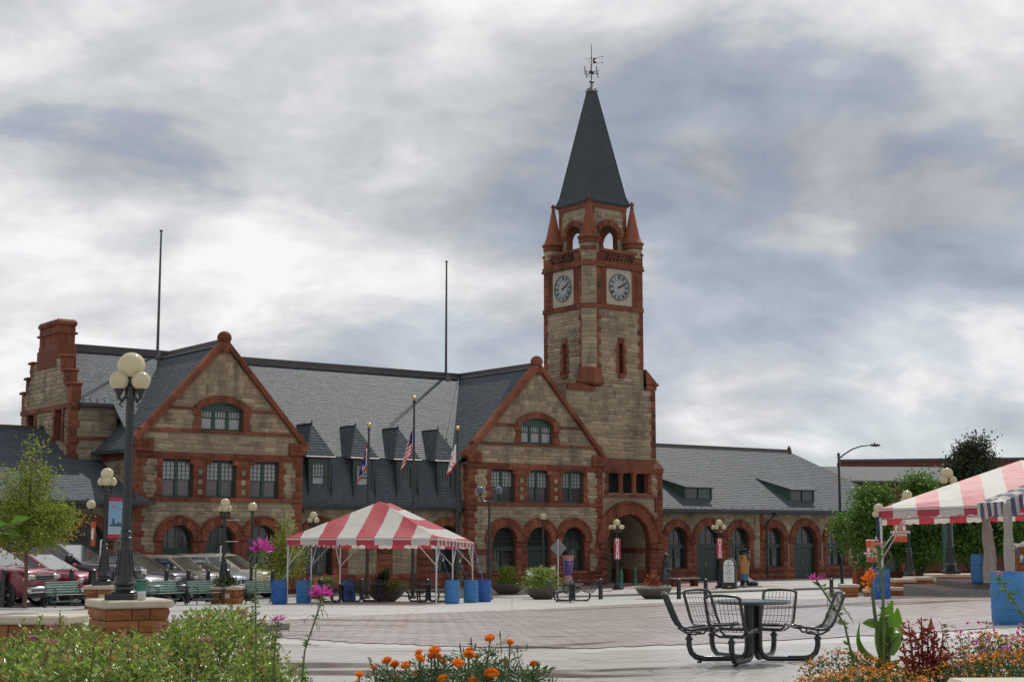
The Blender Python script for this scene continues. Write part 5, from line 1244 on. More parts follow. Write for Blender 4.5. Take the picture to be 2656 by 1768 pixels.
for lab, x, y, H, fn, seed, fz in (('flag pole with the blue state flag, left of the three', -6.75, 70.0, 8.12, wy, 1, 7.2), ('tallest flag pole, flying the striped national flag', -4.65, 70.4, 9.45, us, 2, 8.0), ('flag pole with the white flag, nearest the right gable', -2.6, 70.8, 8.05, wt_, 3, 7.3)):
    fp = thing('flag_pole', lab, 'flag pole', (x, y, gz(x, y)), 0, FG)
    mb = MB(); mb.tube([(0, 0, 0), (0, 0, H - .25)], [.085, .045], 12); mb.lathe([(.16, 0), (.16, .06), (.1, .14)], 12); mb.build('shaft', MT['black'], fp, smooth=50)
    mb = MB(); mb.lathe([(.05, -.32), (.075, -.30), (.075, -.18), (.03, -.15)], 10, c=(0, 0, H)); mb.build('truck', MT['iron'], fp, smooth=40)
    mb = MB(); mb.sphere((0, 0, H - .03), .10, 14, 10); mb.build('finial', MT['gold'], fp, smooth=180)
    mb = flag_mesh(1.6 if fn is us else 1.5, 1.1 if fn is us else 1.05, fn, seed=seed, droop=1.0 if fn is not wt_ else .7); fo2 = mb.build('flag', [MT['flagred'], MT['flagwhite'], MT['flagblue']], fp, smooth=60); fo2.location = (-.07, 0, fz)

# ================================================================== bollards
def bollard_mb(h=.92, r=.098):
    mb = MB(); mb.lathe([(r * 1.08, 0), (r * 1.08, .05), (r, .07), (r, h - .16), (r * .9, h - .15), (r * .9, h - .12), (r * 1.03, h - .11), (r * 1.03, h - .04), (r * .8, h - .01), (r * .3, h + .01)], 14); return mb
bmA = bollard_mb().mesh('bollard', MT['black'], 35); bmB = bollard_mb(1.30, .088).mesh('bollard', MT['black'], 35); bmC = bollard_mb(1.33, .145).mesh('bollard', MT['black'], 35)
BL = [(bmA, 4.06, 68.9, 'black bollard on the street edge right of mid-plaza table'), (bmA, 1.75, 69.2, 'black bollard directly behind the mid-plaza table'), (bmA, 7.72, 69.6, 'black bollard right of the low round planter'), (bmA, 9.07, 70.4, 'black bollard above the near table, left of information board'), (bmA, 15.6, 73.4, 'lone black bollard between information board and right steps'),
      (bmA, -3.72, 66.2, 'black bollard standing under the right part of the central tent'), (bmA, -3.9, 69.5, 'black bollard just behind another under the central tent'), (bmA, -6.9, 69.0, 'black bollard behind the planter under the central tent'), (bmA, -9.2, 66.5, 'black bollard behind the teal barrel under the tent'), (bmA, -8.6, 67.5, 'black bollard between tent posts left of the middle'),
      (bmB, -17.7, 52.3, 'slim black bollard at the left picture edge before red vehicle'), (bmB, -16.86, 54.1, 'slim black bollard behind the bench, before first red vehicle'), (bmB, -15.95, 54.4, 'slim black bollard behind the bench, before second red vehicle'), (bmC, -15.45, 55.3, 'thick black bollard between bench and stone pier'), (bmC, -11.5, 60.5, 'thick black bollard at the left end of small stone pier'),
      (bmB, -13.55, 58.9, 'slim black bollard before the grey-blue car'), (bmB, -12.95, 60.1, 'slim black bollard before the beige boxy car'), (bmB, -12.4, 61.3, 'slim black bollard before the silver wagon'), (bmB, -14.3, 56.9, 'slim black bollard behind the lamp pier with picture banner'), (bmB, -10.2, 64.0, 'slim black bollard behind the cone-shaped young tree'),
      (bmA, 21.2, 80.0, 'black bollard left of a pair behind the right blue barrel'), (bmA, 21.9, 80.6, 'black bollard right of a pair behind the right blue barrel')]
for me, x, y, lab in BL: o = link('bollard', me); o.location = (x, y, gz(x, y)); tag(o, lab, 'bollard', 'black bollards round the plaza')
gb = MB(); gb.lathe([(.16, 0), (.16, .08), (.11, .14), (.095, .7), (.115, .75), (.09, .85), (.05, 1.05), (.02, 1.12)], 12)
for x, y, lab in ((7.3, 89.0, 'green bollard inside the great arch'), (6.05, 83.2, 'green bollard standing behind the museum lamp base')):
    o = link('arch_bollard', gb.mesh('arch_bollard', MT['mailgreen'], 40)); o.location = (x, y, .1); tag(o, lab, 'bollard')

# ================================================================== blue barrels
def barrel_mb(h=.89, r=.292):
    return MB().lathe([(r * .90, 0), (r * .97, .03), (r, .10), (r, h * .30), (r * 1.035, h * .31), (r * 1.035, h * .33), (r, h * .345), (r, h * .64), (r * 1.035, h * .655), (r * 1.035, h * .675), (r, h * .69), (r * .985, h * .9), (r * .93, h - .03), (r * .96, h - .025), (r * .96, h), (r * .88, h), (r * .87, h - .02), (.01, h - .02)], 28)
bar1, bar2 = barrel_mb().mesh('barrel', MT['barrel'], 35), barrel_mb().mesh('barrel', MT['barrelb'], 35)
BA = [(bar1, -8.96, 57.9, 'deep blue barrel at the left front post of the central tent'), (bar2, -8.3, 59.9, 'lighter blue barrel just right of left front tent post'), (bar1, -6.75, 62.2, 'deep blue barrel under the middle of the central tent'),
      (bar2, -2.33, 58.6, 'sky blue barrel beside right front post of the central tent'), (bar2, -1.66, 60.6, 'teal blue barrel in the middle of three right of the tent'), (bar1, -1.15, 62.2, 'deep blue barrel farthest right of the central tent'),
      (bar1, 11.0, 44.9, 'bright blue barrel at the left post of the right tent'), (bar2, 8.45, 25.6, 'large near sky blue barrel at the right picture edge'), (bar2, 14.85, 47.6, 'sky blue barrel beside the draped post under right tent')]
for me, x, y, lab in BA:
    t = thing('barrel', lab, 'barrel', (x, y, gz(x, y) + (.42 if x > 14.5 else 0)), RND.uniform(0, 6), 'blue barrels weighting the tents'); link('drum', me, t)
    mb = MB(); mb.lathe([(.035, 0), (.035, .03), (.02, .035)], 8, c=(.15, 0, .865)); mb.lathe([(.025, 0), (.025, .025)], 8, c=(-.16, .02, .865)); mb.build('bung', MT['barrel'], t)

# ================================================================== table sets with attached wire seats
MT['tablemetal'] = pmat('dark_coated_steel', (.010, .012, .014), (.018, .021, .024), .34, 6, spec=.5, coat=.15)
MT['tabletop'] = pmat('blue_grey_table_top', (.03, .048, .055), (.05, .07, .08), .2, 6, spec=.6, coat=.4)
def seat_meshes():
    prof = [(.52, .425), (.56, .435), (.66, .415), (.76, .40), (.84, .405), (.90, .44), (.945, .51), (.99, .62), (1.035, .73), (1.065, .80)]
    w = .215
    fm = MB(); side = lambda s_: [(x, s_ * w, z) for x, z in prof]
    loop = side(1) + [(1.075, .16 * 1, .825), (1.078, 0, .832), (1.075, -.16, .825)] + side(-1)[::-1] + [(.505, -.15, .42), (.50, 0, .418), (.505, .15, .42)]
    fm.tube(loop, .017, 8, closed=True)
    fm.tube([(.60, .2, .40), (.62, .13, .355), (.80, .13, .345), (.88, .2, .40)], .013, 6); fm.tube([(.60, -.2, .40), (.62, -.13, .355), (.80, -.13, .345), (.88, -.2, .40)], .013, 6)
    fm.tube([(.72, -.13, .35), (.72, .13, .35)], .02, 6); fm.tube([(.78, 0, .28), (.78, 0, .36)], .026, 8)
    wm = MB()
    for i in range(9):
        y = -w + 2 * w * (i + .5) / 9; wm.tube([(x, y, z + .004) for x, z in prof], .0034, 4)
    dense = []
    for (x0, z0), (x1, z1) in zip(prof, prof[1:]):
        k = max(1, round(math.hypot(x1 - x0, z1 - z0) / .10))
        for q in range(k): dense.append((x0 + (x1 - x0) * q / k, z0 + (z1 - z0) * q / k))
    for x, z in dense[1:]: wm.tube([(x, -w, z + .004), (x, w, z + .004)], .0028, 4)
    lg = MB(); lg.tube([(.075, 0, .70), (.075, 0, .20), (.085, 0, .13), (.12, 0, .075), (.18, 0, .05), (.62, 0, .05), (.70, 0, .07), (.755, 0, .12), (.78, 0, .20), (.78, 0, .31)], .034, 10)
    lg.box((.66, 0, .012), (.05, .05, .024)); lg.lathe([(.045, 0), (.045, .03)], 10, c=(.78, 0, .27))
    return fm.mesh('seat', MT['tablemetal'], 60), wm.mesh('wire_mesh', MT['tablemetal'], None), lg.mesh('leg', MT['tablemetal'], 60)
SEAT, WIRE, LEG = seat_meshes()
tm = MB(); tm.lathe([(.02, .695), (.43, .70), (.455, .703), (.462, .715), (.462, .728), (.452, .738), (.02, .738)], 48); TTOP = tm.mesh('table_top', MT['tabletop'], 30)
hm_ = MB(); hm_.lathe([(.06, .34), (.075, .35), (.075, .42), (.06, .43)], 14); hm_.lathe([(.14, .675), (.14, .695)], 14); HUB = hm_.mesh('hub', MT['tablemetal'], 40)
def table_set(x, y, label, rz=0., seats=(0, 60, 120, 180, 240), wires=True, scale=1.0):
    t = thing('picnic_table', label, 'table', (x, y, gz(x, y) + .02), rz, 'round tables with attached wire seats')
    t.scale = (scale,) * 3
    link('table_top', TTOP, t); link('hub', HUB, t)
    for a in seats:
        M = Matrix.Rotation(rad(a), 4, 'Z'); link('leg', LEG, t, M); s = link('seat', SEAT, t, M); link('wire_mesh', WIRE, s)
    return t
table_set(2.91, 18.2, 'near round dark metal table with five attached wire seats', rad(2))
table_set(2.43, 60.8, 'small round metal table with wire seats in mid plaza', rad(20))
table_set(-6.75, 59.6, 'round metal table under the left part of the central tent', rad(10)); table_set(-5.4, 61.0, 'round metal table under the tent in front of the planter', rad(35)); table_set(-3.35, 60.2, 'round metal table under the right part of the central tent', rad(0))

# ================================================================== striped tents
def clip_x(poly, x0, x1):
    for sgn, lim in ((1, x0), (-1, x1)):
        out = []
        for i in range(len(poly)):
            p, q = poly[i], poly[(i + 1) % len(poly)]; dp, dq = sgn * (p[0] - lim), sgn * (q[0] - lim)
            if dp >= 0: out.append(p)
            if (dp >= 0) != (dq >= 0):
                t = dp / (dp - dq); out.append(tuple(p[k] + (q[k] - p[k]) * t for k in range(3)))
        poly = out
        if len(poly) < 3: return []
    return poly
def tent(label, corner, rz, w, d, inset, eave, rise, stripe, first, tilt=(0, 0), post_y=(), val=.30):
    t = thing('striped_tent', label, 'tent', corner, rz); cx_, cy_ = w / 2, d / 2
    gx = lambda x, y: tilt[0] * x + tilt[1] * y
    hz = lambda x, y: eave + gx(x, y)
    ix = min(inset, cx_); iy = min(inset, cy_)
    r0, r1_ = (cx_, iy, hz(cx_, iy) + rise), (cx_, d - iy, hz(cx_, d - iy) + rise)
    c4_ = [(0, 0, hz(0, 0)), (w, 0, hz(w, 0)), (w, d, hz(w, d)), (0, d, hz(0, d))]
    faces = [[c4_[0], c4_[1], r0], [c4_[1], c4_[2], r1_, r0], [c4_[2], c4_[3], r1_], [c4_[3], c4_[0], r0, r1_]]
    mb = MB(); ns = int(math.ceil(w / stripe)) + 1
    for f in faces:                      # every stripe is a small grid, so that the cloth sags and wrinkles between its frame tubes
        p0, p1, p2 = (Vec(q) for q in f[:3]); nn = (p1 - p0).cross(p2 - p0); xs_f = [q[0] for q in f]
        def zof(x, y): return p0.z - (nn.x * (x - p0.x) + nn.y * (y - p0.y)) / nn.z
        def yr(x):
            ys_ = []
            for i_ in range(len(f)):
                q, r_ = f[i_], f[(i_ + 1) % len(f)]
                if (q[0] - x) * (r_[0] - x) <= 0 and abs(q[0] - r_[0]) > 1e-6: ys_.append(q[1] + (r_[1] - q[1]) * (x - q[0]) / (r_[0] - q[0]))
                elif abs(q[0] - x) < 1e-6: ys_.append(q[1])
            return min(ys_), max(ys_)
        for i in range(-1, ns):
            xa, xb = max(first + i * stripe, min(xs_f)), min(first + (i + 1) * stripe, max(xs_f))
            if xb - xa < .01: continue
            def fn(u_, v_):
                x = xa + (xb - xa) * u_; x = min(max(x, min(xs_f) + 1e-4), max(xs_f) - 1e-4); y0_, y1_ = yr(x); y = y0_ + (y1_ - y0_) * v_
                sag = .075 * min(1, (y1_ - y0_) / 2) * math.sin(math.pi * v_) + .012 * math.sin(x * 5.3 + y * 2.1) * math.sin(math.pi * v_) + .01 * math.sin(y * 9 - x * 3) * math.sin(math.pi * v_)
                return (x, y, zof(x, y) - sag)
            mb.grid(fn, 3, 14, i % 2)
    cp = mb.build('canopy', [MT['tentwhite'], MT['tentred']], t, smooth=30)
    def valance(p, q, name, st, ph):
        p, q = Vec(p), Vec(q); ln = (q - p).length; vb = MB(); k = int(ln / .06); dirv = (q - p).normalized(); nrm = Vec((dirv.y, -dirv.x, 0))
        pts = []
        for i in range(k + 1):
            a = i / k * ln; P_ = p + dirv * a; sc = abs(math.sin(math.pi * a / .30)) * .045; o_ = nrm * (.015 * math.sin(a * 4.3) + .008 * math.sin(a * 11))
            pts.append((P_, P_ + Vec((0, 0, -val + .05 - sc)) + o_))
        for i in range(k):
            a = (i + .5) / k * ln; vb.add([pts[i][0], pts[i + 1][0], pts[i + 1][1], pts[i][1]], [(0, 1, 2, 3)], int(math.floor((a - ph) / st)) % 2)
        vb.build(name, [MT['tentwhite'], MT['tentred']], t)
    off = first
    valance(c4_[0], c4_[1], 'valance', stripe, first); valance(c4_[1], c4_[2], 'valance', stripe * .5, 0.); valance(c4_[2], c4_[3], 'valance', stripe * .8, .1); valance(c4_[3], c4_[0], 'valance', stripe * .5, .1)
    base = corner[2]
    def foot(x, y):
        X = corner[0] + x * math.cos(rz) - y * math.sin(rz); Y = corner[1] + x * math.sin(rz) + y * math.cos(rz); return gz(X, Y) - base
    posts = [(.04, .04), (w - .04, .04), (w - .04, d - .04), (.04, d - .04)] + [(.04, y) for y in post_y] + [(w - .04, y) for y in post_y]
    for x, y in posts:
        zf = foot(x, y); pm = MB(); pm.tube([(x, y, zf), (x, y, hz(x, y) - .02)], .033, 10); pm.box((x, y, zf + .012), (.16, .16, .024)); pm.lathe([(.042, 0), (.042, .10)], 10, c=(x, y, zf + 1.38)); pm.build('post', MT['steel'], t, smooth=40)
        bm = MB(); zc = zf + 1.45
        for sx_, sy_ in ((1 if x < cx_ else -1, 0), (0, 1 if y < cy_ else -1)): bm.tube([(x, y, zc), (x + sx_ * .85, y + sy_ * .85, hz(x, y) - .12)], .02, 8)
        bm.build('brace', MT['steel'], t, smooth=40)
    fm = MB()
    for p, q in zip(c4_, c4_[1:] + c4_[:1]): fm.tube([Vec(p) - Vec((0, 0, .05)), Vec(q) - Vec((0, 0, .05))], .03, 8)
    for c_, r_ in ((c4_[0], r0), (c4_[1], r0), (c4_[2], r1_), (c4_[3], r1_)): fm.tube([Vec(c_) - Vec((0, 0, .06)), Vec(r_) - Vec((0, 0, .08))], .028, 8)
    fm.build('frame', MT['steel'], t, smooth=40)
    return t
T1 = (-8.72, 58.0); T1rz = rad(-9)
tent1 = tent('red and white striped tent in the middle of the plaza', (*T1, gz(*T1)), T1rz, 5.95, 7.6, 3.0, 2.52, 1.55, .735, .53, tilt=(.0, -.0272), post_y=(3.2,))
T2 = (11.35, 46.2)
tent2 = tent('large red and white striped tent at the right edge', (*T2, gz(*T2)), rad(-14), 9.3, 9.2, 4.6, 2.72, 1.62, .70, .42, tilt=(.03, -.02))
# ratchet straps down to the barrels
MT['strap'] = pmat('blue_strap', (.02, .07, .26), (.03, .1, .32), .6, 5)
def strap(t, p, q):
    mb = MB(); mb.tube([p, q], .013, 5); mb.build('ratchet_strap', MT['strap'], t); m_ = Vec(p).lerp(Vec(q), .45); mb = MB(); mb.box(tuple(m_), (.05, .03, .12), b=.01); mb.build('ratchet', MT['steel'], t)
strap(tent1, (5.92, .1, 2.3), (6.35, .55, .95)); strap(tent1, (5.92, 3.2, 2.25), (6.6, 3.0, .8)); strap(tent1, (5.95, 7.5, 2.2), (6.9, 4.6, .8)); strap(tent1, (.05, 3.2, 2.2), (-.3, .4, .9))
strap(tent2, (.0, 0, 2.55), (-.25, -.6, .9))
# navy and white canopy at the right edge
cn = thing('torn_canopy', 'torn navy and white striped canopy on poles above the near barrel', 'canopy', (9.12, 26.6, gz(9.1, 26.6)))
def canopy_face(mb, p0, p1, drop, k=12, mi0=0):
    p0, p1 = Vec(p0), Vec(p1)
    for i in range(k):
        a, b = p0.lerp(p1, i / k), p0.lerp(p1, (i + 1) / k); s1_, s2_ = RND.uniform(.75, 1.1), RND.uniform(.75, 1.1)
        f = Vec((0, -.05 * math.sin(i * 1.7), 0)); mb.add([a, b, b + Vec((.0, -.06, -drop * s1_)) + f, a + Vec((0, -.06, -drop * s2_)) + f], [(0, 1, 2, 3)], (i + mi0) % 2)
mb = MB(); canopy_face(mb, (-.32, 0, 2.12), (.32, -.15, 2.40), .32, 9); canopy_face(mb, (-.34, .05, 2.1), (-.34, 1.6, 2.1), .3, 8, 1)
mb.grid(lambda a, b: (-.34 + .9 * a + .0, -.02 + 1.6 * b, 2.12 + .34 * a + .05 * math.sin(b * 6)), 8, 6, lambda a, b: int(a * 8) % 2); mb.build('canopy', [MT['canvas'], MT['navy']], cn)
mb = MB(); mb.add([(.30, -.2, 2.46), (.62, -.3, 2.5), (.62, -.28, 2.2), (.44, -.22, 2.05)], [(0, 1, 2, 3)]); mb.build('corner_flap', MT['navy'], cn)
mb = MB(); mb.tube([(-.30, 0, .0), (-.30, 0, 2.1)], .028, 8); mb.build('post', MT['steel'], cn, smooth=40)
mb = MB(); mb.tube([(.56, -.25, -.1), (.50, -.25, 2.45)], .03, 8); mb.build('post', MT['steel'], cn, smooth=40)
mb = MB(); mb.tube([(-.26, 0, 1.25), (.5, -.2, 1.72)], .022, 8); mb.build('brace', MT['steel'], cn, smooth=40)
mb = MB()      # gathered cloth wrapped round the left post
def drape(a, b):
    r_ = .055 + .02 * abs(math.sin(b * 5.1)) + .02 * math.sin(a * 6.28 * 4 + b * 5); z = .75 + 1.32 * b; r_ *= (1.15 - .3 * b); return (-.30 + r_ * math.cos(a * 6.283), r_ * math.sin(a * 6.283), z)
mb.grid(drape, 30, 18, closed_u=True); mb.build('gathered_cloth', MT['canvas'], cn, smooth=60)
strap(cn, (-.22, -.1, 1.3), (-.12, -.5, .85)); strap(cn, (.45, -.25, 1.6), (.1, -.7, .85))
dp_ = thing('draped_post', 'tall off-white cloth gathered round a post under the right tent', 'drape', (14.9, 46.9, gz(14.9, 46.9) + .42))
mb = MB(); mb.grid(lambda a, b: (((.10 + .10 * (1 - b) + .035 * math.sin(a * 6.28 * 4 + b * 5) + .02 * math.sin(b * 17 + a * 9)) * math.cos(a * 6.283)) + .04 * math.sin(b * 5), ((.09 + .04 * math.sin(a * 6.28 * 4)) * math.sin(a * 6.283)), 2.35 * b), 32, 14, closed_u=True); mb.build('cloth', MT['canvas'], dp_, smooth=60)

# ================================================================== benches
def bench(x, y, rz, label):
    t = thing('park_bench', label, 'bench', (x, y, gz(x, y)), rz, 'green benches in front of parked cars'); L_ = 1.35
    for i in range(5):
        mb = MB(); mb.box((0, -.16 + i * .088, .435 - .004 * i), (L_, .072, .03), b=.008); mb.build('seat_slat', MT['teal'], t)
    for i in range(5):
        mb = MB(); mb.box((0, .27 + i * .028, .50 + i * .083), (L_, .03, .074), b=.008); mb.build('back_slat', MT['teal'], t)
    mb = MB(); mb.box((0, .05, .2), (L_ - .1, .03, .05)); mb.build('stretcher', MT['teal'], t)
    for s_ in (-1, 1):
        e = MB(); X = s_ * (L_ / 2 - .03)
        e.tube([(X, -.24, 0), (X, -.2, .12), (X, -.12, .22), (X, -.05, .30), (X, -.02, .41)], .024, 6); e.tube([(X, .38, 0), (X, .30, .10), (X, .22, .22), (X, .20, .41)], .024, 6)
        e.tube([(X, -.12, .22), (X, .05, .29), (X, .22, .22)], .02, 6); e.tube([(X, -.22, .41), (X, .24, .40), (X, .32, .62), (X, .41, .90)], .024, 6)
        e.tube([(X, -.2, .41), (X, -.27, .50), (X, -.26, .60), (X, -.18, .655), (X, .05, .66), (X, .30, .66)], .022, 6); e.tube([(X, -.18, .52), (X, -.13, .56), (X, -.09, .52), (X, -.13, .48)], .014, 5, closed=True)
        e.box((X, -.25, .01), (.06, .1, .02)); e.box((X, .38, .01), (.06, .1, .02)); e.build('end_frame', MT['dkgreen'], t, smooth=50)
    return t
bench(-15.55, 52.6, rad(52), 'green slatted bench beside the thin tree, nearest on the left'); bench(-12.95, 56.6, rad(52), 'green slatted bench just right of the stone lamp pier'); bench(-11.65, 57.4, rad(52), 'green slatted bench second right of the stone lamp pier')
bench(-18.2, 52.2, rad(52), 'green bench cut off by the left picture edge'); bench(-9.75, 59.2, rad(52), 'green bench hidden behind the left tent barrel')
mbx = thing('litter_bin', 'green metal litter box right of the tall lamp base', 'bin', (-12.3, 49.5, gz(-12, 49.5)), rad(-15))
mb = MB(); mb.box((0, 0, .46), (.40, .40, .92), b=.025); mb.build('body', MT['mailgreen'], mbx); mb = MB(); mb.box((-.1, -.24, .66), (.22, .1, .24), b=.02); mb.build('chute', MT['mailgreen'], mbx); mb = MB(); mb.box((0, 0, .94), (.44, .44, .04), b=.01); mb.build('lid', MT['mailgreen'], mbx); mb = MB(); mb.sphere((-.1, -.3, .62), .025, 8, 6); mb.build('knob', MT['white'], mbx)
# ================================================================== parked cars (local +x forward)
MT['tyre'] = pmat('tyre_rubber', (.012, .012, .012), (.02, .02, .02), .8, 6); MT['rim'] = pmat('alloy_wheel', (.42, .42, .43), (.55, .55, .56), .3, 6, metal=.7); MT['chrome'] = pmat('chrome_trim', (.55, .55, .56), (.66, .66, .67), .16, 4, metal=.9)
MT['carglass'] = pmat('car_glass', (.02, .035, .035), (.04, .06, .058), .04, 1, spec=.9, coat=1.); MT['carplastic'] = pmat('black_trim', (.015, .015, .016), (.025, .025, .026), .5, 6); MT['lens'] = pmat('headlight_lens', (.45, .46, .47), (.6, .6, .6), .08, 6, coat=1.); MT['amber'] = pmat('amber_lens', (.75, .25, .02), (.8, .3, .03), .15, 6, coat=1.); MT['plate'] = pmat('number_plate', (.55, .56, .6), (.6, .6, .65), .5, 3)
def wheel_meshes(r, w):
    t = MB(); n = 24; prof = [(r * .66, -w / 2), (r * .92, -w / 2), (r, -w * .36), (r, w * .36), (r * .92, w / 2), (r * .66, w / 2)]
    for i, (rr, yy) in enumerate(prof):
        for j in range(n): a = 2 * math.pi * j / n; t.v.append((rr * math.cos(a), yy, rr * math.sin(a)))
    for i in range(5):
        for j in range(n): t.f.append((i * n + j, i * n + (j + 1) % n, (i + 1) * n + (j + 1) % n, (i + 1) * n + j)); t.m.append(0)
    rm = MB(); R = Matrix.Rotation(rad(90), 4, 'X'); rm.lathe([(.05, -w * .42), (r * .66, -w * .42), (r * .68, w * .42), (r * .60, w * .40), (r * .58, w * .25), (.05, w * .25)], 20, M=R)
    for k in range(5):
        a = 2 * math.pi * k / 5; rm.tube([(.04 * math.cos(a), -w * .44, .04 * math.sin(a)), (r * .62 * math.cos(a), -w * .44, r * .62 * math.sin(a))], .045, 5)
    rm.sphere((0, -w * .45, 0), .05, 8, 6); return t.mesh('tyre', MT['tyre'], 40), rm.mesh('rim', MT['rim'], 40)
WH = {}
def make_car(label, front, rz, paint, L_, Wd, roof, hood, belt, xs_, wr=.36, rails=False, boxy=.0, bumper='paint', mirrors=1., grille='chrome', base=.30):
    """xs_: windscreen base, windscreen top, roof rear, rear glass base, as distances back from the nose; front: nose position"""
    hx, hy = math.cos(rz), math.sin(rz); z0 = gz(front[0], front[1])
    t = thing('parked_car', label, 'car', (front[0] - hx * L_ / 2, front[1] - hy * L_ / 2, z0), rz, 'cars parked side by side on the left'); t.scale = (1.07, 1.07, 1.15)
    F = L_ / 2; hw = Wd / 2; wsb, wst, rr, rgb = (F - q for q in xs_)
    top = lambda x: (hood - .10 - .12 * max(0, (x - (F - .35)) / .35) ** 2 + .10 * min(1, max(0, (F - x) / 1.0))) if x > wsb else (belt + (hood - belt) * max(0, (x - wsb + .3) / .3) if x > wsb - .3 else belt + (-.04 if x < -F + .3 else 0))
    body = MB(); st = [-F, -F + .06, -F + .25, -F + .8, -F * .5, -.2, wsb - .3, wsb, (wsb + F) / 2, F - .55, F - .28, F - .1, F]
    sec = []
    for x in st:
        e = max(0, (abs(x) - (F - .5)) / .5); w_ = hw * (1 - .13 * e ** 2) ; zt = top(x); lo = base + (.06 if abs(x) > F - .2 else 0)
        if abs(x) >= F - 1e-6: w_ *= .94; zt = min(zt, base + .55)
        sec.append([(x, -w_ * .80, zt), (x, -w_ * .95, zt - .05), (x, -w_, zt - .18), (x, -w_ * 1.01, (zt + lo) / 2), (x, -w_ * .98, lo + .08), (x, -w_ * .9, lo), (x, w_ * .9, lo), (x, w_ * .98, lo + .08), (x, w_ * 1.01, (zt + lo) / 2), (x, w_, zt - .18), (x, w_ * .95, zt - .05), (x, w_ * .80, zt), (x, 0, zt + .03)])
    n = 13; vs = [p for s_ in sec for p in s_]
    fs = [(i * n + j, i * n + (j + 1) % n, (i + 1) * n + (j + 1) % n, (i + 1) * n + j) for i in range(len(st) - 1) for j in range(n)] + [tuple(range(n))[::-1], tuple((len(st) - 1) * n + j for j in range(n))]
    body.add(vs, fs); body.build('body', paint, t, smooth=50)
    cab = MB(); bw, rw = hw * .93, hw * (.93 - .17 + boxy); zb = belt - .04
    B_ = [(wsb, -bw * .95, zb), (wsb, bw * .95, zb), (rgb, bw, zb), (rgb, -bw, zb)]; T_ = [(wst, -rw * .95, roof - .06), (wst, rw * .95, roof - .06), (rr, rw, roof - .05), (rr, -rw, roof - .05)]
    m1_ = [(wst - .25, -rw * .78, roof), (wst - .25, rw * .78, roof), (rr + .2, rw * .8, roof), (rr + .2, -rw * .8, roof)]
    cab.add(B_ + T_ + m1_, [(0, 1, 5, 4), (1, 2, 6, 5), (2, 3, 7, 6), (3, 0, 4, 7), (4, 5, 9, 8), (5, 6, 10, 9), (6, 7, 11, 10), (7, 4, 8, 11), (8, 9, 10, 11)]); cab.build('cabin', paint, t, smooth=35)
    def quad_pane(name, p, out):
        o_ = Vec(out) * .012; mb = MB(); mb.add([Vec(q) + o_ for q in p] + [Vec(q) for q in p], [(0, 1, 2, 3), (0, 4, 5, 1), (1, 5, 6, 2), (2, 6, 7, 3), (3, 7, 4, 0)]); mb.build(name, MT['carglass'], t)
    lerp = lambda a, b, q: Vec(a).lerp(Vec(b), q)
    def inset(a, b, c, d, u0, u1, v0, v1): f = lambda u, v: lerp(lerp(a, b, u), lerp(d, c, u), v); return [f(u0, v0), f(u1, v0), f(u1, v1), f(u0, v1)]
    quad_pane('windscreen', inset(B_[0], B_[1], T_[1], T_[0], .05, .95, .10, .95), (.6, 0, .5)); quad_pane('rear_window', inset(B_[2], B_[3], T_[3], T_[2], .1, .9, .2, .9), (-.8, 0, .3))
    for s_ in (0, 1):
        a, b, c, d = (B_[3], B_[0], T_[0], T_[3]) if s_ == 0 else (B_[2], B_[1], T_[1], T_[2]); o_ = (0, -1, .25) if s_ == 0 else (0, 1, .25); k = 3 if (wsb - rgb) > 2.4 else 2
        for i in range(k): quad_pane('side_window', inset(a, b, c, d, .04 + i * .93 / k, .01 + (i + 1) * .93 / k, .10, .88), o_)
    if wr not in WH: WH[wr] = wheel_meshes(wr, .23)
    for x in (F - .88, -F + .95):
        for s_ in (-1, 1):
            M = Matrix.Translation((x, s_ * (hw - .10), wr)) @ (Matrix() if s_ < 0 else Matrix.Rotation(math.pi, 4, 'Z')); w_ = link('wheel', WH[wr][0], t, M); link('rim', WH[wr][1], w_)
            am = MB(); R = Matrix.Translation((x, s_ * (hw * 1.0), wr + .02)) @ Matrix.Rotation(rad(90), 4, 'X'); am.lathe([(wr * 1.17, -.014), (wr * 1.17, .014), (.02, .014)], 24, M=R); am.build('wheel_well_shade', MT['carplastic'], t)  # flat black disc paints the shade inside the wheel well
    for s_ in (-1, 1):
        hl = MB(); hl.box((F - .12, s_ * hw * .70, hood - .30), (.24, hw * .40, .17), b=.045); h_ = hl.build('headlight', MT['lens'], t, smooth=40); am = MB(); am.box((F - .17, s_ * hw * .90, hood - .34), (.20, .10, .12), b=.03); am.build('turn_signal', MT['amber'], h_)
        mr = MB(); mr.box((wsb - .38, s_ * (hw + .10), belt + .10), (.14, .20 * mirrors, .17 * mirrors), b=.04); mr.box((wsb - .36, s_ * (hw + .0), belt + .03), (.06, .12, .05)); mr.build('mirror', MT['carplastic'] if mirrors > 1 else paint, t, smooth=40)
        dh = MB()
        for x in (wsb - 1.0, wsb - 1.95): dh.box((x, s_ * (hw * 1.012), belt - .16), (.18, .03, .04), b=.01)
        dh.build('door_handle', MT['carplastic'], t)
    gr = MB(); gr.box((F - .02, 0, hood - .32), (.06, hw * .95, .18), b=.02); g_ = gr.build('grille', MT['carplastic'], t)
    gb_ = MB()
    for k in range(3): gb_.box((F + .015, 0, hood - .385 + k * .065), (.02, hw * .92, .022))
    gb_.build('grille_bar', MT['chrome'], g_)
    bm = MB(); bm.box((F + .0, 0, base + .22), (.22, Wd * .96, .20), b=.06); bm.build('bumper', MT['chrome'] if bumper == 'chrome' else paint, t, smooth=40); lb = MB(); lb.box((F + .03, 0, base + .06), (.10, Wd * .86, .14), b=.03); lb.build('air_dam', MT['carplastic'], t)
    pl = MB(); pl.box((F + .12, 0, base + .21), (.015, .31, .15)); pl.build('number_plate', MT['plate'], t)
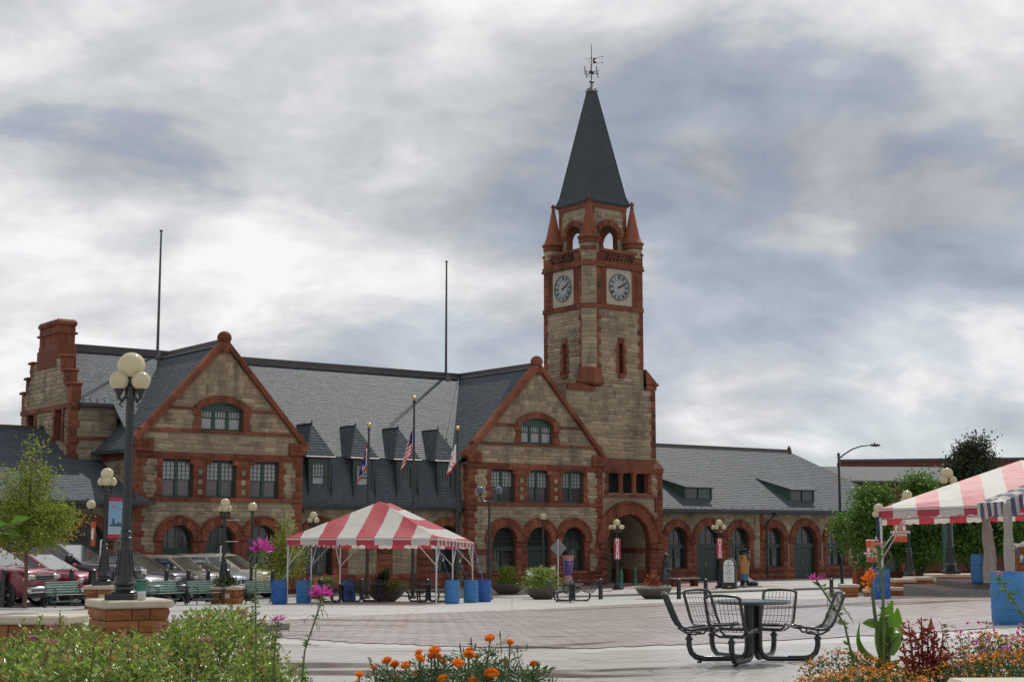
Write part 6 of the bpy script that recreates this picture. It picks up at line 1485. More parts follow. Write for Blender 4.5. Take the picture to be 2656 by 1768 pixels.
    wp = MB()
    for y in (-.35, .2): wp.tube([(wsb + .02, y, belt + .0), (wsb - .10, y + .45, belt + .11)], .012, 4)
    wp.build('wiper', MT['carplastic'], t)
    if rails:
        for s_ in (-1, 1): rl = MB(); rl.tube([(wst - .3, s_ * rw * .82, roof), (wst - .45, s_ * rw * .82, roof + .06), (rr + .45, s_ * rw * .82, roof + .06), (rr + .3, s_ * rw * .82, roof)], .02, 5); rl.build('roof_rail', MT['carplastic'], t)
    return t
def carpaint(name, c, metal=.3): return pmat(name, c, tuple(x * 1.15 for x in c), .28, 2, 2, metal=metal, coat=.9)
HD = rad(-18)
make_car('dark red SUV with square headlights, farthest left of the row', (-16.67, 53.2), HD, carpaint('dark_red_paint', (.16, .012, .03)), 4.9, 1.95, 1.84, 1.20, 1.22, (1.25, 2.25, 4.6, 4.85), .38, bumper='chrome')
make_car('dark red SUV with large rounded headlights behind the bench', (-15.64, 55.9), HD, carpaint('red_paint', (.20, .012, .035)), 4.7, 1.9, 1.68, 1.10, 1.12, (1.2, 2.3, 4.3, 4.65), .37, bumper='chrome')
make_car('tall charcoal pickup truck with big black towing mirrors', (-14.89, 58.5), HD, carpaint('charcoal_paint', (.035, .042, .05)), 5.6, 2.02, 2.03, 1.36, 1.40, (1.65, 2.75, 3.9, 4.2), .41, mirrors=1.7, bumper='chrome')
make_car('low silver saloon car mostly hidden behind the lamp pier', (-14.09, 59.9), HD, carpaint('silver_paint', (.34, .35, .37), .5), 4.5, 1.78, 1.42, .98, .96, (1.15, 2.4, 3.3, 3.95), .32)
make_car('dark grey-blue SUV with roof rails and swept headlights', (-13.7, 62.9), HD, carpaint('grey_blue_paint', (.045, .052, .075)), 4.6, 1.85, 1.70, 1.12, 1.10, (1.15, 2.35, 4.2, 4.5), .36, rails=True)
make_car('boxy beige SUV with upright grille behind the dark SUV', (-12.8, 65.5), HD, carpaint('beige_paint', (.24, .22, .18), .4), 4.4, 1.8, 1.70, 1.10, 1.10, (1.2, 2.05, 4.1, 4.35), .36, boxy=.08)
make_car('pale silver-blue wagon with roof rails behind the small pier', (-12.11, 67.7), HD, carpaint('silver_blue_paint', (.30, .36, .45), .5), 4.6, 1.75, 1.52, 1.02, .98, (1.1, 2.3, 4.0, 4.45), .33, rails=True)
make_car('cream SUV with roof rails, farthest right of the row', (-11.12, 69.9), HD, carpaint('cream_paint', (.46, .43, .34), .2), 4.9, 1.95, 1.80, 1.16, 1.16, (1.2, 2.35, 4.6, 4.85), .37, rails=True)

# ================================================================== stone piers, walls, steps
def stone_pier(label, c, size, h, rz, cop=.13, name='stone_pier', cat='pier', plaque=False, zb=None, over=.07, group='stone piers with pale copings'):
    zb = gz(*c) if zb is None else zb; t = thing(name, label, cat, (*c, zb), rz, group); sx, sy = size
    mb = MB(); mb.box((0, 0, h / 2 - .1), (sx - .05, sy - .05, h + .2)); b = mb.build('core', MT['wallmortar'], t)
    rows = max(1, round(h / .22)); hh = h / rows
    for (nv, w_, d_) in ((Vec((0, -1, 0)), sx, sy), (Vec((-1, 0, 0)), sy, sx), (Vec((1, 0, 0)), sy, sx)):
        ax = Vec((0, 0, 1)).cross(nv)
        for r_ in range(rows):
            x = -w_ / 2
            while x < w_ / 2 - .01:
                w = RND.uniform(.3, .6)
                if x + w > w_ / 2 - .2: w = w_ / 2 - x
                link('stone', unit_mesh('rock', RND.randrange(10), 'wallstone'), b, frame_matrix(nv * (d_ / 2 - .02) + ax * (x + w / 2) + Vec((0, 0, (r_ + .5) * hh)), nv, w - .014, .085, hh - .014)); x += w
    mb = MB(); mb.box((0, 0, h + cop / 2), (sx + 2 * over, sy + 2 * over, cop), b=.025); mb.build('coping', MT['coping'], t)
    if plaque: mb = MB(); mb.box((.1, -sy / 2 - .035, h * .6), (.2, .03, .2), b=.006); mb.build('plaque', MT['coping'], t)
    return t
stone_pier('stone pier with pale coping carrying the tall near lamp', (-6.5, 25.55), (1.05, 1.05), L1Z - gz(-6.5, 25.5) - .13, rad(30))
stone_pier('low stone wall with pale coping left of the near lamp pier', (-7.35, 22.6), (1.65, .62), .42, rad(-8), zb=gz(-7.3, 22.6), cat='wall', name='stone_wall')
stone_pier('small stone pier under the lamp with picture banner', (-13.7, 50.4), (.95, .95), 1.45 - gz(-13.7, 50.4) - .13, rad(0), plaque=True)
stone_pier('small stone pier with planted top under the lamp near cream car', (-11.05, 58.4), (1.05, .95), 1.13 - gz(-11, 58.4) - .13, rad(0), plaque=True)
stone_pier('small stone pier under the lamp behind the central tent', (-9.3, 70.0), (.9, .9), .78 - gz(-9.3, 70) - .13, 0)
stone_pier('wide stone pier with plaque carrying a lamp, right of the steps', (17.0, 58.0), (1.75, 1.0), 1.62 - gz(17, 58) - .13 + .0, rad(4), plaque=True)
stone_pier('stone pier carrying the lamp in front of the right trees', (16.15, 61), (1.0, .9), 1.2 - gz(16.15, 61) - .13, 0)
stone_pier('stone pier at the left end of the right terrace', (14.4, 64.2), (.62, .6), .58, 0); stone_pier('lowest stone block beside the left terrace pier', (14.95, 62.0), (.75, .5), .34, 0, cat='wall', name='stone_wall')
for i, (x, y, w, h) in enumerate(((13.9, 55.5, .9, .40), (14.55, 56.0, .7, .72), (15.35, 56.6, .95, .80), (15.35, 53.6, .6, .42), (15.9, 54.6, .8, .66))):
    stone_pier(('first stone terrace block left of the stepped blocks', 'second stone terrace block, tall and narrow', 'third stone terrace block with long pale coping', 'low front terrace block before the wide pier', 'front terrace block touching the wide pier')[i], (x, y), (w, .6), h, rad(4), cat='wall', name='stone_wall', zb=gz(x, y) - .1)
for i, (x, y, w, h) in enumerate(((20.1, 58, 1.25, 1.65), (19.9, 55, 1.7, 1.2), (19.6, 52.6, 1.5, .75))): stone_pier(('top stone tier at the right edge under the tent', 'middle stone tier at the right edge under the tent', 'lowest stone tier at the right edge under the tent')[i], (x, y), (w, .8), h + .35, rad(2), cat='wall', name='stone_wall', zb=gz(x, y))
stp = thing('stone_steps', 'broad grey steps rising under the right tent', 'steps', (17.0, 46.4, gz(15, 46.4)), rad(-3))
for i in range(2): mb = MB(); mb.box((.2 + .55 * i, 2.6 + .55 * i, -.25 + .19 * i), (8.0 - 1.1 * i, 5.2 - 1.1 * i, .9), b=.02); mb.build('tread', MT['kerb'], stp)
kw = MB(); kw.box((0, 0, .04), (4.6, .22, .16), b=.03); k_ = kw.build('low_kerb', MT['kerb'], None); k_.location = (-5.75, 29.2, gz(-5.75, 29.2)); k_.rotation_euler = (0, 0, rad(62)); tag(k_, 'low grey concrete kerb behind the shrubs left of paver field', 'kerb')

# ================================================================== round planter bowls
def bowl(x, y, z, r, label):
    t = thing('planter_bowl', label, 'planter', (x, y, z), 0, 'round brown planter bowls'); h = r * .58
    mb = MB(); mb.lathe([(r * .45, 0), (r * .5, .02), (r * .78, h * .42), (r * .94, h * .75), (r * .99, h * .93), (r, h), (r * .93, h), (r * .90, h * .9), (.02, h * .9)], 36); mb.build('bowl', MT['bowl'], t, smooth=35)
    mb = MB(); mb.lathe([(.02, h * .92), (r * .89, h * .91)], 24); mb.build('soil', MT['soil'], t); return t, h
BW = [bowl(-.22, 76.4, .1, .92, 'round planter bowl with yellow-green shrub near the right gable'), bowl(1.37, 68.5, gz(1.37, 68.5), .80, 'round planter bowl of white and pink flowers beside mid-plaza table'), bowl(6.54, 69.5, gz(6.5, 69.5), .84, 'round planter bowl edged in pale grey with rusty plants'), bowl(-5.3, 63.2, gz(-5.3, 63.2), .80, 'round planter bowl with dark spikes under the central tent')]

# ================================================================== boots, statue, boards
def dots(name, base, dot, scale, cover):
    m = pmat(name, base, base, .35, 3, coat=.4); t = m.node_tree; b = t.nodes['Principled BSDF']; g_ = [n for n in t.nodes if n.type == 'NEW_GEOMETRY'][0]
    vo = N(t, 'ShaderNodeTexVoronoi'); vo.inputs['Scale'].default_value = scale; vo.inputs['Randomness'].default_value = .12; L(t, g_.outputs['Position'], vo.inputs['Vector'])
    L(t, mixc(t, ramp(t, vo.outputs['Distance'], [(cover, (1, 1, 1)), (cover + .03, (0, 0, 0))]), base, dot), b.inputs['Base Color']); return m
def boot(label, loc, rz, H, mats, zones):
    t = thing('giant_boot', label, 'sculpture', loc, rz, 'giant painted cowboy boots')
    # sections up the leg: (z, centre x, half length, half width)
    leg = [(.30, -.05, .30, .20), (.40, -.06, .27, .19), (.52, -.08, .235, .185), (.68, -.09, .23, .195), (.9, -.085, .25, .215), (1.2, -.075, .285, .24), (1.5, -.065, .31, .255), (1.75, -.06, .325, .26), (1.98, -.055, .335, .262)]
    n = 24; S = H / 2.2
    def sect(k): z, cx0, a, b = leg[k]; return [(S * (cx0 + a * math.cos(q)), S * b * math.sin(q), S * (z + ((.12 * abs(math.cos(q)) ** 2.2 + .10 * abs(math.sin(q)) ** 4 * -1) if k == len(leg) - 1 else 0))) for q in np.linspace(0, 2 * math.pi, n, endpoint=False)]
    for nm, k0, k1, mt in zones:
        mb = MB(); vs = [p for k in range(k0, k1 + 1) for p in sect(k)]; mb.add(vs, [(i * n + j, i * n + (j + 1) % n, (i + 1) * n + (j + 1) % n, (i + 1) * n + j) for i in range(k1 - k0) for j in range(n)]); mb.build(nm, MT[mt], t, smooth=50)
    ft = MB(); xs2 = [(-.34, .17, .24, .40), (-.22, .19, .20, .52), (-.05, .195, .17, .50), (.12, .19, .10, .40), (.30, .185, .06, .31), (.48, .165, .055, .26), (.62, .12, .06, .22), (.70, .05, .08, .17)]
    vs = []; m = 14
    for x, w, zl, zh in xs2: vs += [(S * x, S * w * math.cos(q), S * ((zl + zh) / 2 + (zh - zl) / 2 * math.sin(q))) for q in np.linspace(0, 2 * math.pi, m, endpoint=False)]
    ft.add(vs, [(i * m + j, i * m + (j + 1) % m, (i + 1) * m + (j + 1) % m, (i + 1) * m + j) for i in range(len(xs2) - 1) for j in range(m)] + [tuple(range(m)), tuple((len(xs2) - 1) * m + j for j in range(m))]); ft.build('foot', MT[mats[0]], t, smooth=60)
    hl = MB(); hl.box((S * -.22, 0, S * .10), (S * .26, S * .30, S * .22), b=.02); hl.tube([(S * x, 0, S * z) for x, z in ((-.1, .12), (.15, .05), (.5, .03), (.66, .05))], [.03, .06, .07, .04], 8); hl.build('sole', MT['iron'], t)
    for s_ in (-1, 1): pt_ = MB(); pt_.tube([(S * (-.055 + .1), s_ * S * .26, S * 1.9), (S * .045, s_ * S * .30, S * 2.08), (S * -.15, s_ * S * .30, S * 2.08), (S * -.16, s_ * S * .26, S * 1.9)], .02, 5); pt_.build('pull_strap', MT['iron'], t)
    mb = MB(); mb.box((S * .12, 0, -.04), (S * 1.5, S * .9, .10), b=.02); mb.build('base_slab', MT['kerb'], t); return t
MT['bootpurple'] = dots('purple_boot_with_white_flowers', (.11, .045, .24), (.62, .60, .58), 6.0, .28); MT['boottan'] = pmat('dusty_pink_boot', (.36, .19, .15), (.46, .26, .20), .4, 3, coat=.3); MT['bootblack'] = pmat('glossy_black_boot', (.012, .012, .016), (.02, .02, .026), .15, 3, coat=1.)
MT['bootorange'] = pmat('tan_orange_boot', (.44, .20, .055), (.54, .27, .09), .4, 2, coat=.4); MT['bootblue'] = dots('blue_boot_with_white_dots', (.05, .16, .28), (.8, .8, .8), 6, .14); MT['bootplum'] = pmat('dark_plum_boot', (.03, .022, .05), (.05, .035, .08), .18, 3, coat=.9); MT['bootwhite'] = pmat('white_boot_panel', (.68, .67, .66), (.74, .73, .72), .3, 3, coat=.4)
boot('giant cowboy boot painted purple with white flowers', (3.15, 82.6, .16), rad(-25), 2.25, ('boottan',), (('ankle', 0, 3, 'boottan'), ('shaft', 3, 6, 'bootpurple'), ('upper_shaft', 6, 7, 'boottan'), ('top_band', 7, 8, 'bootblack')))
bt2 = boot('giant cowboy boot with tan shaft, black top and dark toe', (13.5, 86.6, .16), rad(-8), 2.2, ('bootplum',), (('ankle', 0, 3, 'bootblue'), ('shaft', 3, 7, 'bootorange'), ('top_band', 7, 8, 'bootblack')))
for (x, z, l) in ((-.2, 1.6, .28), (.02, 1.68, .2), (.12, 1.6, .3), (.2, 1.55, .34)): mb = MB(); mb.sphere((x, -.235, z), l / 2, 8, 6, sc=(.3, .25, 1)); mb.build('painted_drip', MT['bootblack'], bt2)
mb = MB(); mb.prism([(.10, .52), (.17, .20), (.42, .31)], lambda x, z, d: Vec((x, -.195 + d, z)), -.02, .02); mb.build('white_panel', MT['bootwhite'], bt2)
st = MB()       # bronze figure: long bell skirt, bodice, bent arms, head with broad hat
st.lathe([(.33, 0), (.34, .04), (.31, .25), (.25, .6), (.17, .92), (.135, 1.02), (.15, 1.12), (.185, 1.27), (.17, 1.38), (.07, 1.45), (.055, 1.50)], 20)
for i in range(14): a = 2 * math.pi * i / 14; st.tube([(.33 * math.cos(a), .33 * math.sin(a), .02), (.27 * math.cos(a), .27 * math.sin(a), .5), (.15 * math.cos(a), .15 * math.sin(a), .98)], [.035, .022, .01], 5)
st.sphere((0, 0, 1.585), .105, 14, 10, sc=(.85, .95, 1.1)); st.sphere((0, -.1, 1.575), .02, 6, 5); st.lathe([(.10, 1.63), (.25, 1.645), (.26, 1.665), (.13, 1.68), (.115, 1.76), (.06, 1.80)], 18); st.sphere((.0, .07, 1.6), .08, 10, 8)
for s_ in (-1, 1): st.tube([(s_ * .17, 0, 1.36), (s_ * .235, .03, 1.16), (s_ * .20, -.10, 1.02), (s_ * .10 + .08, -.24, 1.04)], [.06, .055, .042, .028], 8); st.sphere((s_ * .1 + .08, -.25, 1.04), .04, 8, 6)
st.box((.12, -.27, .78), (.26, .14, .24), b=.05); st.lathe([(.42, -.10), (.42, 0)], 20)
so = st.build('statue', MT['bronze'], None, smooth=45); so.location = (9.15, 89.3, .20); so.rotation_euler = (0, 0, rad(20)); tag(so, 'dark bronze statue of a woman in long skirt and hat', 'statue')
sb = thing('stone_bench', 'low dark stone bench in front of the bronze statue', 'bench', (10.0, 87.3, .1), RZ)
mb = MB(); mb.box((0, 0, .42), (2.2, .5, .12), b=.03); mb.build('seat', MT['bowl'], sb)
for s_ in (-1, 1): mb = MB(); mb.box((s_ * .8, 0, .18), (.3, .42, .36), b=.02); mb.build('leg', MT['red'], sb)
kk = thing('information_board', 'round-topped green information board with white text panel', 'sign', (12.15, 83.9, .1), rad(-20))
poly = [(-.36, .0), (.36, .0)] + [(.36 * math.cos(t), 1.3 + .36 * math.sin(t)) for t in np.linspace(0, math.pi, 13)]
mb = MB(); mb.prism(poly, lambda x, z, d: Vec((x, d, z)), -.16, .30); mb.build('case', MT['dkgreen'], kk); mb = MB(); mb.box((0, .07, .07), (.84, .58, .14), b=.04); mb.build('plinth', MT['dkgreen'], kk)
mb = MB(); mb.box((0, -.17, .80), (.60, .02, .92)); bd = mb.build('text_panel', MT['white'], kk); mb = MB(); mb.prism([(-.3, 1.29), (.3, 1.29)] + [(.3 * math.cos(t), 1.30 + .3 * math.sin(t)) for t in np.linspace(0, math.pi, 13)], lambda x, z, d: Vec((x, d, z)), -.18, -.16); hd_ = mb.build('head_panel', MT['white'], kk)
mb = MB(); mb.tube([(.09 * math.cos(t), -.183, 1.42 + .11 * math.sin(t)) for t in np.linspace(0, 6.28, 16, endpoint=False)], .006, 4, closed=True); mb.box((0, -.183, 1.43), (.02, .004, .16)); mb.build('emblem', MT['iron'], hd_)
mb = MB()
for z, w in ((1.18, .36), (1.1, .22), (1.05, .48), (.96, .22), (.92, .28), (.84, .46), (.76, .34), (.64, .32), (.56, .16), (.47, .20)):
    k = int(w / .05)
    for i in range(k): mb.box((-w / 2 + (i + .5) * w / k, -.183, z), (w / k * RND.uniform(.5, .9), .004, .024))
mb.build('printed_lines', MT['iron'], bd, kind='stuff'); mb = MB(); mb.box((.04, -.25, .12), (.2, .01, .07)); mb.build('sticker', MT['amber'], kk)
MT['signback'] = pmat('backlit_sign_back', (.16, .165, .17), (.22, .225, .23), .6, 3)  # steel with the backlit side's shade put into its colour
ds = thing('road_sign', 'grey back of a diamond road sign beside the purple boot', 'sign', (2.15, 70.0, gz(2.1, 70)), rad(-25))
mb = MB(); mb.tube([(0, 0, 0), (0, 0, 2.75)], .03, 8); mb.build('post', MT['steel'], ds, smooth=40); mb = MB(); mb.prism([(0, 1.92), (.42, 2.34), (0, 2.76), (-.42, 2.34)], lambda x, z, d: Vec((x, d, z)), .03, .045); mb.build('plate', MT['signback'], ds)
# ================================================================== vegetation
NR = np.random.default_rng(5)
def unit(a): return a / np.maximum(1e-9, np.linalg.norm(a, axis=1, keepdims=True))
def leaf_mesh(name, P, D, size, ratio=.5, fold=.25, mats=None, midx=None):
    """folded rhombic leaves: P base points, D directions, size lengths"""
    n = len(P); P = np.asarray(P, float); D = unit(np.asarray(D, float)); size = np.broadcast_to(size, (n,))[:, None]
    r = NR.normal(size=(n, 3)); S = unit(np.cross(D, r)); U_ = np.cross(S, D)
    V_ = np.empty((n, 4, 3)); V_[:, 0] = P; V_[:, 2] = P + D * size
    V_[:, 1] = P + D * size * .45 + S * size * ratio * .5 + U_ * size * fold * ratio; V_[:, 3] = P + D * size * .45 - S * size * ratio * .5 + U_ * size * fold * ratio
    me = bpy.data.meshes.new(name); me.vertices.add(4 * n); me.vertices.foreach_set('co', V_.ravel())
    idx = np.arange(n)[:, None] * 4; tri = np.concatenate([idx + [0, 1, 2], idx + [0, 2, 3]], 1).ravel()
    me.loops.add(6 * n); me.loops.foreach_set('vertex_index', tri); me.polygons.add(2 * n); me.polygons.foreach_set('loop_start', np.arange(2 * n) * 3)
    mats = mats if isinstance(mats, (list, tuple)) else [mats]
    for m in mats: me.materials.append(m)
    if midx is not None: me.polygons.foreach_set('material_index', np.repeat(midx, 2).astype(np.int32))
    me.update(); me.validate(); return me
def clump_points(clumps, n, shell=.55):
    vol = np.array([c[3] * c[4] * c[5] for c in clumps]) ** .8; k = NR.choice(len(clumps), n, p=vol / vol.sum()); C_ = np.array(clumps)[k]
    d = unit(NR.normal(size=(n, 3))); r = (NR.random(n) ** shell)[:, None]
    return C_[:, :3] + d * r * C_[:, 3:6], d
def tree(label, loc, clumps, n, leaf, mat, trunk, bark='bark', group=None, name='tree', cat='tree', sprig=.0, extra=None):
    """clumps: (x, y, z, rx, ry, rz) in local coordinates; trunk: list of tubes [(path, radii)]"""
    t = thing(name, label, cat, loc, 0, group)
    # each clump is broken up into sprigs so that the outline is ragged and light passes through
    nb = max(8, n // 26); B_, d0 = clump_points(clumps, nb, .42); k = n // nb
    P = np.repeat(B_, k, 0) + NR.normal(size=(nb * k, 3)) * leaf * np.array([1.7, 1.7, 1.3]); D = np.repeat(d0, k, 0) * .5 + NR.normal(size=(nb * k, 3)) * .6 + np.array([0, 0, sprig])
    link('crown', leaf_mesh('crown', P, D, leaf * NR.uniform(.7, 1.25, nb * k), .55, .3, MT[mat]), t)
    mb = MB()
    for path, r in trunk: mb.tube(path, r, 8)
    mb.build('trunk', MT[bark], t, smooth=60); return t
def branches(base, tips, r0=.05, bend=.3):
    out = []
    for tip in tips:
        b, e = Vec(base), Vec(tip); m = b.lerp(e, .5) + Vec((RND.uniform(-bend, bend), RND.uniform(-bend, bend), RND.uniform(0, bend)))
        out.append(([b, m, e], [r0, r0 * .6, r0 * .2]))
    return out
# thin lime-green tree by the parked cars
cl = [(-.1, 0, 2.5, 1.25, 1.2, .75), (.75, .1, 2.75, .95, .9, .6), (-1.0, 0, 2.9, 1.0, .9, .8), (0.1, 0, 3.3, 1.15, 1.1, .6), (1.0, 0, 3.35, .65, .6, .4), (-.4, 0, 3.9, .55, .5, .7), (.35, 0, 3.9, .55, .5, .55), (.05, 0, 4.6, .42, .4, .7), (.1, 0, 5.3, .22, .2, .5), (-.9, 0, 4.2, .22, .2, .7), (-1.6, 0, 3.6, .35, .3, .4), (.55, 0, 4.5, .2, .2, .5)]
tree('slim lime-green street tree left of the near lamp', (-16.55, 51.1, gz(-16.5, 51.1)), cl, 9500, .115, 'leaf_lime', [([(0, 0, 0), (.03, 0, 1.0), (-.02, 0, 2.0), (.05, 0, 3.6), (.05, 0, 5.2)], [.075, .065, .06, .035, .01])] + branches((0, 0, 1.9), [(1.1, .1, 3.0), (-1.1, 0, 3.1), (.6, -.3, 3.9), (-.5, .3, 4.0), (-.9, 0, 4.8), (.9, .3, 2.6), (-.8, -.4, 2.5)], .035), 'bark2', sprig=.15)
cl = [(0, 0, 1.3, .85, .8, .75), (.25, 0, 1.7, .7, .6, .6), (-.45, 0, 2.1, .45, .4, .4), (0, 0, 2.3, .48, .45, .6), (.05, 0, 3.0, .3, .3, .6), (.1, 0, 3.7, .16, .16, .5), (.75, 0, 2.1, .3, .3, .3)]
tree('young cone-shaped lime-green tree left of the central tent', (-10.1, 66.0, gz(-10, 66)), cl, 3600, .11, 'leaf_lime', [([(0, 0, 0), (0, 0, 1.5), (.05, 0, 3.6)], [.06, .045, .01])] + branches((0, 0, .8), [(.6, 0, 1.8), (-.5, 0, 1.7), (.3, .3, 2.4)], .02), 'bark2', sprig=.2)
# right-hand trees before the station wing
TG = 'round-headed trees at the right end of the station'
def round_tree(lab, x, y, rx, h0, h1, n, seed):
    r = random.Random(seed); c = []
    zc, rz2 = (h0 + h1) / 2 - .1, (h1 - h0) / 2
    for i in range(24):
        d = Vec((r.gauss(0, 1), r.gauss(0, 1), r.gauss(.1, 1))).normalized() * r.uniform(.35, .86); s_ = r.uniform(.34, .66); c.append((d.x * rx, d.y * rx, zc + d.z * rz2, s_, s_, s_ * .8))
    tips = [(q[0], q[1], q[2]) for q in c[:9]]
    return tree(lab, (x, y, .1), c, n, .19, 'leaf_mid', [([(0, 0, 0), (.05, 0, .7), (0, 0, 1.4)], [.13, .10, .08])] + branches((0, 0, .75), tips, .06, .25), group=TG)
round_tree('left round-headed green tree overlapping the right wing', 19.35, 80.2, 2.35, .9, 5.6, 14000, 1); round_tree('middle round-headed green tree behind the orange banners', 22.0, 80.6, 2.2, .9, 6.7, 14000, 2); round_tree('right round-headed green tree behind the wide lamp pier', 25.0, 81.5, 2.3, 1.0, 6.3, 11000, 3); round_tree('green tree seen under the right tent roof', 27.6, 80.0, 2.2, .8, 5.4, 7000, 4)
r = random.Random(9); c = []
for i in range(30):
    z = r.uniform(3.2, 8.4); f = (8.9 - z) / 5.7; a = r.uniform(0, 6.28); rr = r.uniform(.2, 1) * 3.0 * f; s_ = .42 + .7 * f * r.uniform(.6, 1); c.append((rr * math.cos(a), rr * math.sin(a), z, s_, s_, s_ * .8))
c += [(0, 0, 8.4, .22, .22, .6), (-.35, 0, 8.0, .2, .2, .5), (.45, 0, 8.1, .2, .2, .45)]
tree('tall dark pointed tree rising behind the right tent', (25.9, 83.5, .1), c, 26000, .19, 'leaf_dark', [([(0, 0, 0), (0, 0, 3), (0, 0, 8.4)], [.2, .14, .02])] + branches((0, 0, 2.6), [(q[0], q[1], q[2]) for q in c[:12]], .05, .3), sprig=.35)
# planter contents
def plant(label, name, cat, loc, parts, group=None):
    t = thing(name, label, cat, loc, 0, group)
    for nm, me in parts: link(nm, me, t)
    return t
def tuft(c, r, h, n, leaf, mat, up=.8, name='foliage'):
    P = np.column_stack([NR.normal(size=n) * r * .5, NR.normal(size=n) * r * .5, NR.random(n) ** .8 * h]); P[:, :2] *= (1.1 - .5 * P[:, 2:3] / h); D = NR.normal(size=(n, 3)) * .6 + np.array([0, 0, up]) + P * np.array([1 / r, 1 / r, 0]) * .5
    return leaf_mesh(name, P, D, leaf * NR.uniform(.7, 1.3, n), .4, .3, MT[mat])
(t0, h0), (t1_, h1), (t2, h2), (t3, h3) = BW
def bowl_plants(bw, h, spec):
    for lab, nm, cat, dx, parts in spec: plant(lab, nm, cat, tuple(bw.location + Vec((dx, 0, h * .92))), parts)
bowl_plants(t0, h0, [('yellow-green shrub in the planter near right gable', 'planter_shrub', 'plant', 0, [('foliage', tuft(0, .55, .85, 900, .13, 'leaf_lime')), ('lower_foliage', tuft(0, 1.1, .22, 600, .09, 'leaf_mid', .3))])])
fl_w = leaf_mesh('blossom', *(lambda P: (P, NR.normal(size=P.shape)))(np.column_stack([NR.normal(size=260) * .42, NR.normal(size=260) * .3, .55 + NR.random(260) * .55])), .075, .9, .2, [MT['flagwhite'], MT['fl_pinkpale'] if 'fl_pinkpale' in MT else MT['flagwhite']], (NR.random(260) < .25).astype(int)) if False else None
def blossoms(n, rx, z0, z1, size, mats, frac=.3, clump=22):
    c = np.column_stack([NR.uniform(-rx, rx, clump), NR.uniform(-rx, rx, clump) * .8, NR.uniform(z0, z1, clump)]); P = np.repeat(c, n // clump, 0) + NR.normal(size=(n // clump * clump, 3)) * size * .8
    return leaf_mesh('blossom', P, NR.normal(size=P.shape), size, .9, .2, [MT[m] for m in mats], np.repeat((NR.random(clump) < frac).astype(int), n // clump))
MT['fl_rose'] = pmat('rose_pink_blossom', (.62, .22, .24), (.70, .32, .33), .6, 9, trans=.3); MT['silverleaf'] = leafmat('silver_grey_leaves', (.34, .38, .32), (.44, .47, .42), tr=.2); MT['rust'] = leafmat('rust_red_leaves', (.24, .06, .03), (.34, .11, .05), tr=.3)
bowl_plants(t1_, h1, [('tall white and pink flowers in the planter beside mid-plaza table', 'flowering_plant', 'flowers', 0, [('foliage', tuft(0, .85, .95, 2400, .11, 'leaf_bush')), ('blossom', blossoms(330, .75, .6, 1.15, .06, ('flagwhite', 'fl_rose'), .35))])])
bowl_plants(t2, h2, [('rusty red plant in the middle of the grey-edged planter', 'rusty_plant', 'plant', 0, [('foliage', tuft(0, .6, .30, 900, .07, 'rust', .5)), ('stalks', tuft(0, .25, .55, 90, .22, 'rust', 1.4))]), ('pale grey trailing plants round the planter rim', 'silver_plant', 'plant', 0, [('foliage', (lambda a, rr: leaf_mesh('foliage', np.column_stack([rr * np.cos(a), rr * np.sin(a), .02 + NR.random(1300) * .12]), NR.normal(size=(1300, 3)) + [0, 0, .5], .06, .6, .3, MT['silverleaf']))(NR.random(1300) * 6.28, NR.uniform(.58, .84, 1300)))])])
bowl_plants(t3, h3, [('dark spiky plant in the planter under the central tent', 'spiky_plant', 'plant', -.2, [('spikes', tuft(0, .22, .35, 16, .7, 'leaf_dark', 3.)), ('foliage', tuft(0, .5, .22, 260, .1, 'leaf_dark'))]), ('bright green and yellow flowers in the tent planter', 'flowering_plant', 'flowers', .35, [('foliage', tuft(0, .6, .4, 1100, .08, 'leaf_bush')), ('blossom', blossoms(80, .35, .2, .45, .05, ('fl_canna', 'flagwhite'), .4, 10))])])
plant('dark plants spilling over the small lamp pier near the cream car', 'pier_plant', 'plant', (-11.05, 58.3, 1.13), [('foliage', tuft(0, .5, .35, 500, .12, 'leaf_dark')), ('yellow_foliage', tuft(0, .4, .25, 120, .1, 'leaf_lime'))])
plant('crimson flowers beside the left tent post, before the station', 'crimson_flowers', 'flowers', (-8.7, 69.2, .7), [('foliage', tuft(0, .9, .45, 500, .1, 'leaf_mid')), ('blossom', blossoms(200, .8, .2, .55, .07, ('fl_pink', 'flagred'), .7, 20))])

# ------------------------------------------------------------------ foreground shrub bed, left
def top_z(x, y):
    s_ = 2.49 + .06 * math.sin(x * 2.3 + 1) + .05 * math.sin(x * 5.1 + y * 1.7) + .03 * math.sin(y * 3.3 + x)
    s_ += .12 * math.exp(-((x + 2.1) / .3) ** 2) * (1 if y > 9.5 else .3) - .05 * math.exp(-((x + 2.7) / .35) ** 2)
    edge = max(0, (x + 2.12) / .5); return s_ - .40 * edge ** 1.6 - .03 * max(0, y - 11.2) ** 2
P_, D_l, S_, M_ = [], [], [], []; stems = MB()
for i in range(2000):
    y = RND.uniform(7.6, 12.3); x = RND.uniform(-.38 * y - .3, -1.38)
    tz = top_z(x, y) - abs(RND.gauss(0, .07)) + (.10 if RND.random() < .05 else 0)
    lean = Vec((RND.uniform(-.25, .25), RND.uniform(-.25, .25), 1)).normalized(); ln = RND.uniform(.22, .34); base = Vec((x, y, tz)) - lean * ln; k = RND.randrange(15, 22); tip = RND.random() < .34
    if i % 4 == 0: stems.tube([base - lean * .15, base + lean * ln * .95], .004, 3, cap=False)
    for j in range(k):
        f = j / k; a = j * 2.4 + i; up = .25 + .9 * f; d = Vec((math.cos(a) + RND.gauss(0, .25), math.sin(a) + RND.gauss(0, .25), up - .5 * RND.random())); sz = (.064 - .030 * f) * RND.uniform(.6, 1.5)
        P_.append(base + lean * ln * (.12 + .88 * f)); D_l.append(d); S_.append(sz); M_.append(1 if (tip and f > .78) else 0)
